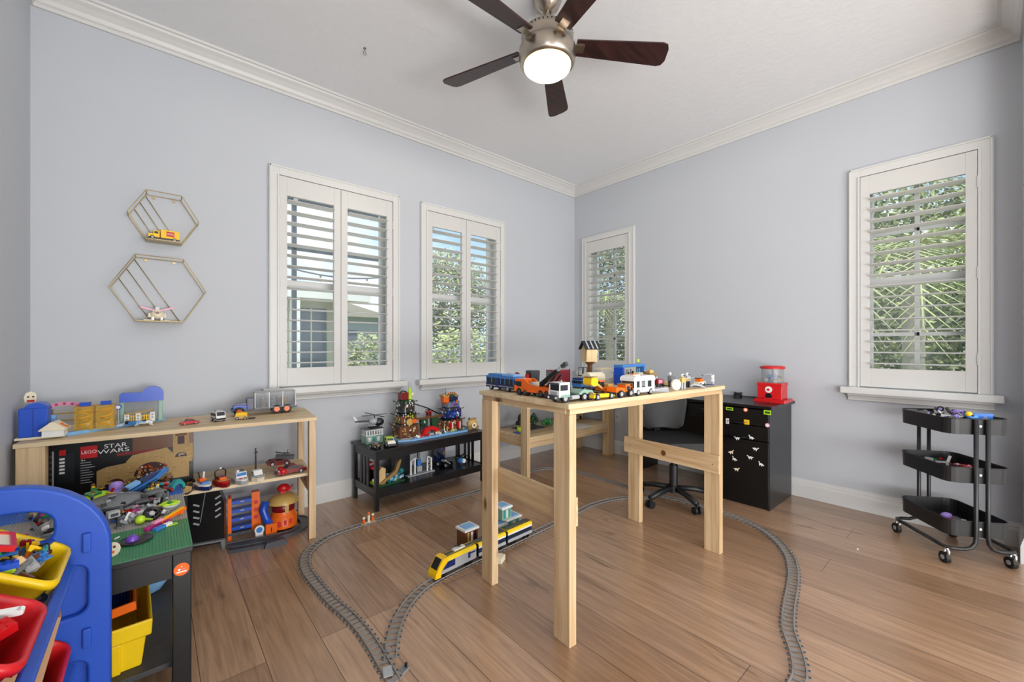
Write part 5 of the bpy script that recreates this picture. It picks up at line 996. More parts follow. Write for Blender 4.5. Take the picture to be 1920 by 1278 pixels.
# ------------------------------------------------------------------ floor track and train
def smooth(pts, n=8):
    out = []; P = [Vector(p) for p in pts]
    for i in range(len(P)-1):
        p0, p1, p2, p3 = P[max(i-1, 0)], P[i], P[i+1], P[min(i+2, len(P)-1)]
        for k in range(n):
            t_ = k/n; out.append(.5*((2*p1)+(-p0+p2)*t_+(2*p0-5*p1+4*p2-p3)*t_*t_+(-p0+3*p1-3*p2+p3)*t_**3))
    return out+[P[-1]]
def track(pts, label, group):
    line = smooth([(x, y, 0) for x, y in pts]); L_ = [0]
    for a, b_ in zip(line, line[1:]): L_.append(L_[-1]+(b_-a).length)
    def pos(s_):
        s_ = max(0, min(s_, L_[-1]))
        for i in range(len(L_)-1):
            if s_ <= L_[i+1]:
                u = (s_-L_[i])/max(1e-9, L_[i+1]-L_[i]); return line[i].lerp(line[i+1], u), (line[i+1]-line[i]).normalized()
        return line[-1], (line[-1]-line[-2]).normalized()
    n = int(L_[-1]/.128); step = L_[-1]/n
    for k in range(n):
        c, d0 = pos((k+.5)*step); mb = MB()
        for q in range(4):
            p, d = pos((k+(q+.5)/4)*step); p = p-c; a = math.atan2(d.y, d.x)
            mb.rbox((p.x, p.y, .0018), (.0155, .064, .0034), (0, 0, a), 'track_grey')
            nn = Vector((-d.y, d.x, 0))
            for s_ in (-1, 1):
                w_ = p+nn*s_*.0295; mb.rbox((w_.x, w_.y, .0047), (.006, .006, .0024), (0, 0, a), 'dark_grey')
            mb.rbox((p.x, p.y, .0042), (.0155, .034, .0014), (0, 0, a), 'track_grey')
        for s_ in (-1, 1):
            vs = []; m_ = 9
            for q in range(m_):
                p, d = pos(k*step+.0006+(step-.0012)*q/(m_-1)); nn = Vector((-d.y, d.x, 0)); p = p-c+nn*s_*.0205
                for dx, z in ((-.0022, .0036), (.0022, .0036), (.0018, .0098), (-.0018, .0098)): vs.append(p+nn*dx+Vector((0, 0, z)))
            fs = [(i*4+j, i*4+(j+1) % 4, (i+1)*4+(j+1) % 4, (i+1)*4+j) for i in range(m_-1) for j in range(4)]+[(3, 2, 1, 0), tuple(range((m_-1)*4, m_*4))]
            mb.add(vs, fs, 'track_grey')
        ORD = 'first second third fourth fifth sixth seventh eighth ninth tenth eleventh twelfth thirteenth fourteenth fifteenth sixteenth seventeenth eighteenth nineteenth twentieth'.split()
        o = mb.build('toy_track'); put(o, (c.x, c.y, 0)); tag(o, label % ORD[k], 'toy track', group)
TA = [(-3.152, -1.90), (-3.139, -1.708), (-3.136, -1.574), (-3.146, -1.43), (-3.166, -1.30), (-3.178, -1.149), (-3.184, -.975), (-3.172, -.86), (-3.135, -.755), (-3.06, -.665), (-2.95, -.605), (-2.773, -.58), (-2.619, -.572), (-2.387, -.572), (-2.123, -.568), (-1.861, -.575)]
track(TA, 'grey toy track piece, %s from the junction along the outer curve towards the bench', 'outer curve of the toy railway')
track([(-1.861, -.575), (-1.55, -.545), (-1.25, -.475), (-1.06, -.47), (-.92, -.55), (-.845, -.70), (-.83, -.95), (-.84, -1.28)], 'grey toy track piece, %s on the run from bench to corner table', 'far run of the toy railway')
track([(-3.118, -1.79), (-3.055, -1.68), (-2.97, -1.575), (-2.873, -1.498), (-2.742, -1.445), (-2.487, -1.418), (-2.25, -1.405), (-1.994, -1.388), (-1.72, -1.37), (-1.50, -1.35), (-1.326, -1.345), (-1.10, -1.40), (-.92, -1.56)], 'grey toy track piece, %s from the junction on the branch under the train', 'branch of the toy railway')
track([(-.84, -1.28), (-.815, -1.55), (-.79, -1.85), (-.803, -2.11), (-.86, -2.26), (-.96, -2.39), (-1.114, -2.50), (-1.28, -2.568), (-1.449, -2.612), (-1.63, -2.648), (-1.814, -2.695), (-1.95, -2.76), (-2.07, -2.80), (-2.20, -2.80)], 'grey toy track piece, %s on the run from under the chair towards the doorway', 'near run of the toy railway')
kit('track_switch_lever', 'grey toy railway point lever sticking out beside the junction', 'toy track', at(752, 1262, 0)+Vector((0, 0, .0)), R(22), [['base', [('b', -.045, -.012, 0, .035, .012, .005, 'track_grey'), ('bs', .0, -.012, .005, .032, .012, .007, 'grey')]], ['lever', [('c', (.024, 0, .005), (.026, 0, .020), .005, 'black')]]])
kit('track_filler', 'flat grey toy plate filling the middle of the railway junction', 'toy track', (at(727, 1264, 0).x, at(727, 1264, 0).y, .0098), R(72), [['plate', [('b', -.024, -.016, 0, .024, .016, .003, 'light_grey')]]])
def wheelset(x): return [('c', (x, -.024, .0098+.009), (x, .024, .0098+.009), .009, 'black')]
def train_car(label, x, y, rz, L_, nose=False, n=0):
    z0 = .011; h = .098; w_ = .032
    P = [['bogie', [('b', -L_/2+.02, -.024, z0+.006, -L_/2+.075, .024, z0+.020, 'black')]+wheelset(-L_/2+.034)+wheelset(-L_/2+.062)], ['bogie', [('b', L_/2-.075, -.024, z0+.006, L_/2-.02, .024, z0+.020, 'black')]+wheelset(L_/2-.062)+wheelset(L_/2-.034)]]
    if not nose:
        P += [['body', [('b', -L_/2+.004, -w_, z0+.022, L_/2-.004, w_, z0+.040, 'light_grey'), ('b', -L_/2+.004, -w_+.001, z0+.040, L_/2-.004, w_-.001, z0+.064, 'dark_blue'), ('b', -L_/2+.004, -w_, z0+.064, L_/2-.004, w_, z0+.074, 'white')]],
              ['roof', [('p', [(-w_-.001, z0+.074), (-w_+.002, z0+.086), (-w_+.014, z0+.092), (w_-.014, z0+.092), (w_-.002, z0+.086), (w_+.001, z0+.074)], 'yz', -L_/2+.003, L_/2-.003, 'tail_yellow')]],
              ['roof_groove', [('b', -L_/2+.002, -.020, z0+.0895, L_/2-.002, -.016, z0+.0935, 'black'), ('b', -L_/2+.002, .016, z0+.0895, L_/2-.002, .020, z0+.0935, 'black'), ('b', -L_/2+.002, -.0125, z0+.092, L_/2-.002, .0125, z0+.0945, 'dark_grey')]],
              ['window_strip', [('b', -L_/2+.02, -w_-.0005, z0+.046, L_/2-.02, -w_+.001, z0+.060, 'glass_black')]], ['end_wall', [('b', -L_/2, -w_+.004, z0+.022, -L_/2+.0035, w_-.004, z0+.085, 'black')]], ['underframe', [('b', -L_/2+.08, -.022, z0+.010, L_/2-.08, .022, z0+.021, 'dark_grey')]]]
    else:
        P += [['body', [('p', [(-L_/2+.035, z0+.022), (-L_/2+.045, z0+.040), (-L_/2+.075, z0+.073), (L_/2-.004, z0+.073), (L_/2-.004, z0+.022)], 'xz', -w_+.0005, w_-.0005, 'light_grey')]],
              ['nose', [('p', [(-L_/2, z0+.010), (-L_/2+.002, z0+.030), (-L_/2+.012, z0+.046), (-L_/2+.045, z0+.092), (-L_/2+.075, z0+.096), (-L_/2+.075, z0+.074), (-L_/2+.044, z0+.048), (-L_/2+.034, z0+.022), (-L_/2+.034, z0+.010)], 'xz', -w_, w_, 'yellow')]],
              ['windscreen', [('p', [(-L_/2+.0105, z0+.050), (-L_/2+.041, z0+.0925), (-L_/2+.044, z0+.0915), (-L_/2+.014, z0+.048)], 'xz', -w_+.009, w_-.009, 'glass_black')]],
              ['side_window', [('p', [(-L_/2+.046, z0+.040), (-L_/2+.076, z0+.071), (-L_/2+.122, z0+.071), (-L_/2+.122, z0+.040)], 'xz', -w_-.0002, w_+.0002, 'dark_blue')]],
              ['roof', [('p', [(-w_-.001, z0+.0735), (-w_+.002, z0+.088), (-w_+.014, z0+.094), (w_-.014, z0+.094), (w_-.002, z0+.088), (w_+.001, z0+.0735)], 'yz', -L_/2+.0755, L_/2-.003, 'tail_yellow')]],
              ['roof_groove', [('b', -L_/2+.076, -.021, z0+.0915, L_/2-.002, -.017, z0+.0952, 'black'), ('b', -L_/2+.076, .017, z0+.0915, L_/2-.002, .021, z0+.0952, 'black'), ('b', -L_/2+.08, -.012, z0+.093, -.002, .012, z0+.0950, 'dark_grey'), ('b', .072, -.012, z0+.093, L_/2-.004, .012, z0+.0950, 'dark_grey')]],
              ['pantograph', [('b', .0, -.012, z0+.0945, .07, .012, z0+.102, 'white'), ('t', [(.05, 0, z0+.102), (.02, 0, z0+.112), (.005, 0, z0+.118)], .0025, 'black')]],
              ['door_mark', [('b', L_/2-.06, -w_-.0012, z0+.040, L_/2-.045, -w_+.001, z0+.070, 'dark_blue'), ('b', L_/2-.045, -w_-.0012, z0+.058, L_/2-.008, -w_+.001, z0+.066, 'dark_blue')]],
              ['end_wall', [('b', L_/2-.0035, -w_+.004, z0+.022, L_/2, w_-.004, z0+.085, 'black')]], ['underframe', [('b', -L_/2+.08, -.022, z0+.010, L_/2-.08, .022, z0+.0215, 'dark_grey')]]]
    kit('toy_train_engine' if nose else 'toy_train_coach', label, 'toy train', (x, y, 0), rz, P, 'cars of the toy train', bev=.001)
train_car('yellow-nosed toy train engine leading the train on the floor track', -2.612, -1.428, R(5.5), .268, True)
train_car('yellow-roofed toy coach directly behind the engine, by the table leg', -2.365, -1.410, R(3), .205)
train_car('last yellow-roofed toy coach of the train', -2.150, -1.398, R(3), .205)
def station(name, label, x, y, rz, tiers, wc='sand_green'):
    P = []
    for (dx, w_, d_, z0, z1) in tiers:
        P.append(['storey', [('b', dx-w_/2, -d_/2, z0, dx+w_/2, d_/2, z1-.012, wc)], [['window_frame', [('b', dx-w_/2+w_*(.16+.28*i), -d_/2-.002, z0+.012, dx-w_/2+w_*(.30+.28*i), -d_/2, z1-.02, c) for i, c in enumerate(('teal' if wc == 'sand_green' else 'gold', 'white', 'teal' if wc == 'sand_green' else 'black'))]]]])
        P.append(['cornice', [('b', dx-w_/2-.006, -d_/2-.006, z1-.012, dx+w_/2+.006, d_/2+.006, z1, 'white'), ('b', dx-w_/2+.008, -d_/2+.008, z1, dx+w_/2-.008, d_/2-.008, z1+.003, 'light_blue')]])
    kit(name, label, 'toy building', (x, y, 0), rz, P, bev=.001)
station('toy_station', 'sand green toy station with white cornices standing behind the train', -2.15, -1.265, R(3), [(.055, .12, .09, 0, .100), (.0, .075, .08, .1005, .180), (-.062, .11, .09, 0, .085)])
station('toy_shop', 'narrow toy shop with a white roof and mixed brown front next to the engine', -2.415, -1.27, R(3), [(0, .09, .08, 0, .125)], 'brown')
pile('on the front of the narrow toy shop', 8, lambda i, rg: (-2.445+.012*(i % 5), -1.318-rg.random()*.008, .004+.0*i), 'bits by the toy shop', ['brown', 'cream', 'dark_tan', 'black'], 31, sc=(1, 1.3))
kit('white_toy_box', 'small white toy block lying beside the track near the table leg', 'toy', at(937, 1052, 0), R(30), [['block', [('b', -.03, -.022, 0, .03, .022, .03, 'cream')]]], bev=.003)
kit('toy_campfire_cart', 'tiny orange and white toy figures beside the outer track curve', 'toy', at(692, 982, 0)+Vector((0, .012, 0)), R(5), [['base', [('b', -.035, -.012, 0, .035, .012, .006, 'cream')]], ['figure', [('c', (-.024, 0, .006), (-.024, 0, .026), .006, 'orange'), ('s', (-.024, 0, .033), .007, 'cream')]], ['figure', [('c', (.002, 0, .006), (.002, 0, .042), .006, 'cream'), ('s', (.002, 0, .050), .007, 'orange')]], ['figure', [('c', (.024, 0, .006), (.024, 0, .030), .007, 'orange'), ('s', (.024, 0, .038), .007, 'cream')]]], sc=1.3)
kit('floor_crumb', 'tiny white toy stud lying on the bare floor near the cart', 'toy', at(1608, 1030, 0), 0, [['stud', [('c', (0, 0, 0), (0, 0, .006), .004, 'white')]]])

# ------------------------------------------------------------------ toys on the wall shelf table
S0 = SZ+.0003; S1 = SM+.0003
def sh(px, py, z=S0): p = at(px, py, SZ if z == S0 else SM); p.z = z; return p
RZ = R(-5.5)
def ax(u, v, z=0):   # u runs along the shelf towards the desk from its wall end, v from the front edge to the wall
    c_, s_ = math.cos(RZ), math.sin(RZ); return Vector((-4.243+u*c_-v*s_, -.459+u*s_+v*c_, z))
def AP(px, v, z=0):
    x = -4.0
    for _ in range(4): y = -.459-.0958*(x+4.243)+.995*v; x = bx_(px, y)
    return Vector((x, y, z))
kit('toy_playset', 'pale blue and cream toy mall playset base at the wall end of the shelf table', 'toy playset', (-4.0, -.2, S0), 0, [
    ['base', [('p', [(-.255, -.165), (-.10, -.165), (.26, .082), (.27, .16), (.10, .17), (-.255, .14)], 'xy', 0, .010, 'cream')]],
    ['base_edge', [('r', (.085, -.035, .008), (.44, .022, .016), (0, 0, R(34)), 'light_blue')]]])
kit('blue_toy_cabinet', 'bright blue toy cabinet with a domed top at the wall end', 'toy', AP(66, .14, S0+.0105), R(-1), [['cabinet', [('b', -.045, -.04, 0, .045, .04, .132, 'blue')]], ['door_seam', [('b', -.001, -.0412, .004, .001, -.04, .128, 'dark_blue')]], ['dome', [('p', [(.036*math.cos(R(12*k))+.008, .1322+.024*math.sin(R(12*k))) for k in range(16)], 'xz', -.04, .04, 'blue')]]], bev=.003)
kit('round_toy_sign', 'small round white and red toy face sign above the blue cabinet', 'toy sign', AP(58, .22, S0+.0105), 0, [['post', [('c', (0, 0, 0), (0, 0, .15), .004, 'white')]], ['sign', [('p', [(-.019, .150), (-.022, .175), (-.016, .194), (0, .202), (.016, .194), (.019, .175), (.016, .150)], 'xz', -.004, .004, 'cream')]], ['print', [('c', (-.008, -.0055, .176), (-.008, -.004, .176), .004, 'black'), ('c', (.008, -.0055, .176), (.008, -.004, .176), .004, 'black'), ('b', -.012, -.0055, .152, .012, -.004, .162, 'red')]]])
kit('toy_kiosk', 'small white toy kiosk with an orange-striped pyramid roof', 'toy building', AP(103, .085, S0+.0105), R(-6), [['wall', [('b', -.035, -.03, 0, .035, .03, .03, 'white')]], ['roof', [('p', [(-.044, .0302), (.044, .0302), (.044, .034), (.006, .068), (-.006, .068), (-.044, .034)], 'xz', -.038, .038, 'cream')]], ['roof_stripe', [('r', (.022, -.018, .051), (.012, .036, .002), (R(24), R(30), 0), 'orange'), ('r', (.036, -.004, .046), (.030, .010, .002), (R(2), R(34), 0), 'orange')]]])
kit('toy_pink_arch', 'pink patterned toy arch over a beige gate behind the kiosk', 'toy', AP(122, .31, S0+.0105), RZ, [['gate_post', [('b', -.055, -.006, 0, -.042, .006, .10, 'dark_tan')]], ['gate_post', [('b', .042, -.006, 0, .055, .006, .10, 'dark_tan')]], ['arch', [('p', [(.07*math.cos(R(15*k)), .10+.035*math.sin(R(15*k))) for k in range(13)]+[(-.05*math.cos(R(15*k)), .10+.018*math.sin(R(15*k))) for k in range(13)], 'xz', -.010, .010, 'pink')]], ['arch_dots', [('c', (.056*math.cos(R(30*k)), -.012, .10+.027*math.sin(R(30*k))), (.056*math.cos(R(30*k)), -.010, .10+.027*math.sin(R(30*k))), .006, 'magenta') for k in range(1, 6)]]])
kit('toy_blue_panel', 'pale blue toy machine with a dark dial beside the cabinet', 'toy', AP(93, .20, S0+.0105), RZ, [['panel', [('b', -.022, -.01, 0, .022, .01, .085, 'light_blue')]], ['dial', [('c', (0, -.012, .035), (0, -.01, .035), .014, 'blue'), ('c', (.026, -.02, .04), (.026, -.016, .04), .010, 'light_grey')]]])
for i, (u, v, lb) in enumerate(((160, .19, 'clear yellow toy capsule tower nearer the kiosk'), (199, .205, 'clear yellow toy capsule tower nearer the blue-roofed stand'))):
    kit('toy_capsule_tower', lb, 'toy', AP(u, v, S0+.0105), RZ, [['shell', [('b', -.034, -.03, 0, .034, .03, .12, 'clear_yellow')]], ['spiral_slide', [('t', [(.022*math.cos(R(40*k)), .018*math.sin(R(40*k)), .008+.0036*k) for k in range(28)], .0055, 'yellow')]], ['lid', [('b', -.018, -.018, .1205, .018, .018, .138, 'blue'), ('b', -.036, -.032, .118, .036, .032, .1202, 'clear_yellow')]], ['capsule', [('s', (.01, -.012, .03), .010, 'white')]], ['capsule', [('s', (-.012, -.01, .055), .009, 'brown')]]])
kit('toy_slide_rail', 'long yellow toy slide rails spanning from the pink arch to the blue-roofed stand', 'toy', AP(160, .23, S0+.0105), RZ, [['rail', [('t', [(-.12, .03, .082), (-.02, .0, .086), (.12, -.07, .088)], .004, 'clear_yellow')]], ['rail', [('t', [(-.11, .03, .046), (-.02, .0, .050), (.02, -.01, .058)], .004, 'gold')]], ['rail', [('t', [(.15, -.02, .060), (.26, .02, .070)], .004, 'clear_yellow')]]])
kit('toy_lamp_post', 'little blue and white toy clock post near the blue-roofed stand', 'toy', AP(222, .27, S0+.0105), RZ, [['post', [('c', (0, 0, 0), (0, 0, .10), .003, 'light_grey')]], ['clock', [('c', (0, -.006, .095), (0, .006, .095), .013, 'blue'), ('c', (0, -.0075, .095), (0, -.006, .095), .009, 'white')]]])
kit('blue_roof_stand', 'toy stand with a bright blue wavy roof on pale posts', 'toy building', AP(265, .32, S0+.0105), RZ+R(4), [['post', [('b', -.085, -.008, 0, -.068, .008, .115, 'sand_green')]], ['post', [('b', .072, -.008, 0, .090, .008, .115, 'sand_green')]],
    ['roof', [('p', [(-.088, .115), (.094, .115)]+[(.048+.046*math.cos(R(12*k)), .150+.045*math.sin(R(12*k))) for k in range(0, 14)]+[(.0, .163), (-.078, .165), (-.088, .155)], 'xz', -.018, .018, 'blue')]], ['screen', [('b', -.066, .012, .0, .070, .014, .113, 'clear_plastic')]]], bev=.002)
for i, u in enumerate((238, 259, 286)):
    kit('toy_chair', 'small white toy chair, %s under the blue roof' % ('first', 'middle', 'outermost')[i], 'toy', AP(u, .27+.01*i, S0+.0105), RZ, [['back', [('b', -.010, -.003, .01, .010, .003, .055, 'white')]], ['seat', [('b', -.010, -.02, .008, .010, -.003, .014, 'white')]], ['opening', [('c', (0, -.0035, .042), (0, -.003, .042), .006, 'light_grey'), ('c', (0, -.0035, .026), (0, -.003, .026), .006, 'light_grey')]]])
kit('toy_fence', 'orange toy fence between the white toy chairs', 'toy', AP(268, .295, S0+.0105), RZ, [['rail', [('b', -.05, -.002, .014, .05, .002, .02, 'gold'), ('b', -.05, -.002, .034, .05, .002, .04, 'gold')]], ['picket', [('b', -.05+.0105*k, -.003, 0, -.045+.0105*k, .003, .044, 'yellow') for k in range(10)]]])
pile('on the base of the toy mall', 16, lambda i, rg: AP(rg.uniform(225, 285), .24+.03*rg.random(), S0+.0115), 'bits on the toy mall', ['light_blue', 'white', 'mid_blue', 'cream'], 41, sc=(.9, 1.4))
def small_car(name, label, px, py, rz, L_, W_, H_, c, gl='glass_black', z=S0, grp=None, extra=(), style='sport'):
    l = L_/2; w_ = W_/2
    body = {'sport': [(-l, .16*H_), (-l*.98, .50*H_), (-l*.6, .60*H_), (-l*.30, .95*H_), (l*.15, H_), (l*.45, .62*H_), (l*.92, .45*H_), (l, .16*H_)],
            'van': [(-l, .14*H_), (-l*.97, .86*H_), (-l*.85, H_), (l*.75, H_), (l*.9, .6*H_), (l*.98, .45*H_), (l*.98, .14*H_)]}[style]
    win = {'sport': [(-l*.54, .62*H_), (-l*.30, .91*H_), (l*.12, .95*H_), (l*.36, .63*H_)], 'van': [(-l*.9, .56*H_), (-l*.88, .86*H_), (l*.70, .86*H_), (l*.82, .56*H_)]}[style]
    return kit(name, label, 'toy car', sh(px, py, z), rz, [['body', [('p', body, 'xz', -w_, w_, c)]], ['window_strip', [('p', win, 'xz', -w_-.0004, w_+.0004, gl)]], ['windscreen', [('p', [(l*.16 if style == 'sport' else l*.76, .97*H_), (l*.19 if style == 'sport' else l*.79, .97*H_), (l*.47 if style == 'sport' else l*.92, .62*H_), (l*.43 if style == 'sport' else l*.90, .60*H_)], 'xz', -w_*.85, w_*.85, gl)]]]+list(extra)+wheels((-l*.58, l*.60), w_*.86, H_*.24, W_*.18), grp, bev=.0012)
small_car('toy_sports_car', 'small red toy sports car on top of the shelf table', 355, 795, R(192), .085, .036, .030, 'red')
small_car('toy_camper_bus', 'white toy camper bus with a dark two-tone front', 409, 789, R(-75), .082, .046, .056, 'white', style='van', extra=[['lower_panel', [('b', -.0405, -.0233, .009, .0405, .0233, .021, 'glass_black')]], ['roof_hatch', [('b', -.020, -.014, .056, .012, .014, .062, 'light_grey')]], ['headlight', [('c', (.040, -.013, .024), (.042, -.013, .024), .004, 'white')]], ['headlight', [('c', (.040, .013, .024), (.042, .013, .024), .004, 'white')]]])
kit('toy_forklift', 'yellow toy forklift parked behind the camper bus', 'toy truck', sh(455, 786), R(-14), [['body', [('b', -.032, -.014, .006, .022, .014, .022, 'gold'), ('p', [(-.03, .022), (-.028, .034), (.0, .038), (.02, .034), (.022, .022)], 'xz', -.012, .012, 'yellow')]], ['forks', [('b', .024, -.012, .002, .055, -.007, .005, 'black'), ('b', .024, .007, .002, .055, .012, .005, 'black'), ('b', .023, -.013, .002, .026, .013, .030, 'dark_tan')]]]+wheels((-.022, .012), .012, .008, .006), bev=.001, sc=1.15)
tk = kit('toy_display_truck', 'big blue toy truck with orange wheels and a clear display box', 'toy truck', ax(.955, .33, S0), RZ+R(180+2), [
    ['chassis', [('b', -.165, -.024, .026, .15, .024, .036, 'black'), ('b', -.178, -.03, .03, -.165, .03, .038, 'black')]],
    ['cab', [('b', .045, -.036, .036, .078, .036, .098, 'dark_blue'), ('b', .078, -.030, .034, .142, .030, .060, 'blue'), ('p', [(.078, .060), (.138, .060), (.134, .068), (.078, .074)], 'xz', -.024, .024, 'dark_blue')]], ['cab_window', [('b', .052, -.0365, .064, .072, .0365, .088, 'glass_black'), ('b', .0775, -.030, .068, .079, .030, .090, 'glass_black')]],
    ['fender', [('p', [(.075, .030), (.085, .048), (.120, .052), (.150, .040), (.152, .034)], 'xz', -.044, -.028, 'dark_blue')]], ['fender', [('p', [(.075, .030), (.085, .048), (.120, .052), (.150, .040), (.152, .034)], 'xz', .028, .044, 'dark_blue')]],
    ['display_box', [('b', -.168, -.044, .040, .040, .044, .128, 'smoke_plastic')]], ['box_frame', [('b', -.170, -.046, .038, .042, .046, .0405, 'light_grey'), ('b', -.170, -.046, .128, .042, .046, .130, 'light_grey')]+[('b', x-.002, y-.002, .0405, x+.002, y+.002, .128, 'white') for x in (-.168, -.10, -.03, .040) for y in (-.045, .045)]],
    ['box_end', [('b', -.172, -.042, .045, -.1695, .042, .124, 'dark_grey')]]]
    +[['wheel', [('c', (x, s_*.034-.010, .026), (x, s_*.034+.010, .026), .026, 'rubber')], [['hub', [('c', (x, s_*.034+s_*.009, .026), (x, s_*.034+s_*.0118, .026), .015, 'orange')]]]] for x in (-.122, -.070, .115) for s_ in (-1, 1)], bev=.0012, sc=1.08)
for i, (dx, c) in enumerate(((-.005, 'gold'), (-.055, 'light_grey'), (-.085, 'brown'), (-.12, 'yellow'))):
    p_ = ax(.955, .33, S0+.0446)+Vector((-dx*1.08*math.cos(RZ)+.0, -dx*math.sin(RZ)-.0, 0))
    kit('toy_figure', '%s toy figure inside the clear box of the blue truck' % c.replace('_', ' '), 'toy figure', p_+Vector((.0, -.012, 0)), RZ, [['legs', [('b', -.009, -.006, 0, .009, .006, .022, c)]], ['torso', [('s', (0, 0, .034), .016, c, (1, .7, 1))]], ['head', [('s', (0, 0, .056), .008, 'cream')]]], 'figures in the display truck')

kit('grey_pole', 'slim grey metal pole with a white clip behind the wide pine leg', 'pole', (bx_(50, -.20), -.20, 0), 0, [['pole', [('c', (0, 0, 0), (0, 0, SZ-.021), .012, 'dark_grey')]], ['clip', [('b', -.018, -.018, .60, .018, -.012, .635, 'white')]]])
# boats and cars on the middle shelf
def boat(name, label, px, py, rz, hull, deck, parts_, sc=1.3):
    kit(name, label, 'toy boat', sh(px, py, S1), rz, [['hull', [('p', [(-.045, -.024), (.01, -.026), (.040, -.014), (.052, 0), (.040, .014), (.01, .026), (-.045, .024)], 'xy', 0, .016, hull)]], ['deck', [('p', [(-.043, -.022), (.01, -.024), (.038, -.012), (.048, 0), (.038, .012), (.01, .024), (-.043, .022)], 'xy', .016, .022, deck)]]]+parts_, 'toy boats on the middle shelf', bev=.001, sc=sc)
BR = R(-78)
boat('toy_tugboat', 'dark blue toy boat with a white and orange deck, closest to the heap', 382, 915, BR+R(6), 'dark_blue', 'white', [['cabin', [('b', -.03, -.012, .022, -.006, .012, .040, 'orange'), ('b', .0, -.014, .022, .018, .014, .030, 'mid_blue')]], ['mast', [('t', [(-.02, -.006, .040), (-.024, -.010, .066)], .003, 'black')]], ['mast', [('t', [(-.012, .004, .040), (-.008, .004, .068)], .004, 'white')]]])
boat('toy_fireboat', 'red toy fire boat with a black roll bar over its deck', 417, 909, BR, 'dark_red', 'red', [['stripe', [('b', -.03, -.018, .022, .02, .018, .0235, 'gold')]], ['cabin', [('b', -.03, -.014, .022, .004, .014, .036, 'dark_red'), ('b', .004, -.012, .024, .008, .012, .034, 'orange')]], ['roll_bar', [('t', [(-.024, -.018, .022), (-.024, -.020, .056), (-.022, -.008, .064), (-.022, .008, .064), (-.024, .020, .056), (-.024, .018, .022)], .0028, 'black')]], ['searchlight', [('s', (-.022, 0, .068), .005, 'white')]]])
boat('toy_rescue_boat', 'white toy rescue boat with a blue windscreen and red marks', 452, 904, BR, 'light_grey', 'white', [['cabin', [('b', -.034, -.020, .022, .006, .020, .046, 'white'), ('b', .0055, -.018, .030, .008, .018, .043, 'mid_blue')]], ['mark', [('b', .016, -.014, .022, .024, -.002, .024, 'red'), ('b', .016, .004, .022, .024, .014, .024, 'red')]], ['roof_gear', [('b', -.024, -.014, .046, -.006, -.006, .054, 'white'), ('b', -.024, .004, .046, -.008, .016, .052, 'dark_grey')]]])
boat('toy_yacht', 'cream toy yacht with a tall black mast', 483, 898, BR-R(5), 'cream', 'light_grey', [['cabin', [('p', [(-.030, .022), (-.028, .040), (.0, .040), (.016, .022)], 'xz', -.017, .017, 'white')]], ['window', [('b', -.022, -.0178, .027, -.004, .0178, .034, 'glass_black')]], ['mast', [('c', (-.026, 0, .022), (-.026, 0, .135), .0035, 'black', .0025), ('b', -.028, -.006, .112, -.024, .008, .118, 'black')]]])
small_car('toy_race_car', 'dark red toy race car lying at the end of the middle shelf', 545, 886, RZ+R(180+8), .165, .070, .052, 'dark_red', z=S1, extra=[['headlight', [('s', (.070, -.022, .024), .008, 'light_grey')]], ['headlight', [('s', (.070, .022, .024), .008, 'light_grey')]], ['fender', [('s', (.048, -.026, .022), .020, 'red')]], ['fender', [('s', (.048, .026, .022), .020, 'red')]]])
kit('toy_race_car', 'second dark red toy car stacked tilted on top of the first', 'toy car', sh(524, 888, S1)+Vector((0, .03, .052)), RZ+R(188), [['body', [('p', [(-.06, .004), (-.058, .020), (-.01, .034), (.02, .030), (.062, .016), (.064, .004)], 'xz', -.030, .030, 'dark_red')]], ['window_strip', [('b', -.02, -.0305, .018, .02, .0305, .028, 'glass_black')]]]+wheels((-.038, .040), .026, .013, .012), rot=(R(-6), R(-4), RZ+R(188)), bev=.002)
kit('toy_tank', 'black toy tracked vehicle piled on top of the red cars', 'toy vehicle', sh(536, 888, S1)+Vector((0, .03, .088)), RZ+R(170), [['hull', [('b', -.045, -.024, .008, .045, .024, .022, 'glass_black')]], ['tread', [('b', -.05, -.034, 0, .05, -.024, .020, 'black')]], ['tread', [('b', -.05, .024, 0, .05, .034, .020, 'black')]], ['turret', [('b', -.02, -.014, .022, .012, .014, .034, 'black'), ('c', (.012, 0, .030), (.055, 0, .036), .003, 'black'), ('c', (-.01, 0, .034), (-.01, 0, .052), .002, 'black')]]], rot=(R(4), R(-8), RZ+R(170)))
pile('between the boxed set and the boats', 14, lambda i, rg: sh(rg.uniform(340, 366), rg.uniform(905, 922), S1)+Vector((0, 0, .003)), 'bits beside the boxed set', ['brown', 'tan', 'black', 'dark_grey', 'dark_tan'], 51, sc=(1, 1.7))
# boxed building set
bw, bhh, bd_ = .555, .300, .085
bxs = kit('boxed_toy_set', 'large black toy set box with a red square logo and sand-coloured buildings printed on it', 'box', ax(.060, .20, S1), RZ+R(4), [['carton', [('b', 0, 0, 0, bw, bd_, bhh, 'black')]], ['side_panel', [('b', -.0012, .002, .002, 0, bd_-.002, bhh-.002, 'cardboard')]]])
pa = MB(); yf = -.0008
def art(x0, z0, x1, z1, c, k=0): pa.box(x0, yf-.0002*k-.0002, z0, x1, -.0001, z1, c)
art(.30, .215, .552, .298, 'brown', 0); art(.24, .20, .40, .215, 'dark_red', 0)
art(.0, .01, .095, .035, 'tan', 1); art(.012, .0, .018, .26, 'light_grey', 1)
mat('box_tan', '#b2925a', .5, noise=.25, scale=120); mat('box_brown', '#6b4526', .5); mat('box_maroon', '#3c1712', .5)
def arch_art(cx, zb, r, c='box_maroon', k=2):
    pa.prism([(cx+r*math.cos(R(10*q)), zb+r*.95*math.sin(R(10*q))) for q in range(19)], 'xz', yf-.0002*k-.0002, -.0001, c)
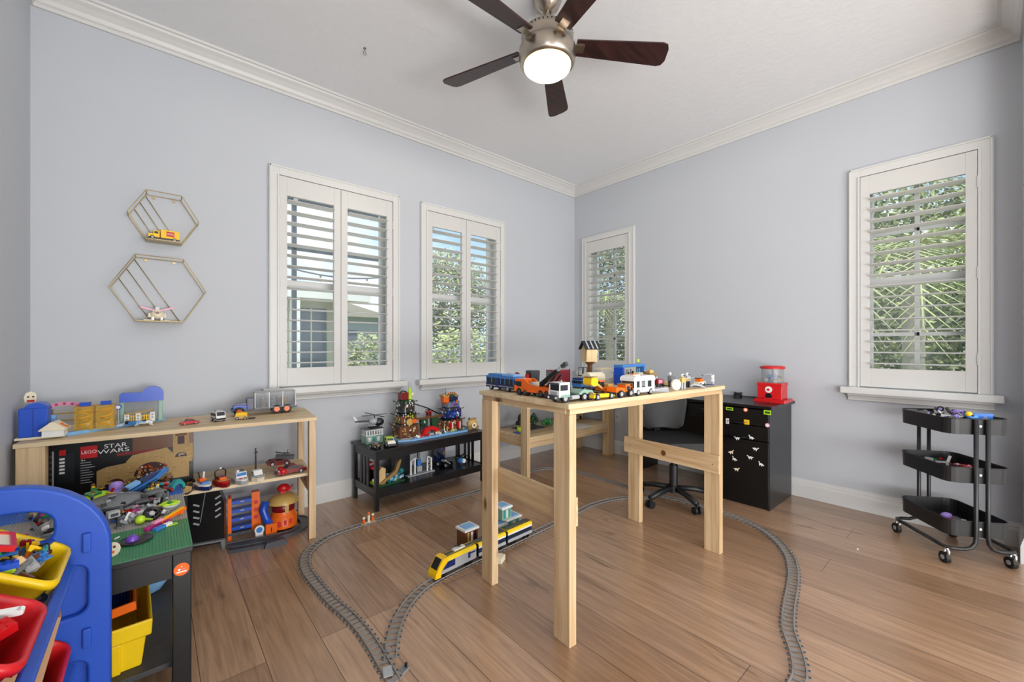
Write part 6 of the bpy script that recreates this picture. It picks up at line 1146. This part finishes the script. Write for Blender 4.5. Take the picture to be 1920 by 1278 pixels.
pa.prism([(.165, .045), (.165, .135), (.20, .150), (.275, .158), (.275, .045)], 'xz', yf-.0004, -.0001, 'box_tan'); arch_art(.235, .052, .034)
pa.prism([(.275, .05), (.275, .165), (.30, .195), (.44, .215), (.465, .18), (.465, .06)], 'xz', yf-.0004, -.0001, 'box_tan'); arch_art(.375, .080, .070)
pa.prism([(.465, .04), (.465, .29), (.535, .29), (.535, .225), (.552, .225), (.552, .13), (.535, .12), (.535, .04)], 'xz', yf-.0004, -.0001, 'box_tan'); arch_art(.50, .155, .026)
art(.485, .225, .515, .27, 'box_maroon', 3); art(.475, .272, .525, .285, 'box_brown', 3); art(.28, .045, .46, .075, 'dark_tan', 3)
rg = random.Random(77)
for i in range(46):
    x_ = rg.uniform(.318, .435); z_ = rg.uniform(.075, .125); s_ = rg.uniform(.004, .009); art(x_, z_, x_+s_, z_+s_*1.2, rg.choice(['tan', 'white', 'brown', 'dark_tan', 'red', 'light_grey', 'orange']), 4)
for i in range(90):
    x_ = rg.uniform(.17, .545); z_ = rg.uniform(.05, .28)
    if (x_ < .27 and z_ > .145) or (.27 <= x_ < .46 and (z_ > .185 or ((x_-.375)**2+(z_-.08)**2) < .006)) or x_ > .53 and z_ > .22 or ((x_-.235)**2+(z_-.052)**2) < .0014 or ((x_-.50)**2+(z_-.155)**2) < .001: continue
    art(x_, z_, x_+rg.uniform(.006, .02), z_+.0022, rg.choice(['dark_tan', 'brown', 'tan', 'dark_tan']), 2)
for i in range(12):
    x_ = rg.uniform(.212, .25); z_ = rg.uniform(.052, .07); art(x_, z_, x_+.007, z_+.007, rg.choice(['light_grey', 'dark_red', 'tan']), 4)
for i in range(10):
    x_ = rg.uniform(.485, .515); z_ = rg.uniform(.157, .175); art(x_, z_, x_+.006, z_+.007, rg.choice(['light_grey', 'grey', 'tan']), 4)
pa.box(.108, yf-.0008, .208, .168, -.0001, .268, 'red'); art(.035, .235, .058, .262, 'red', 2); art(.030, .10, .085, .24, 'glass_black', 1)
for i in range(5): art(.036, .145+.017*i, .054, .155+.017*i, 'white', 2)
for i in range(9): art(.108, .085+.0125*i, .108+rg.uniform(.03, .055), .0885+.0125*i, 'light_grey', 2)
for k in range(7): art(-.0+.003, .06+.028*k, .012, .072+.028*k, 'dark_grey', 3)
pa.build('printed_art', bxs)
text('LEGO', .022, 'white', bxs, (.138, -.0022, .238), (W90, 0, 0), .0003, 'lettering'); text('STAR', .030, 'white', bxs, (.235, -.0014, .256), (W90, 0, 0), .0003, 'lettering', sx=1.25); text('WARS', .030, 'white', bxs, (.228, -.0014, .230), (W90, 0, 0), .0003, 'lettering', sx=1.45)
text('9+', .016, 'white', bxs, (.118, -.0014, .198), (W90, 0, 0), .0003, 'lettering')

# under the shelf
bt_ = thing('black_toy_hauler', 'large black toy hauler standing on end with pale slots and grey feet', 'toy vehicle', (-3.555, -.335, 0), R(-14))
MB().prism([(-.085, .03), (.085, .03), (.085, .26), (.06, .335), (.02, .345), (-.085, .34)], 'xz', .0, .06, 'black').build('body', bt_, .004)
MB().prism([(-.12, .04), (-.086, .04), (-.086, .33), (-.11, .33), (-.15, .17)], 'xz', .0, .05, 'dark_grey').build('ramp', bt_, .003)
MB().rbox((-.015, -.003, .25), (.004, .003, .17), (0, R(8), 0), 'grey').build('seam', bt_)
for i in range(4):
    for x, a in ((-.045, 24), (.055, -32)): MB().rbox((x, -.0015, .275-.035*i-(.01 if a > 0 else -.02)), (.030, .003, .009), (0, R(a), 0), 'light_grey').build('slot', bt_)
MB().box(-.105, -.02, .045, .09, 0, .055, 'grey').prism([(-.105, 0), (-.09, 0), (-.085, .045), (-.105, .045)], 'xz', -.02, .02, 'grey').prism([(.078, 0), (.092, 0), (.09, .045), (.07, .045)], 'xz', -.02, .02, 'grey').build('stand', bt_)
dec = MB()
for i in range(3): dec.rbox((-.165, -.001, .20-.022*i), (.035, .002, .012), (0, 0, 0), 'white')
dec.rbox((-.158, -.001, .26), (.012, .002, .06), (0, R(14), 0), 'white'); dec.build('decal', bt_)
MB().box(-.19, .0, .05, -.142, .05, .30, 'black').build('front_end', bt_, .004)
gr_ = thing('toy_garage_tower', 'blue and orange toy garage tower with four parking levels', 'toy garage', (-3.372, -.275, 0), R(-6))
MB().box(-.075, -.02, .03, .045, .05, .045, 'asphalt_plastic').build('base', gr_)
for k in range(4): MB().box(-.055, -.012, .055+.052*k, .045, .045, .075+.052*k, 'blue').box(-.055, -.014, .075+.052*k, .045, -.010, .078+.052*k, 'dark_blue').build('level', gr_, .001)
for k in range(4): MB().prism([(-.012, .064+.052*k), (.004, .064+.052*k), (.008, .071+.052*k), (-.002, .073+.052*k), (-.014, .070+.052*k)], 'xz', -.016, -.0145, 'light_grey').build('emblem', gr_)
MB().box(-.075, -.018, .0, -.056, .05, .255, 'orange').tube([(-.065, -.02+.006*math.cos(R(30*k)), .262+.010*math.sin(R(30*k))) for k in range(13)], .003, 'red').build('lift_column', gr_, .002)
MB().prism([(.046, .03), (.10, .03), (.092, .10), (.088, .262), (.046, .262)], 'xz', .0, .05, 'orange').build('side_tower', gr_, .002)
for k in range(3): MB().cyl((.068, -.002, .11+.045*k), (.068, 0, .11+.045*k), .012, 'red', n=16).build('emblem', gr_)
dn = thing('toy_volcano_tower', 'toy tower with a yellow dome, red figure on top and orange walls', 'toy building', (-3.155, -.29, 0), R(-4))
MB().lathe([(.078, .02), (.078, .085), (.070, .09), (.064, .12)], 'orange', n=24).build('base_wall', dn)
MB().lathe([(.064, .12), (.066, .125), (.066, .165), (.058, .17)], 'dark_red', n=24).build('upper_wall', dn)
MB().lathe([(.090, .170), (.088, .182), (.070, .208), (.040, .222), (.012, .226)], 'gold', n=32).build('dome', dn)
MB().sph((0, 0, .255), .034, 'red', 14, (1.1, .8, .8)).prism([(.02, .235), (.055, .268), (.04, .232)], 'xz', -.01, .01, 'red').prism([(-.02, .228), (.01, .228), (.006, .245), (-.016, .245)], 'xz', -.02, .02, 'red').build('figure', dn)
MB().tube([(-.10, -.02, .195), (-.115, -.03, .15), (-.10, -.04, .10), (-.075, -.045, .05)], .022, 'blue', 8).build('chute', dn)
MB().box(-.105, -.075, 0, -.045, -.03, .07, 'orange').box(-.078, -.0765, .02, -.072, -.075, .05, 'dark_red').build('chute_end', dn, .002)
MB().box(.0, -.072, .115, .02, -.062, .165, 'gold').build('sign', dn)
for i, x in enumerate((-.03, .0, .03)): MB().rbox((x, -.078, .055+.004*i), (.016, .003, .03), (0, R(10*(i-1)), 0), 'red').build('flame', dn)
tr_ = thing('toy_road_loop', 'dark grey toy road pieces curving round the orange tower', 'toy track', (-3.155, -.29, 0), R(-4))
def road(pts, w_=.028):
    mb = MB(); line = smooth([(x, y, 0) for x, y in pts], 6); vs = []
    for i, p in enumerate(line):
        d = (line[min(i+1, len(line)-1)]-line[max(i-1, 0)]).normalized(); nn = Vector((-d.y, d.x, 0))
        for u, z in ((-w_, 0), (-w_, .018), (-w_+.005, .018), (-w_+.006, .012), (w_-.006, .012), (w_-.005, .018), (w_, .018), (w_, 0)): vs.append(p+nn*u+Vector((0, 0, z)))
    n = 8; fs = [(i*n+j, i*n+(j+1) % n, (i+1)*n+(j+1) % n, (i+1)*n+j) for i in range(len(line)-1) for j in range(n)]+[tuple(range(n))[::-1], tuple(range((len(line)-1)*n, len(line)*n))]
    return mb.add(vs, fs, 'asphalt_plastic')
road([(.02, .12), (.11, .08), (.125, .0), (.10, -.08), (.02, -.125), (-.08, -.13), (-.19, -.115), (-.30, -.10)]).build('road_piece', tr_)
road([(-.02, -.19), (-.10, -.20), (-.20, -.185), (-.29, -.165)]).build('road_piece', tr_)
MB().prism([(-.13, 0), (-.12, .03), (-.03, .034), (-.01, .0)], 'xz', -.255, -.225, 'asphalt_plastic').build('ramp', tr_, .002)
kit('toy_gas_pump', 'small white and blue round toy machine in front of the garage tower', 'toy', (-3.295, -.335, .0), R(-5), [['machine', [('c', (0, -.006, .045), (0, .012, .045), .026, 'white'), ('b', -.02, -.004, 0, .02, .012, .04, 'white')]], ['dial', [('c', (.0, -.0075, .045), (.0, -.006, .045), .017, 'mid_blue')]]])
kit('toy_pink_piece', 'tiny pink toy head beside the round toy machine', 'toy', (-3.245, -.345, 0), 0, [['head', [('s', (0, 0, .016), .014, 'pink'), ('c', (.004, 0, .026), (.004, 0, .036), .007, 'white')]]])

# ------------------------------------------------------------------ toys on the black bench
B0 = BZ+.0003; BR3 = R(3)
def bp(u, v, z=B0):  # u along the bench, v from its front edge to the wall
    c_, s_ = math.cos(BR3), math.sin(BR3); return Vector((-2.612+u*c_-v*s_, -.437+u*s_+v*c_, z))
kit('toy_police_station', 'grey and white two-storey toy station under the helicopter', 'toy building', bp(.095, .255), BR3, [['storey', [('b', -.065, -.045, 0, .065, .045, .06, 'sand_green')]], ['storey', [('b', -.068, -.048, .0605, .068, .048, .066, 'white'), ('b', -.06, .02, .066, .06, .045, .105, 'light_grey')]], ['window', [('b', -.05+.034*k, -.0465, .015, -.03+.034*k, -.045, .048, c) for k, c in enumerate(('white', 'teal', 'white'))]], ['railing', [('b', -.066+.02*k, -.047, .066, -.060+.02*k, -.044, .098, 'white') for k in range(7)]+[('b', -.068, -.048, .098, .068, -.043, .103, 'white')]], ['landing_roof', [('b', -.07, -.05, .1055, .07, .05, .110, 'dark_grey')]]], bev=.001)
kit('toy_helicopter', 'black and white toy helicopter on the roof of the grey toy station', 'toy helicopter', bp(.095, .255, B0+.1102), R(178), [['cockpit', [('s', (-.045, 0, .035), .032, 'glass_black', (1.1, .75, .85))]], ['body', [('s', (-.01, 0, .042), .026, 'light_grey', (1.3, .8, .9))]], ['tail_boom', [('c', (.02, 0, .046), (.11, 0, .052), .006, 'dark_grey')]], ['tail_fin', [('p', [(.10, .04), (.125, .085), (.115, .085), (.09, .05)], 'xz', -.003, .003, 'white')]], ['skid', [('t', [(-.06, -.02, .006), (-.05, -.02, .003), (.02, -.02, .003)], .003, 'black')]], ['skid', [('t', [(-.06, .02, .006), (-.05, .02, .003), (.02, .02, .003)], .003, 'black')]], ['mast', [('c', (-.015, 0, .06), (-.015, 0, .082), .004, 'black')]], ['rotor', [('r', (-.015, 0, .083), (.19, .010, .003), (0, R(-3), R(18)), 'black'), ('r', (-.015, 0, .0835), (.19, .010, .003), (0, R(3), R(108)), 'black')]]], sc=1.15)
kit('toy_buggy', 'small olive toy buggy at the corner of the bench by the station', 'toy car', bp(.035, .08), R(-70), [['body', [('b', -.035, -.018, .012, .035, .018, .026, 'dark_tan'), ('b', -.02, -.016, .026, .01, .016, .042, 'grey')]]]+wheels((-.024, .024), .018, .014, .010))
kit('toy_jeep', 'pale lime and white toy jeep at the front edge of the bench', 'toy car', bp(.135, .055), R(-98), [['body', [('b', -.045, -.026, .016, .045, .026, .034, 'white'), ('b', -.042, -.024, .034, .012, .024, .058, 'lime'), ('b', .012, -.022, .034, .042, .022, .042, 'cream')]], ['window', [('b', -.034, -.0245, .038, .006, .0245, .053, 'glass_black'), ('b', .0115, -.020, .038, .0135, .020, .054, 'glass_black')]], ['bumper', [('b', .045, -.026, .010, .050, .026, .024, 'black')]]]+wheels((-.028, .030), .024, .017, .013), bev=.001, sc=1.12)
def brickwork(mb, cx, cy, z0, z1, w_, d_, pal, seed, n=40):
    """clads a tower core with many small bricks of mixed colours, all in one mesh"""
    rg = random.Random(seed)
    for i in range(n):
        z = z0+(z1-z0)*i/n; side = rg.randrange(4); u = rg.uniform(-.8, .8); s_ = rg.uniform(.004, .012); t_ = rg.uniform(.003, .010); h_ = rg.uniform(.004, .020)
        if side < 2: y = cy+(-1 if side == 0 else 1)*d_/2; mb.box(cx+u*w_/2-s_/2, y-t_/2, z, cx+u*w_/2+s_/2, y+t_/2, z+h_, rg.choice(pal))
        else: x = cx+(-1 if side == 2 else 1)*w_/2; mb.box(x-t_/2, cy+u*d_/2-s_/2, z, x+t_/2, cy+u*d_/2+s_/2, z+h_, rg.choice(pal))
    return mb
nc = thing('toy_temple_city', 'tall multicoloured toy temple city with two towers joined by a bridge', 'toy building', bp(.235, .095), BR3, sc=1.1)
MB().prism([(.0, .02), (.10, -.02), (.57, -.02), (.60, .04), (.60, .20), (.0, .20)], 'xy', 0, .012, 'light_blue').box(.02, .02, .0121, .58, .19, .014, 'light_grey').build('baseplate', nc, .002)
pile('on the base of the temple city', 34, lambda i, rg: bp(.27+.60*rg.random(), .094+.022*rg.random(), B0+.0165), 'bits on the temple city base', ['cream', 'white', 'teal', 'tan', 'red', 'brown', 'light_grey', 'lime', 'dark_grey'], 91, kinds=['brick', 'slope', 'plate'], sc=(.9, 1.5))
def tower(cx, cy, levels, seed):
    z = .0145
    for (w_, d_, h_, core, pal, eave) in levels:
        c_ = MB().box(cx-w_/2, cy-d_/2, z, cx+w_/2, cy+d_/2, z+h_, core); brickwork(c_, cx, cy, z, z+h_, w_, d_, pal, seed, int(h_*2400)); c_.build('tower_storey', nc)
        if eave:
            e = MB(); e.add([(cx-w_/2-.010, cy-d_/2-.010, z+h_+.0002), (cx+w_/2+.010, cy-d_/2-.010, z+h_+.0002), (cx+w_/2+.010, cy+d_/2+.010, z+h_+.0002), (cx-w_/2-.010, cy+d_/2+.010, z+h_+.0002), (cx-w_*.3, cy-d_*.3, z+h_+.016), (cx+w_*.3, cy-d_*.3, z+h_+.016), (cx+w_*.3, cy+d_*.3, z+h_+.016), (cx-w_*.3, cy+d_*.3, z+h_+.016)], [(3, 2, 1, 0), (0, 1, 5, 4), (1, 2, 6, 5), (2, 3, 7, 6), (3, 0, 4, 7), (4, 5, 6, 7)], eave)
            for sx in (-1, 1):
                for sy in (-1, 1): e.tube([(cx+sx*(w_/2+.006), cy+sy*(d_/2+.006), z+h_), (cx+sx*(w_/2+.016), cy+sy*(d_/2+.014), z+h_+.008)], .0035, eave)
            e.build('eave', nc); z += .0165
        z += h_; seed += 1
    return z
za = tower(.105, .11, [(.15, .11, .085, 'brown', ['dark_tan', 'brown', 'tan', 'black', 'gold', 'cream', 'dark_grey'], 'dark_grey'), (.125, .10, .055, 'brown', ['brown', 'white', 'black', 'dark_red', 'gold', 'lime'], 'glass_black'), (.105, .08, .075, 'glass_black', ['black', 'brown', 'dark_green', 'white', 'dark_grey'], 'dark_green')], 61)
MB().box(.06, .08, za, .115, .135, za+.050, 'dark_red').tube([(.055, .10, za+.045), (.075, .10, za+.062), (.10, .10, za+.058), (.12, .10, za+.04)], .005, 'black').build('red_pavilion', nc, .004)
MB().cyl((.135, .10, za), (.135, .10, za+.05), .020, 'lime', .012, n=8).cyl((.135, .10, za+.05), (.135, .10, za+.09), .016, 'lime', .003, n=8).sph((.15, .09, za+.035), .014, 'cream', 8).build('green_figure', nc)
MB().cyl((.128, .10, za+.08), (.126, .10, za+.125), .0012, 'grey', n=6).cyl((.145, .10, za+.075), (.146, .10, za+.12), .0012, 'grey', n=6).build('antenna', nc)
MB().prism([(.10+.026*math.cos(R(20*k)), .125+.024*math.sin(R(20*k))) for k in range(18)], 'xz', .035, .042, 'gold').prism([(.135+.018*math.cos(R(20*k)), .128+.016*math.sin(R(20*k))) for k in range(18)], 'xz', .030, .0345, 'orange').build('orange_sign', nc)
zb_ = tower(.50, .11, [(.15, .11, .075, 'brown', ['red', 'white', 'tan', 'brown', 'black', 'gold'], 'glass_black'), (.135, .10, .065, 'dark_blue', ['blue', 'blue', 'purple', 'white', 'dark_grey', 'mid_blue'], 'dark_grey'), (.11, .085, .040, 'grey', ['mid_blue', 'purple', 'light_grey', 'dark_blue', 'orange'], None)], 71)
for x in (.455, .525): MB().box(x-.008, .035, .015, x+.008, .052, .075, 'red').box(x+.0085, .035, .015, x+.018, .052, .075, 'white').build('red_gate_post', nc)
MB().box(.42, .08, zb_, .465, .13, zb_+.045, 'orange').prism([(.405, zb_+.055), (.43, zb_+.035), (.47, zb_+.045), (.44, zb_+.062)], 'xz', .075, .135, 'gold').build('orange_pavilion', nc, .002)
MB().box(.50, .08, zb_, .55, .13, zb_+.040, 'dark_blue').prism([(.49, zb_+.0402), (.56, zb_+.0402), (.525, zb_+.058)], 'xz', .075, .135, 'dark_green').build('blue_pavilion', nc, .001)
MB().prism([(.48+.055*math.cos(R(15*k)), zb_+.040+.040*math.sin(R(15*k))) for k in range(13)]+[(.48-.038*math.cos(R(15*k)), zb_+.040+.024*math.sin(R(15*k))) for k in range(13)], 'xz', .066, .074, 'gold').build('arched_sign', nc)
so = MB()
for k in range(6): a = R(28+25*k); so.rbox((.48+.047*math.cos(a), .065, zb_+.040+.032*math.sin(a)), (.009, .003, .012), (0, R(90)-a, 0), 'dark_red')
so.build('sign_letters', nc)
MB().cyl((.445, .10, zb_+.045), (.445, .10, zb_+.115), .0015, 'black', n=6).sph((.445, .10, zb_+.07), .005, 'black', 8).build('antenna', nc)
MB().tube([(.15, .10, za-.03), (.28, .10, .20), (.42, .10, .125)], .0045, 'black').build('zip_line', nc)
bg_ = MB().box(.19, .095, .120, .43, .135, .130, 'brown')
for k in range(12): bg_.box(.20+.019*k, .093, .130, .205+.019*k, .097, .140, 'dark_tan')
for x, h_ in ((.26, .12), (.35, .12)): bg_.prism([(x-.02, .015), (x+.02, .015), (x+.03, .12), (x-.03, .12)], 'xz', .10, .13, 'dark_green')
bg_.build('bridge', nc)
MB().box(.29, .10, .1305, .295, .13, .165, 'dark_red').box(.315, .10, .1305, .32, .13, .165, 'dark_red').box(.28, .098, .165, .33, .132, .171, 'red').box(.285, .10, .178, .325, .13, .183, 'black').box(.30, .11, .171, .31, .12, .178, 'red').build('shrine_gate', nc)
MB().prism([(.27+.075*math.cos(R(10*k)), .016+.058*math.sin(R(10*k))) for k in range(19)]+[(.27-.045*math.cos(R(10*k)), .016+.030*math.sin(R(10*k))) for k in range(19)], 'xz', .02, .05, 'red').build('red_bridge', nc, .001)
MB().box(.235, .08, .015, .275, .115, .055, 'cream').prism([(.222, .055), (.288, .055), (.255, .085)], 'xz', .072, .122, 'dark_grey').prism([(.25, .09), (.262, .09), (.256, .11)], 'xz', .09, .10, 'white').build('white_house', nc, .001)
for i, (x, c) in enumerate(((.395, 'cream'), (.42, 'light_grey'))): MB().cyl((x, .04, .0145), (x, .04, .04), .006, c, n=10).sph((x, .04, .046), .006, 'yellow', 8).build('figure', nc)
kit('gold_steam_toy', 'gold toy machine with a round dial at the end of the bench', 'toy', bp(.955, .13), BR3+R(-8), [['body', [('s', (0, 0, .045), .045, 'gold', (1.2, .8, .95))]], ['dial', [('c', (-.005, -.040, .040), (-.005, -.046, .040), .024, 'cream'), ('c', (-.005, -.0475, .040), (-.005, -.046, .040), .010, 'brown')]], ['wheel', [('c', (.03, -.035, .018), (.03, -.025, .018), .018, 'dark_tan')]], ['wheel', [('c', (-.04, -.035, .018), (-.04, -.025, .018), .018, 'dark_tan')]], ['top_rail', [('b', -.04, -.01, .084, .04, .01, .092, 'dark_tan'), ('c', (-.03, 0, .092), (-.03, 0, .104), .005, 'black'), ('c', (.02, 0, .092), (.02, 0, .102), .006, 'gold')]]])
kit('dark_toy_cannon', 'small dark grey toy cart beside the gold toy machine', 'toy', bp(.93, .30), BR3, [['cart', [('b', -.02, -.03, .012, .02, .03, .03, 'dark_grey'), ('t', [(-.01, -.03, .03), (0, -.05, .06), (.005, -.03, .075)], .004, 'black')]]]+wheels((-.012, .012), .026, .012, .008))
S2 = BSZ+.0003
def bq(u, v): return bp(u, v, S2)
kit('toy_rock_castle', 'toy castle of tan arches and teal rocks on the lower bench shelf', 'toy building', bq(.095, .10), BR3, [
    ['base', [('p', [(-.05, -.05), (.17, -.03), (.20, .10), (-.02, .12)], 'xy', 0, .012, 'dark_green')]], ['tan_tower', [('p', [(-.04, .012), (-.035, .10), (-.01, .135), (.02, .12), (.02, .012)], 'xz', -.02, .04, 'tan')]], ['ramp', [('p', [(-.03, .02), (.09, .095), (.11, .15), (.13, .17), (.14, .16), (.12, .10), (.10, .07), (-.01, .012)], 'xz', -.035, -.01, 'dark_tan')]],
    ['rocks', [('r', (x, y, .016+z), (r_, r_, r_*1.1), (x*40, z*60, y*50), c) for x, y, z, r_, c in [(.05+.11*((k*37) % 17)/17, -.02+.06*((k*23) % 11)/11, .07*((k*13) % 7)/7*(1-abs(k % 5-2)/4), .014+.012*((k*7) % 5)/5, ('teal', 'mid_blue', 'sand_green', 'light_grey', 'teal', 'light_blue')[k % 6]) for k in range(34)]]], ['red_roof', [('b', -.055, .05, .11, -.03, .09, .13, 'red')]]], bev=.001)
kit('toy_dark_hall', 'dark toy hall with a red top beam behind the rock castle', 'toy building', bq(.31, .24), BR3, [['hall', [('b', -.08, -.03, 0, .08, .03, .17, 'glass_black')]], ['beam', [('b', -.05, -.034, .150, .05, -.0305, .165, 'dark_red')]]], bev=.002)
kit('white_lattice_gate', 'white toy lattice gates on a grey strip on the lower bench shelf', 'toy', bq(.43, .145), BR3, [['strip', [('b', -.11, -.03, 0, .13, .02, .008, 'light_grey')]], ['gate', [('b', -.08, -.01, .008, -.068, 0, .115, 'white'), ('b', -.045, -.01, .008, -.033, 0, .135, 'white'), ('r', (-.062, -.005, .12), (.045, .010, .010), (0, R(-30), 0), 'white'), ('r', (-.028, -.005, .13), (.03, .010, .010), (0, R(35), 0), 'light_grey')]], ['gate', [('b', .07, -.01, .008, .08, 0, .125, 'white'), ('b', .105, -.01, .008, .117, 0, .105, 'white'), ('r', (.094, -.005, .115), (.045, .010, .008), (0, R(30), 0), 'white')]+[('r', (.093, -.005, .03+.022*k), (.034, .006, .005), (0, R(40*(-1)**k), 0), 'light_grey') for k in range(4)]]])
kit('grey_blue_spire', 'slim grey-blue toy spire between the white gates', 'toy', bq(.455, .19), BR3, [['spire', [('b', -.022, -.018, 0, .022, .018, .05, 'light_grey'), ('b', -.016, -.014, .05, .016, .014, .10, 'mid_blue'), ('b', -.009, -.009, .10, .009, .009, .15, 'grey'), ('c', (0, 0, .15), (0, 0, .20), .004, 'light_grey')]]], bev=.001)
kit('black_finned_car', 'black and white toy car with wide fins on the lower bench shelf', 'toy car', bq(.70, .18), BR3+R(-75), [['body', [('p', [(-.06, .012), (-.055, .045), (0, .04), (.07, .02), (.07, .01)], 'xz', -.026, .026, 'black')]], ['fin', [('p', [(-.07, .03), (-.10, .09), (-.06, .08), (-.02, .04)], 'xz', -.040, -.034, 'dark_blue')]], ['fin', [('p', [(-.07, .03), (-.10, .09), (-.06, .08), (-.02, .04)], 'xz', .034, .040, 'dark_blue')]], ['canopy', [('b', -.03, -.014, .040, .01, .014, .052, 'light_grey')]], ['stripe', [('r', (.03, -.0, .038), (.06, .008, .003), (0, R(18), 0), 'white')]]]+wheels((-.04, .045), .032, .020, .016), bev=.001)
kit('dark_toy_backdrop', 'dark patterned toy card wall behind the black finned car', 'toy', bq(.73, .30), BR3, [['wall', [('b', -.06, 0, 0, .06, .006, .16, 'dark_grey')]], ['print', [('b', -.05+.022*k, -.001, .02+.02*((k*3) % 5), -.035+.022*k, 0, .05+.02*((k*3) % 5), c) for k, c in enumerate(('lavender', 'dark_blue', 'grey', 'purple', 'dark_tan'))]]])
kit('blue_toy_speeder', 'small pale blue and black toy speeder near the bench end', 'toy', bq(.83, .125), BR3+R(-70), [['body', [('s', (0, 0, .026), .026, 'mid_blue', (1.2, .8, .8))]], ['nose', [('s', (.022, 0, .026), .016, 'white')]], ['blade', [('t', [(-.02, -.05, .05), (0, 0, .05), (-.02, .06, .056)], .004, 'black')]], ['blade', [('t', [(-.05, .02, .05), (-.01, .07, .044), (.0, .10, .03)], .004, 'black')]]], sc=1.25)
kit('lime_toy_wagon', 'pale lime toy wagon behind the end slats of the bench', 'toy', bq(.05, .14), BR3, [['wagon', [('b', -.018, -.02, .008, .02, .02, .028, 'lime'), ('s', (0, 0, .034), .012, 'cream')]]]+wheels((-.01, .012), .018, .009, .006))
kit('red_toy_pagoda', 'dark toy pagoda with red roofs at the slatted end of the lower shelf', 'toy building', bq(.065, .25), BR3, [['storey', [('b', -.025, -.025, 0, .025, .025, .11, 'black')]], ['roof', [('b', -.032, -.032, .1102, .032, .032, .118, 'red')]], ['roof', [('b', -.026, -.026, .135, .026, .026, .142, 'red'), ('b', -.018, -.018, .118, .018, .018, .135, 'pink')]]])

# ------------------------------------------------------------------ what the cart holds
def cp_(u, v, z): c_, s_ = math.cos(R(37.6)), math.sin(R(37.6)); return Vector((-.345+u*c_-v*s_, -3.085+u*s_+v*c_, z))
def in_tray(z, u0, u1, v0, v1, zr): return lambda i, rg: cp_(rg.uniform(u0, u1), rg.uniform(v0, v1), z+zr*rg.random())
pile('filling the top tray of the cart', 90, in_tray(TRZ[0]+.05, -.13, .15, -.10, .10, .026), 'pieces in the top cart tray', ['white', 'light_grey', 'grey', 'white', 'black', 'lavender', 'light_grey', 'dark_grey'], 81, sc=(1.2, 2.0))
o = MB().rbox((0, 0, 0), (.31, .23, .03), (0, 0, 0), 'light_grey').build('sorting_insert'); tag(put(o, cp_(0, 0, TRZ[0]+.024), R(37.6)), 'shallow grey sorting insert under the pieces of the top cart tray', 'tray insert')
kit('blue_toy_crate', 'blue ribbed toy crate lying on the pieces of the top cart tray', 'toy', cp_(-.10, -.055, TRZ[0]+.068), R(-47), [['crate', [('b', -.055, -.02, 0, .055, .02, .034, 'mid_blue')]+[('b', -.054, -.021, .004+.008*k, .054, -.02, .007+.008*k, 'blue') for k in range(4)]]], rot=(0, 0, R(-47)))
kit('yellow_toy_fish', 'yellow and blue toy creature beside the blue crate in the cart', 'toy', cp_(-.155, .01, TRZ[0]+.068), R(-47), [['body', [('s', (0, 0, .022), .022, 'mid_blue', (1.2, .8, .8))]], ['crest', [('s', (-.018, 0, .036), .014, 'yellow')]], ['eye', [('s', (-.012, -.016, .030), .005, 'black')]]])
pile('in the middle tray of the cart', 42, in_tray(TRZ[1]+.012, -.05, .15, -.10, .09, .03), 'pieces in the middle cart tray', ['red', 'pink', 'white', 'black', 'dark_red', 'red', 'light_grey', 'green', 'brown'], 82, sc=(1.1, 1.7))
pile('by the posts in the middle tray', 6, in_tray(TRZ[1]+.012, -.15, -.10, -.03, .06, .02), 'pale pieces in the middle cart tray', ['white', 'light_grey'], 83, sc=(1.6, 2.2))
kit('grey_toy_wing', 'flat grey toy wing piece lying in the bottom cart tray', 'toy', cp_(.0, -.02, TRZ[2]+.006), R(10), [['wing', [('p', [(-.12, -.02), (-.02, -.06), (.10, -.02), (.06, .05), (-.04, .06)], 'xy', 0, .008, 'grey')]], ['white_edge', [('b', -.03, -.05, .008, .05, -.03, .012, 'white')]]])
kit('lavender_toy_car', 'small lavender toy car on the grey wing piece', 'toy car', cp_(.03, .0, TRZ[2]+.0145), R(-40), [['body', [('s', (0, 0, .018), .024, 'lavender', (1.3, .75, .7))]], ['underside', [('b', -.024, -.014, 0, .024, .014, .008, 'magenta')]]])
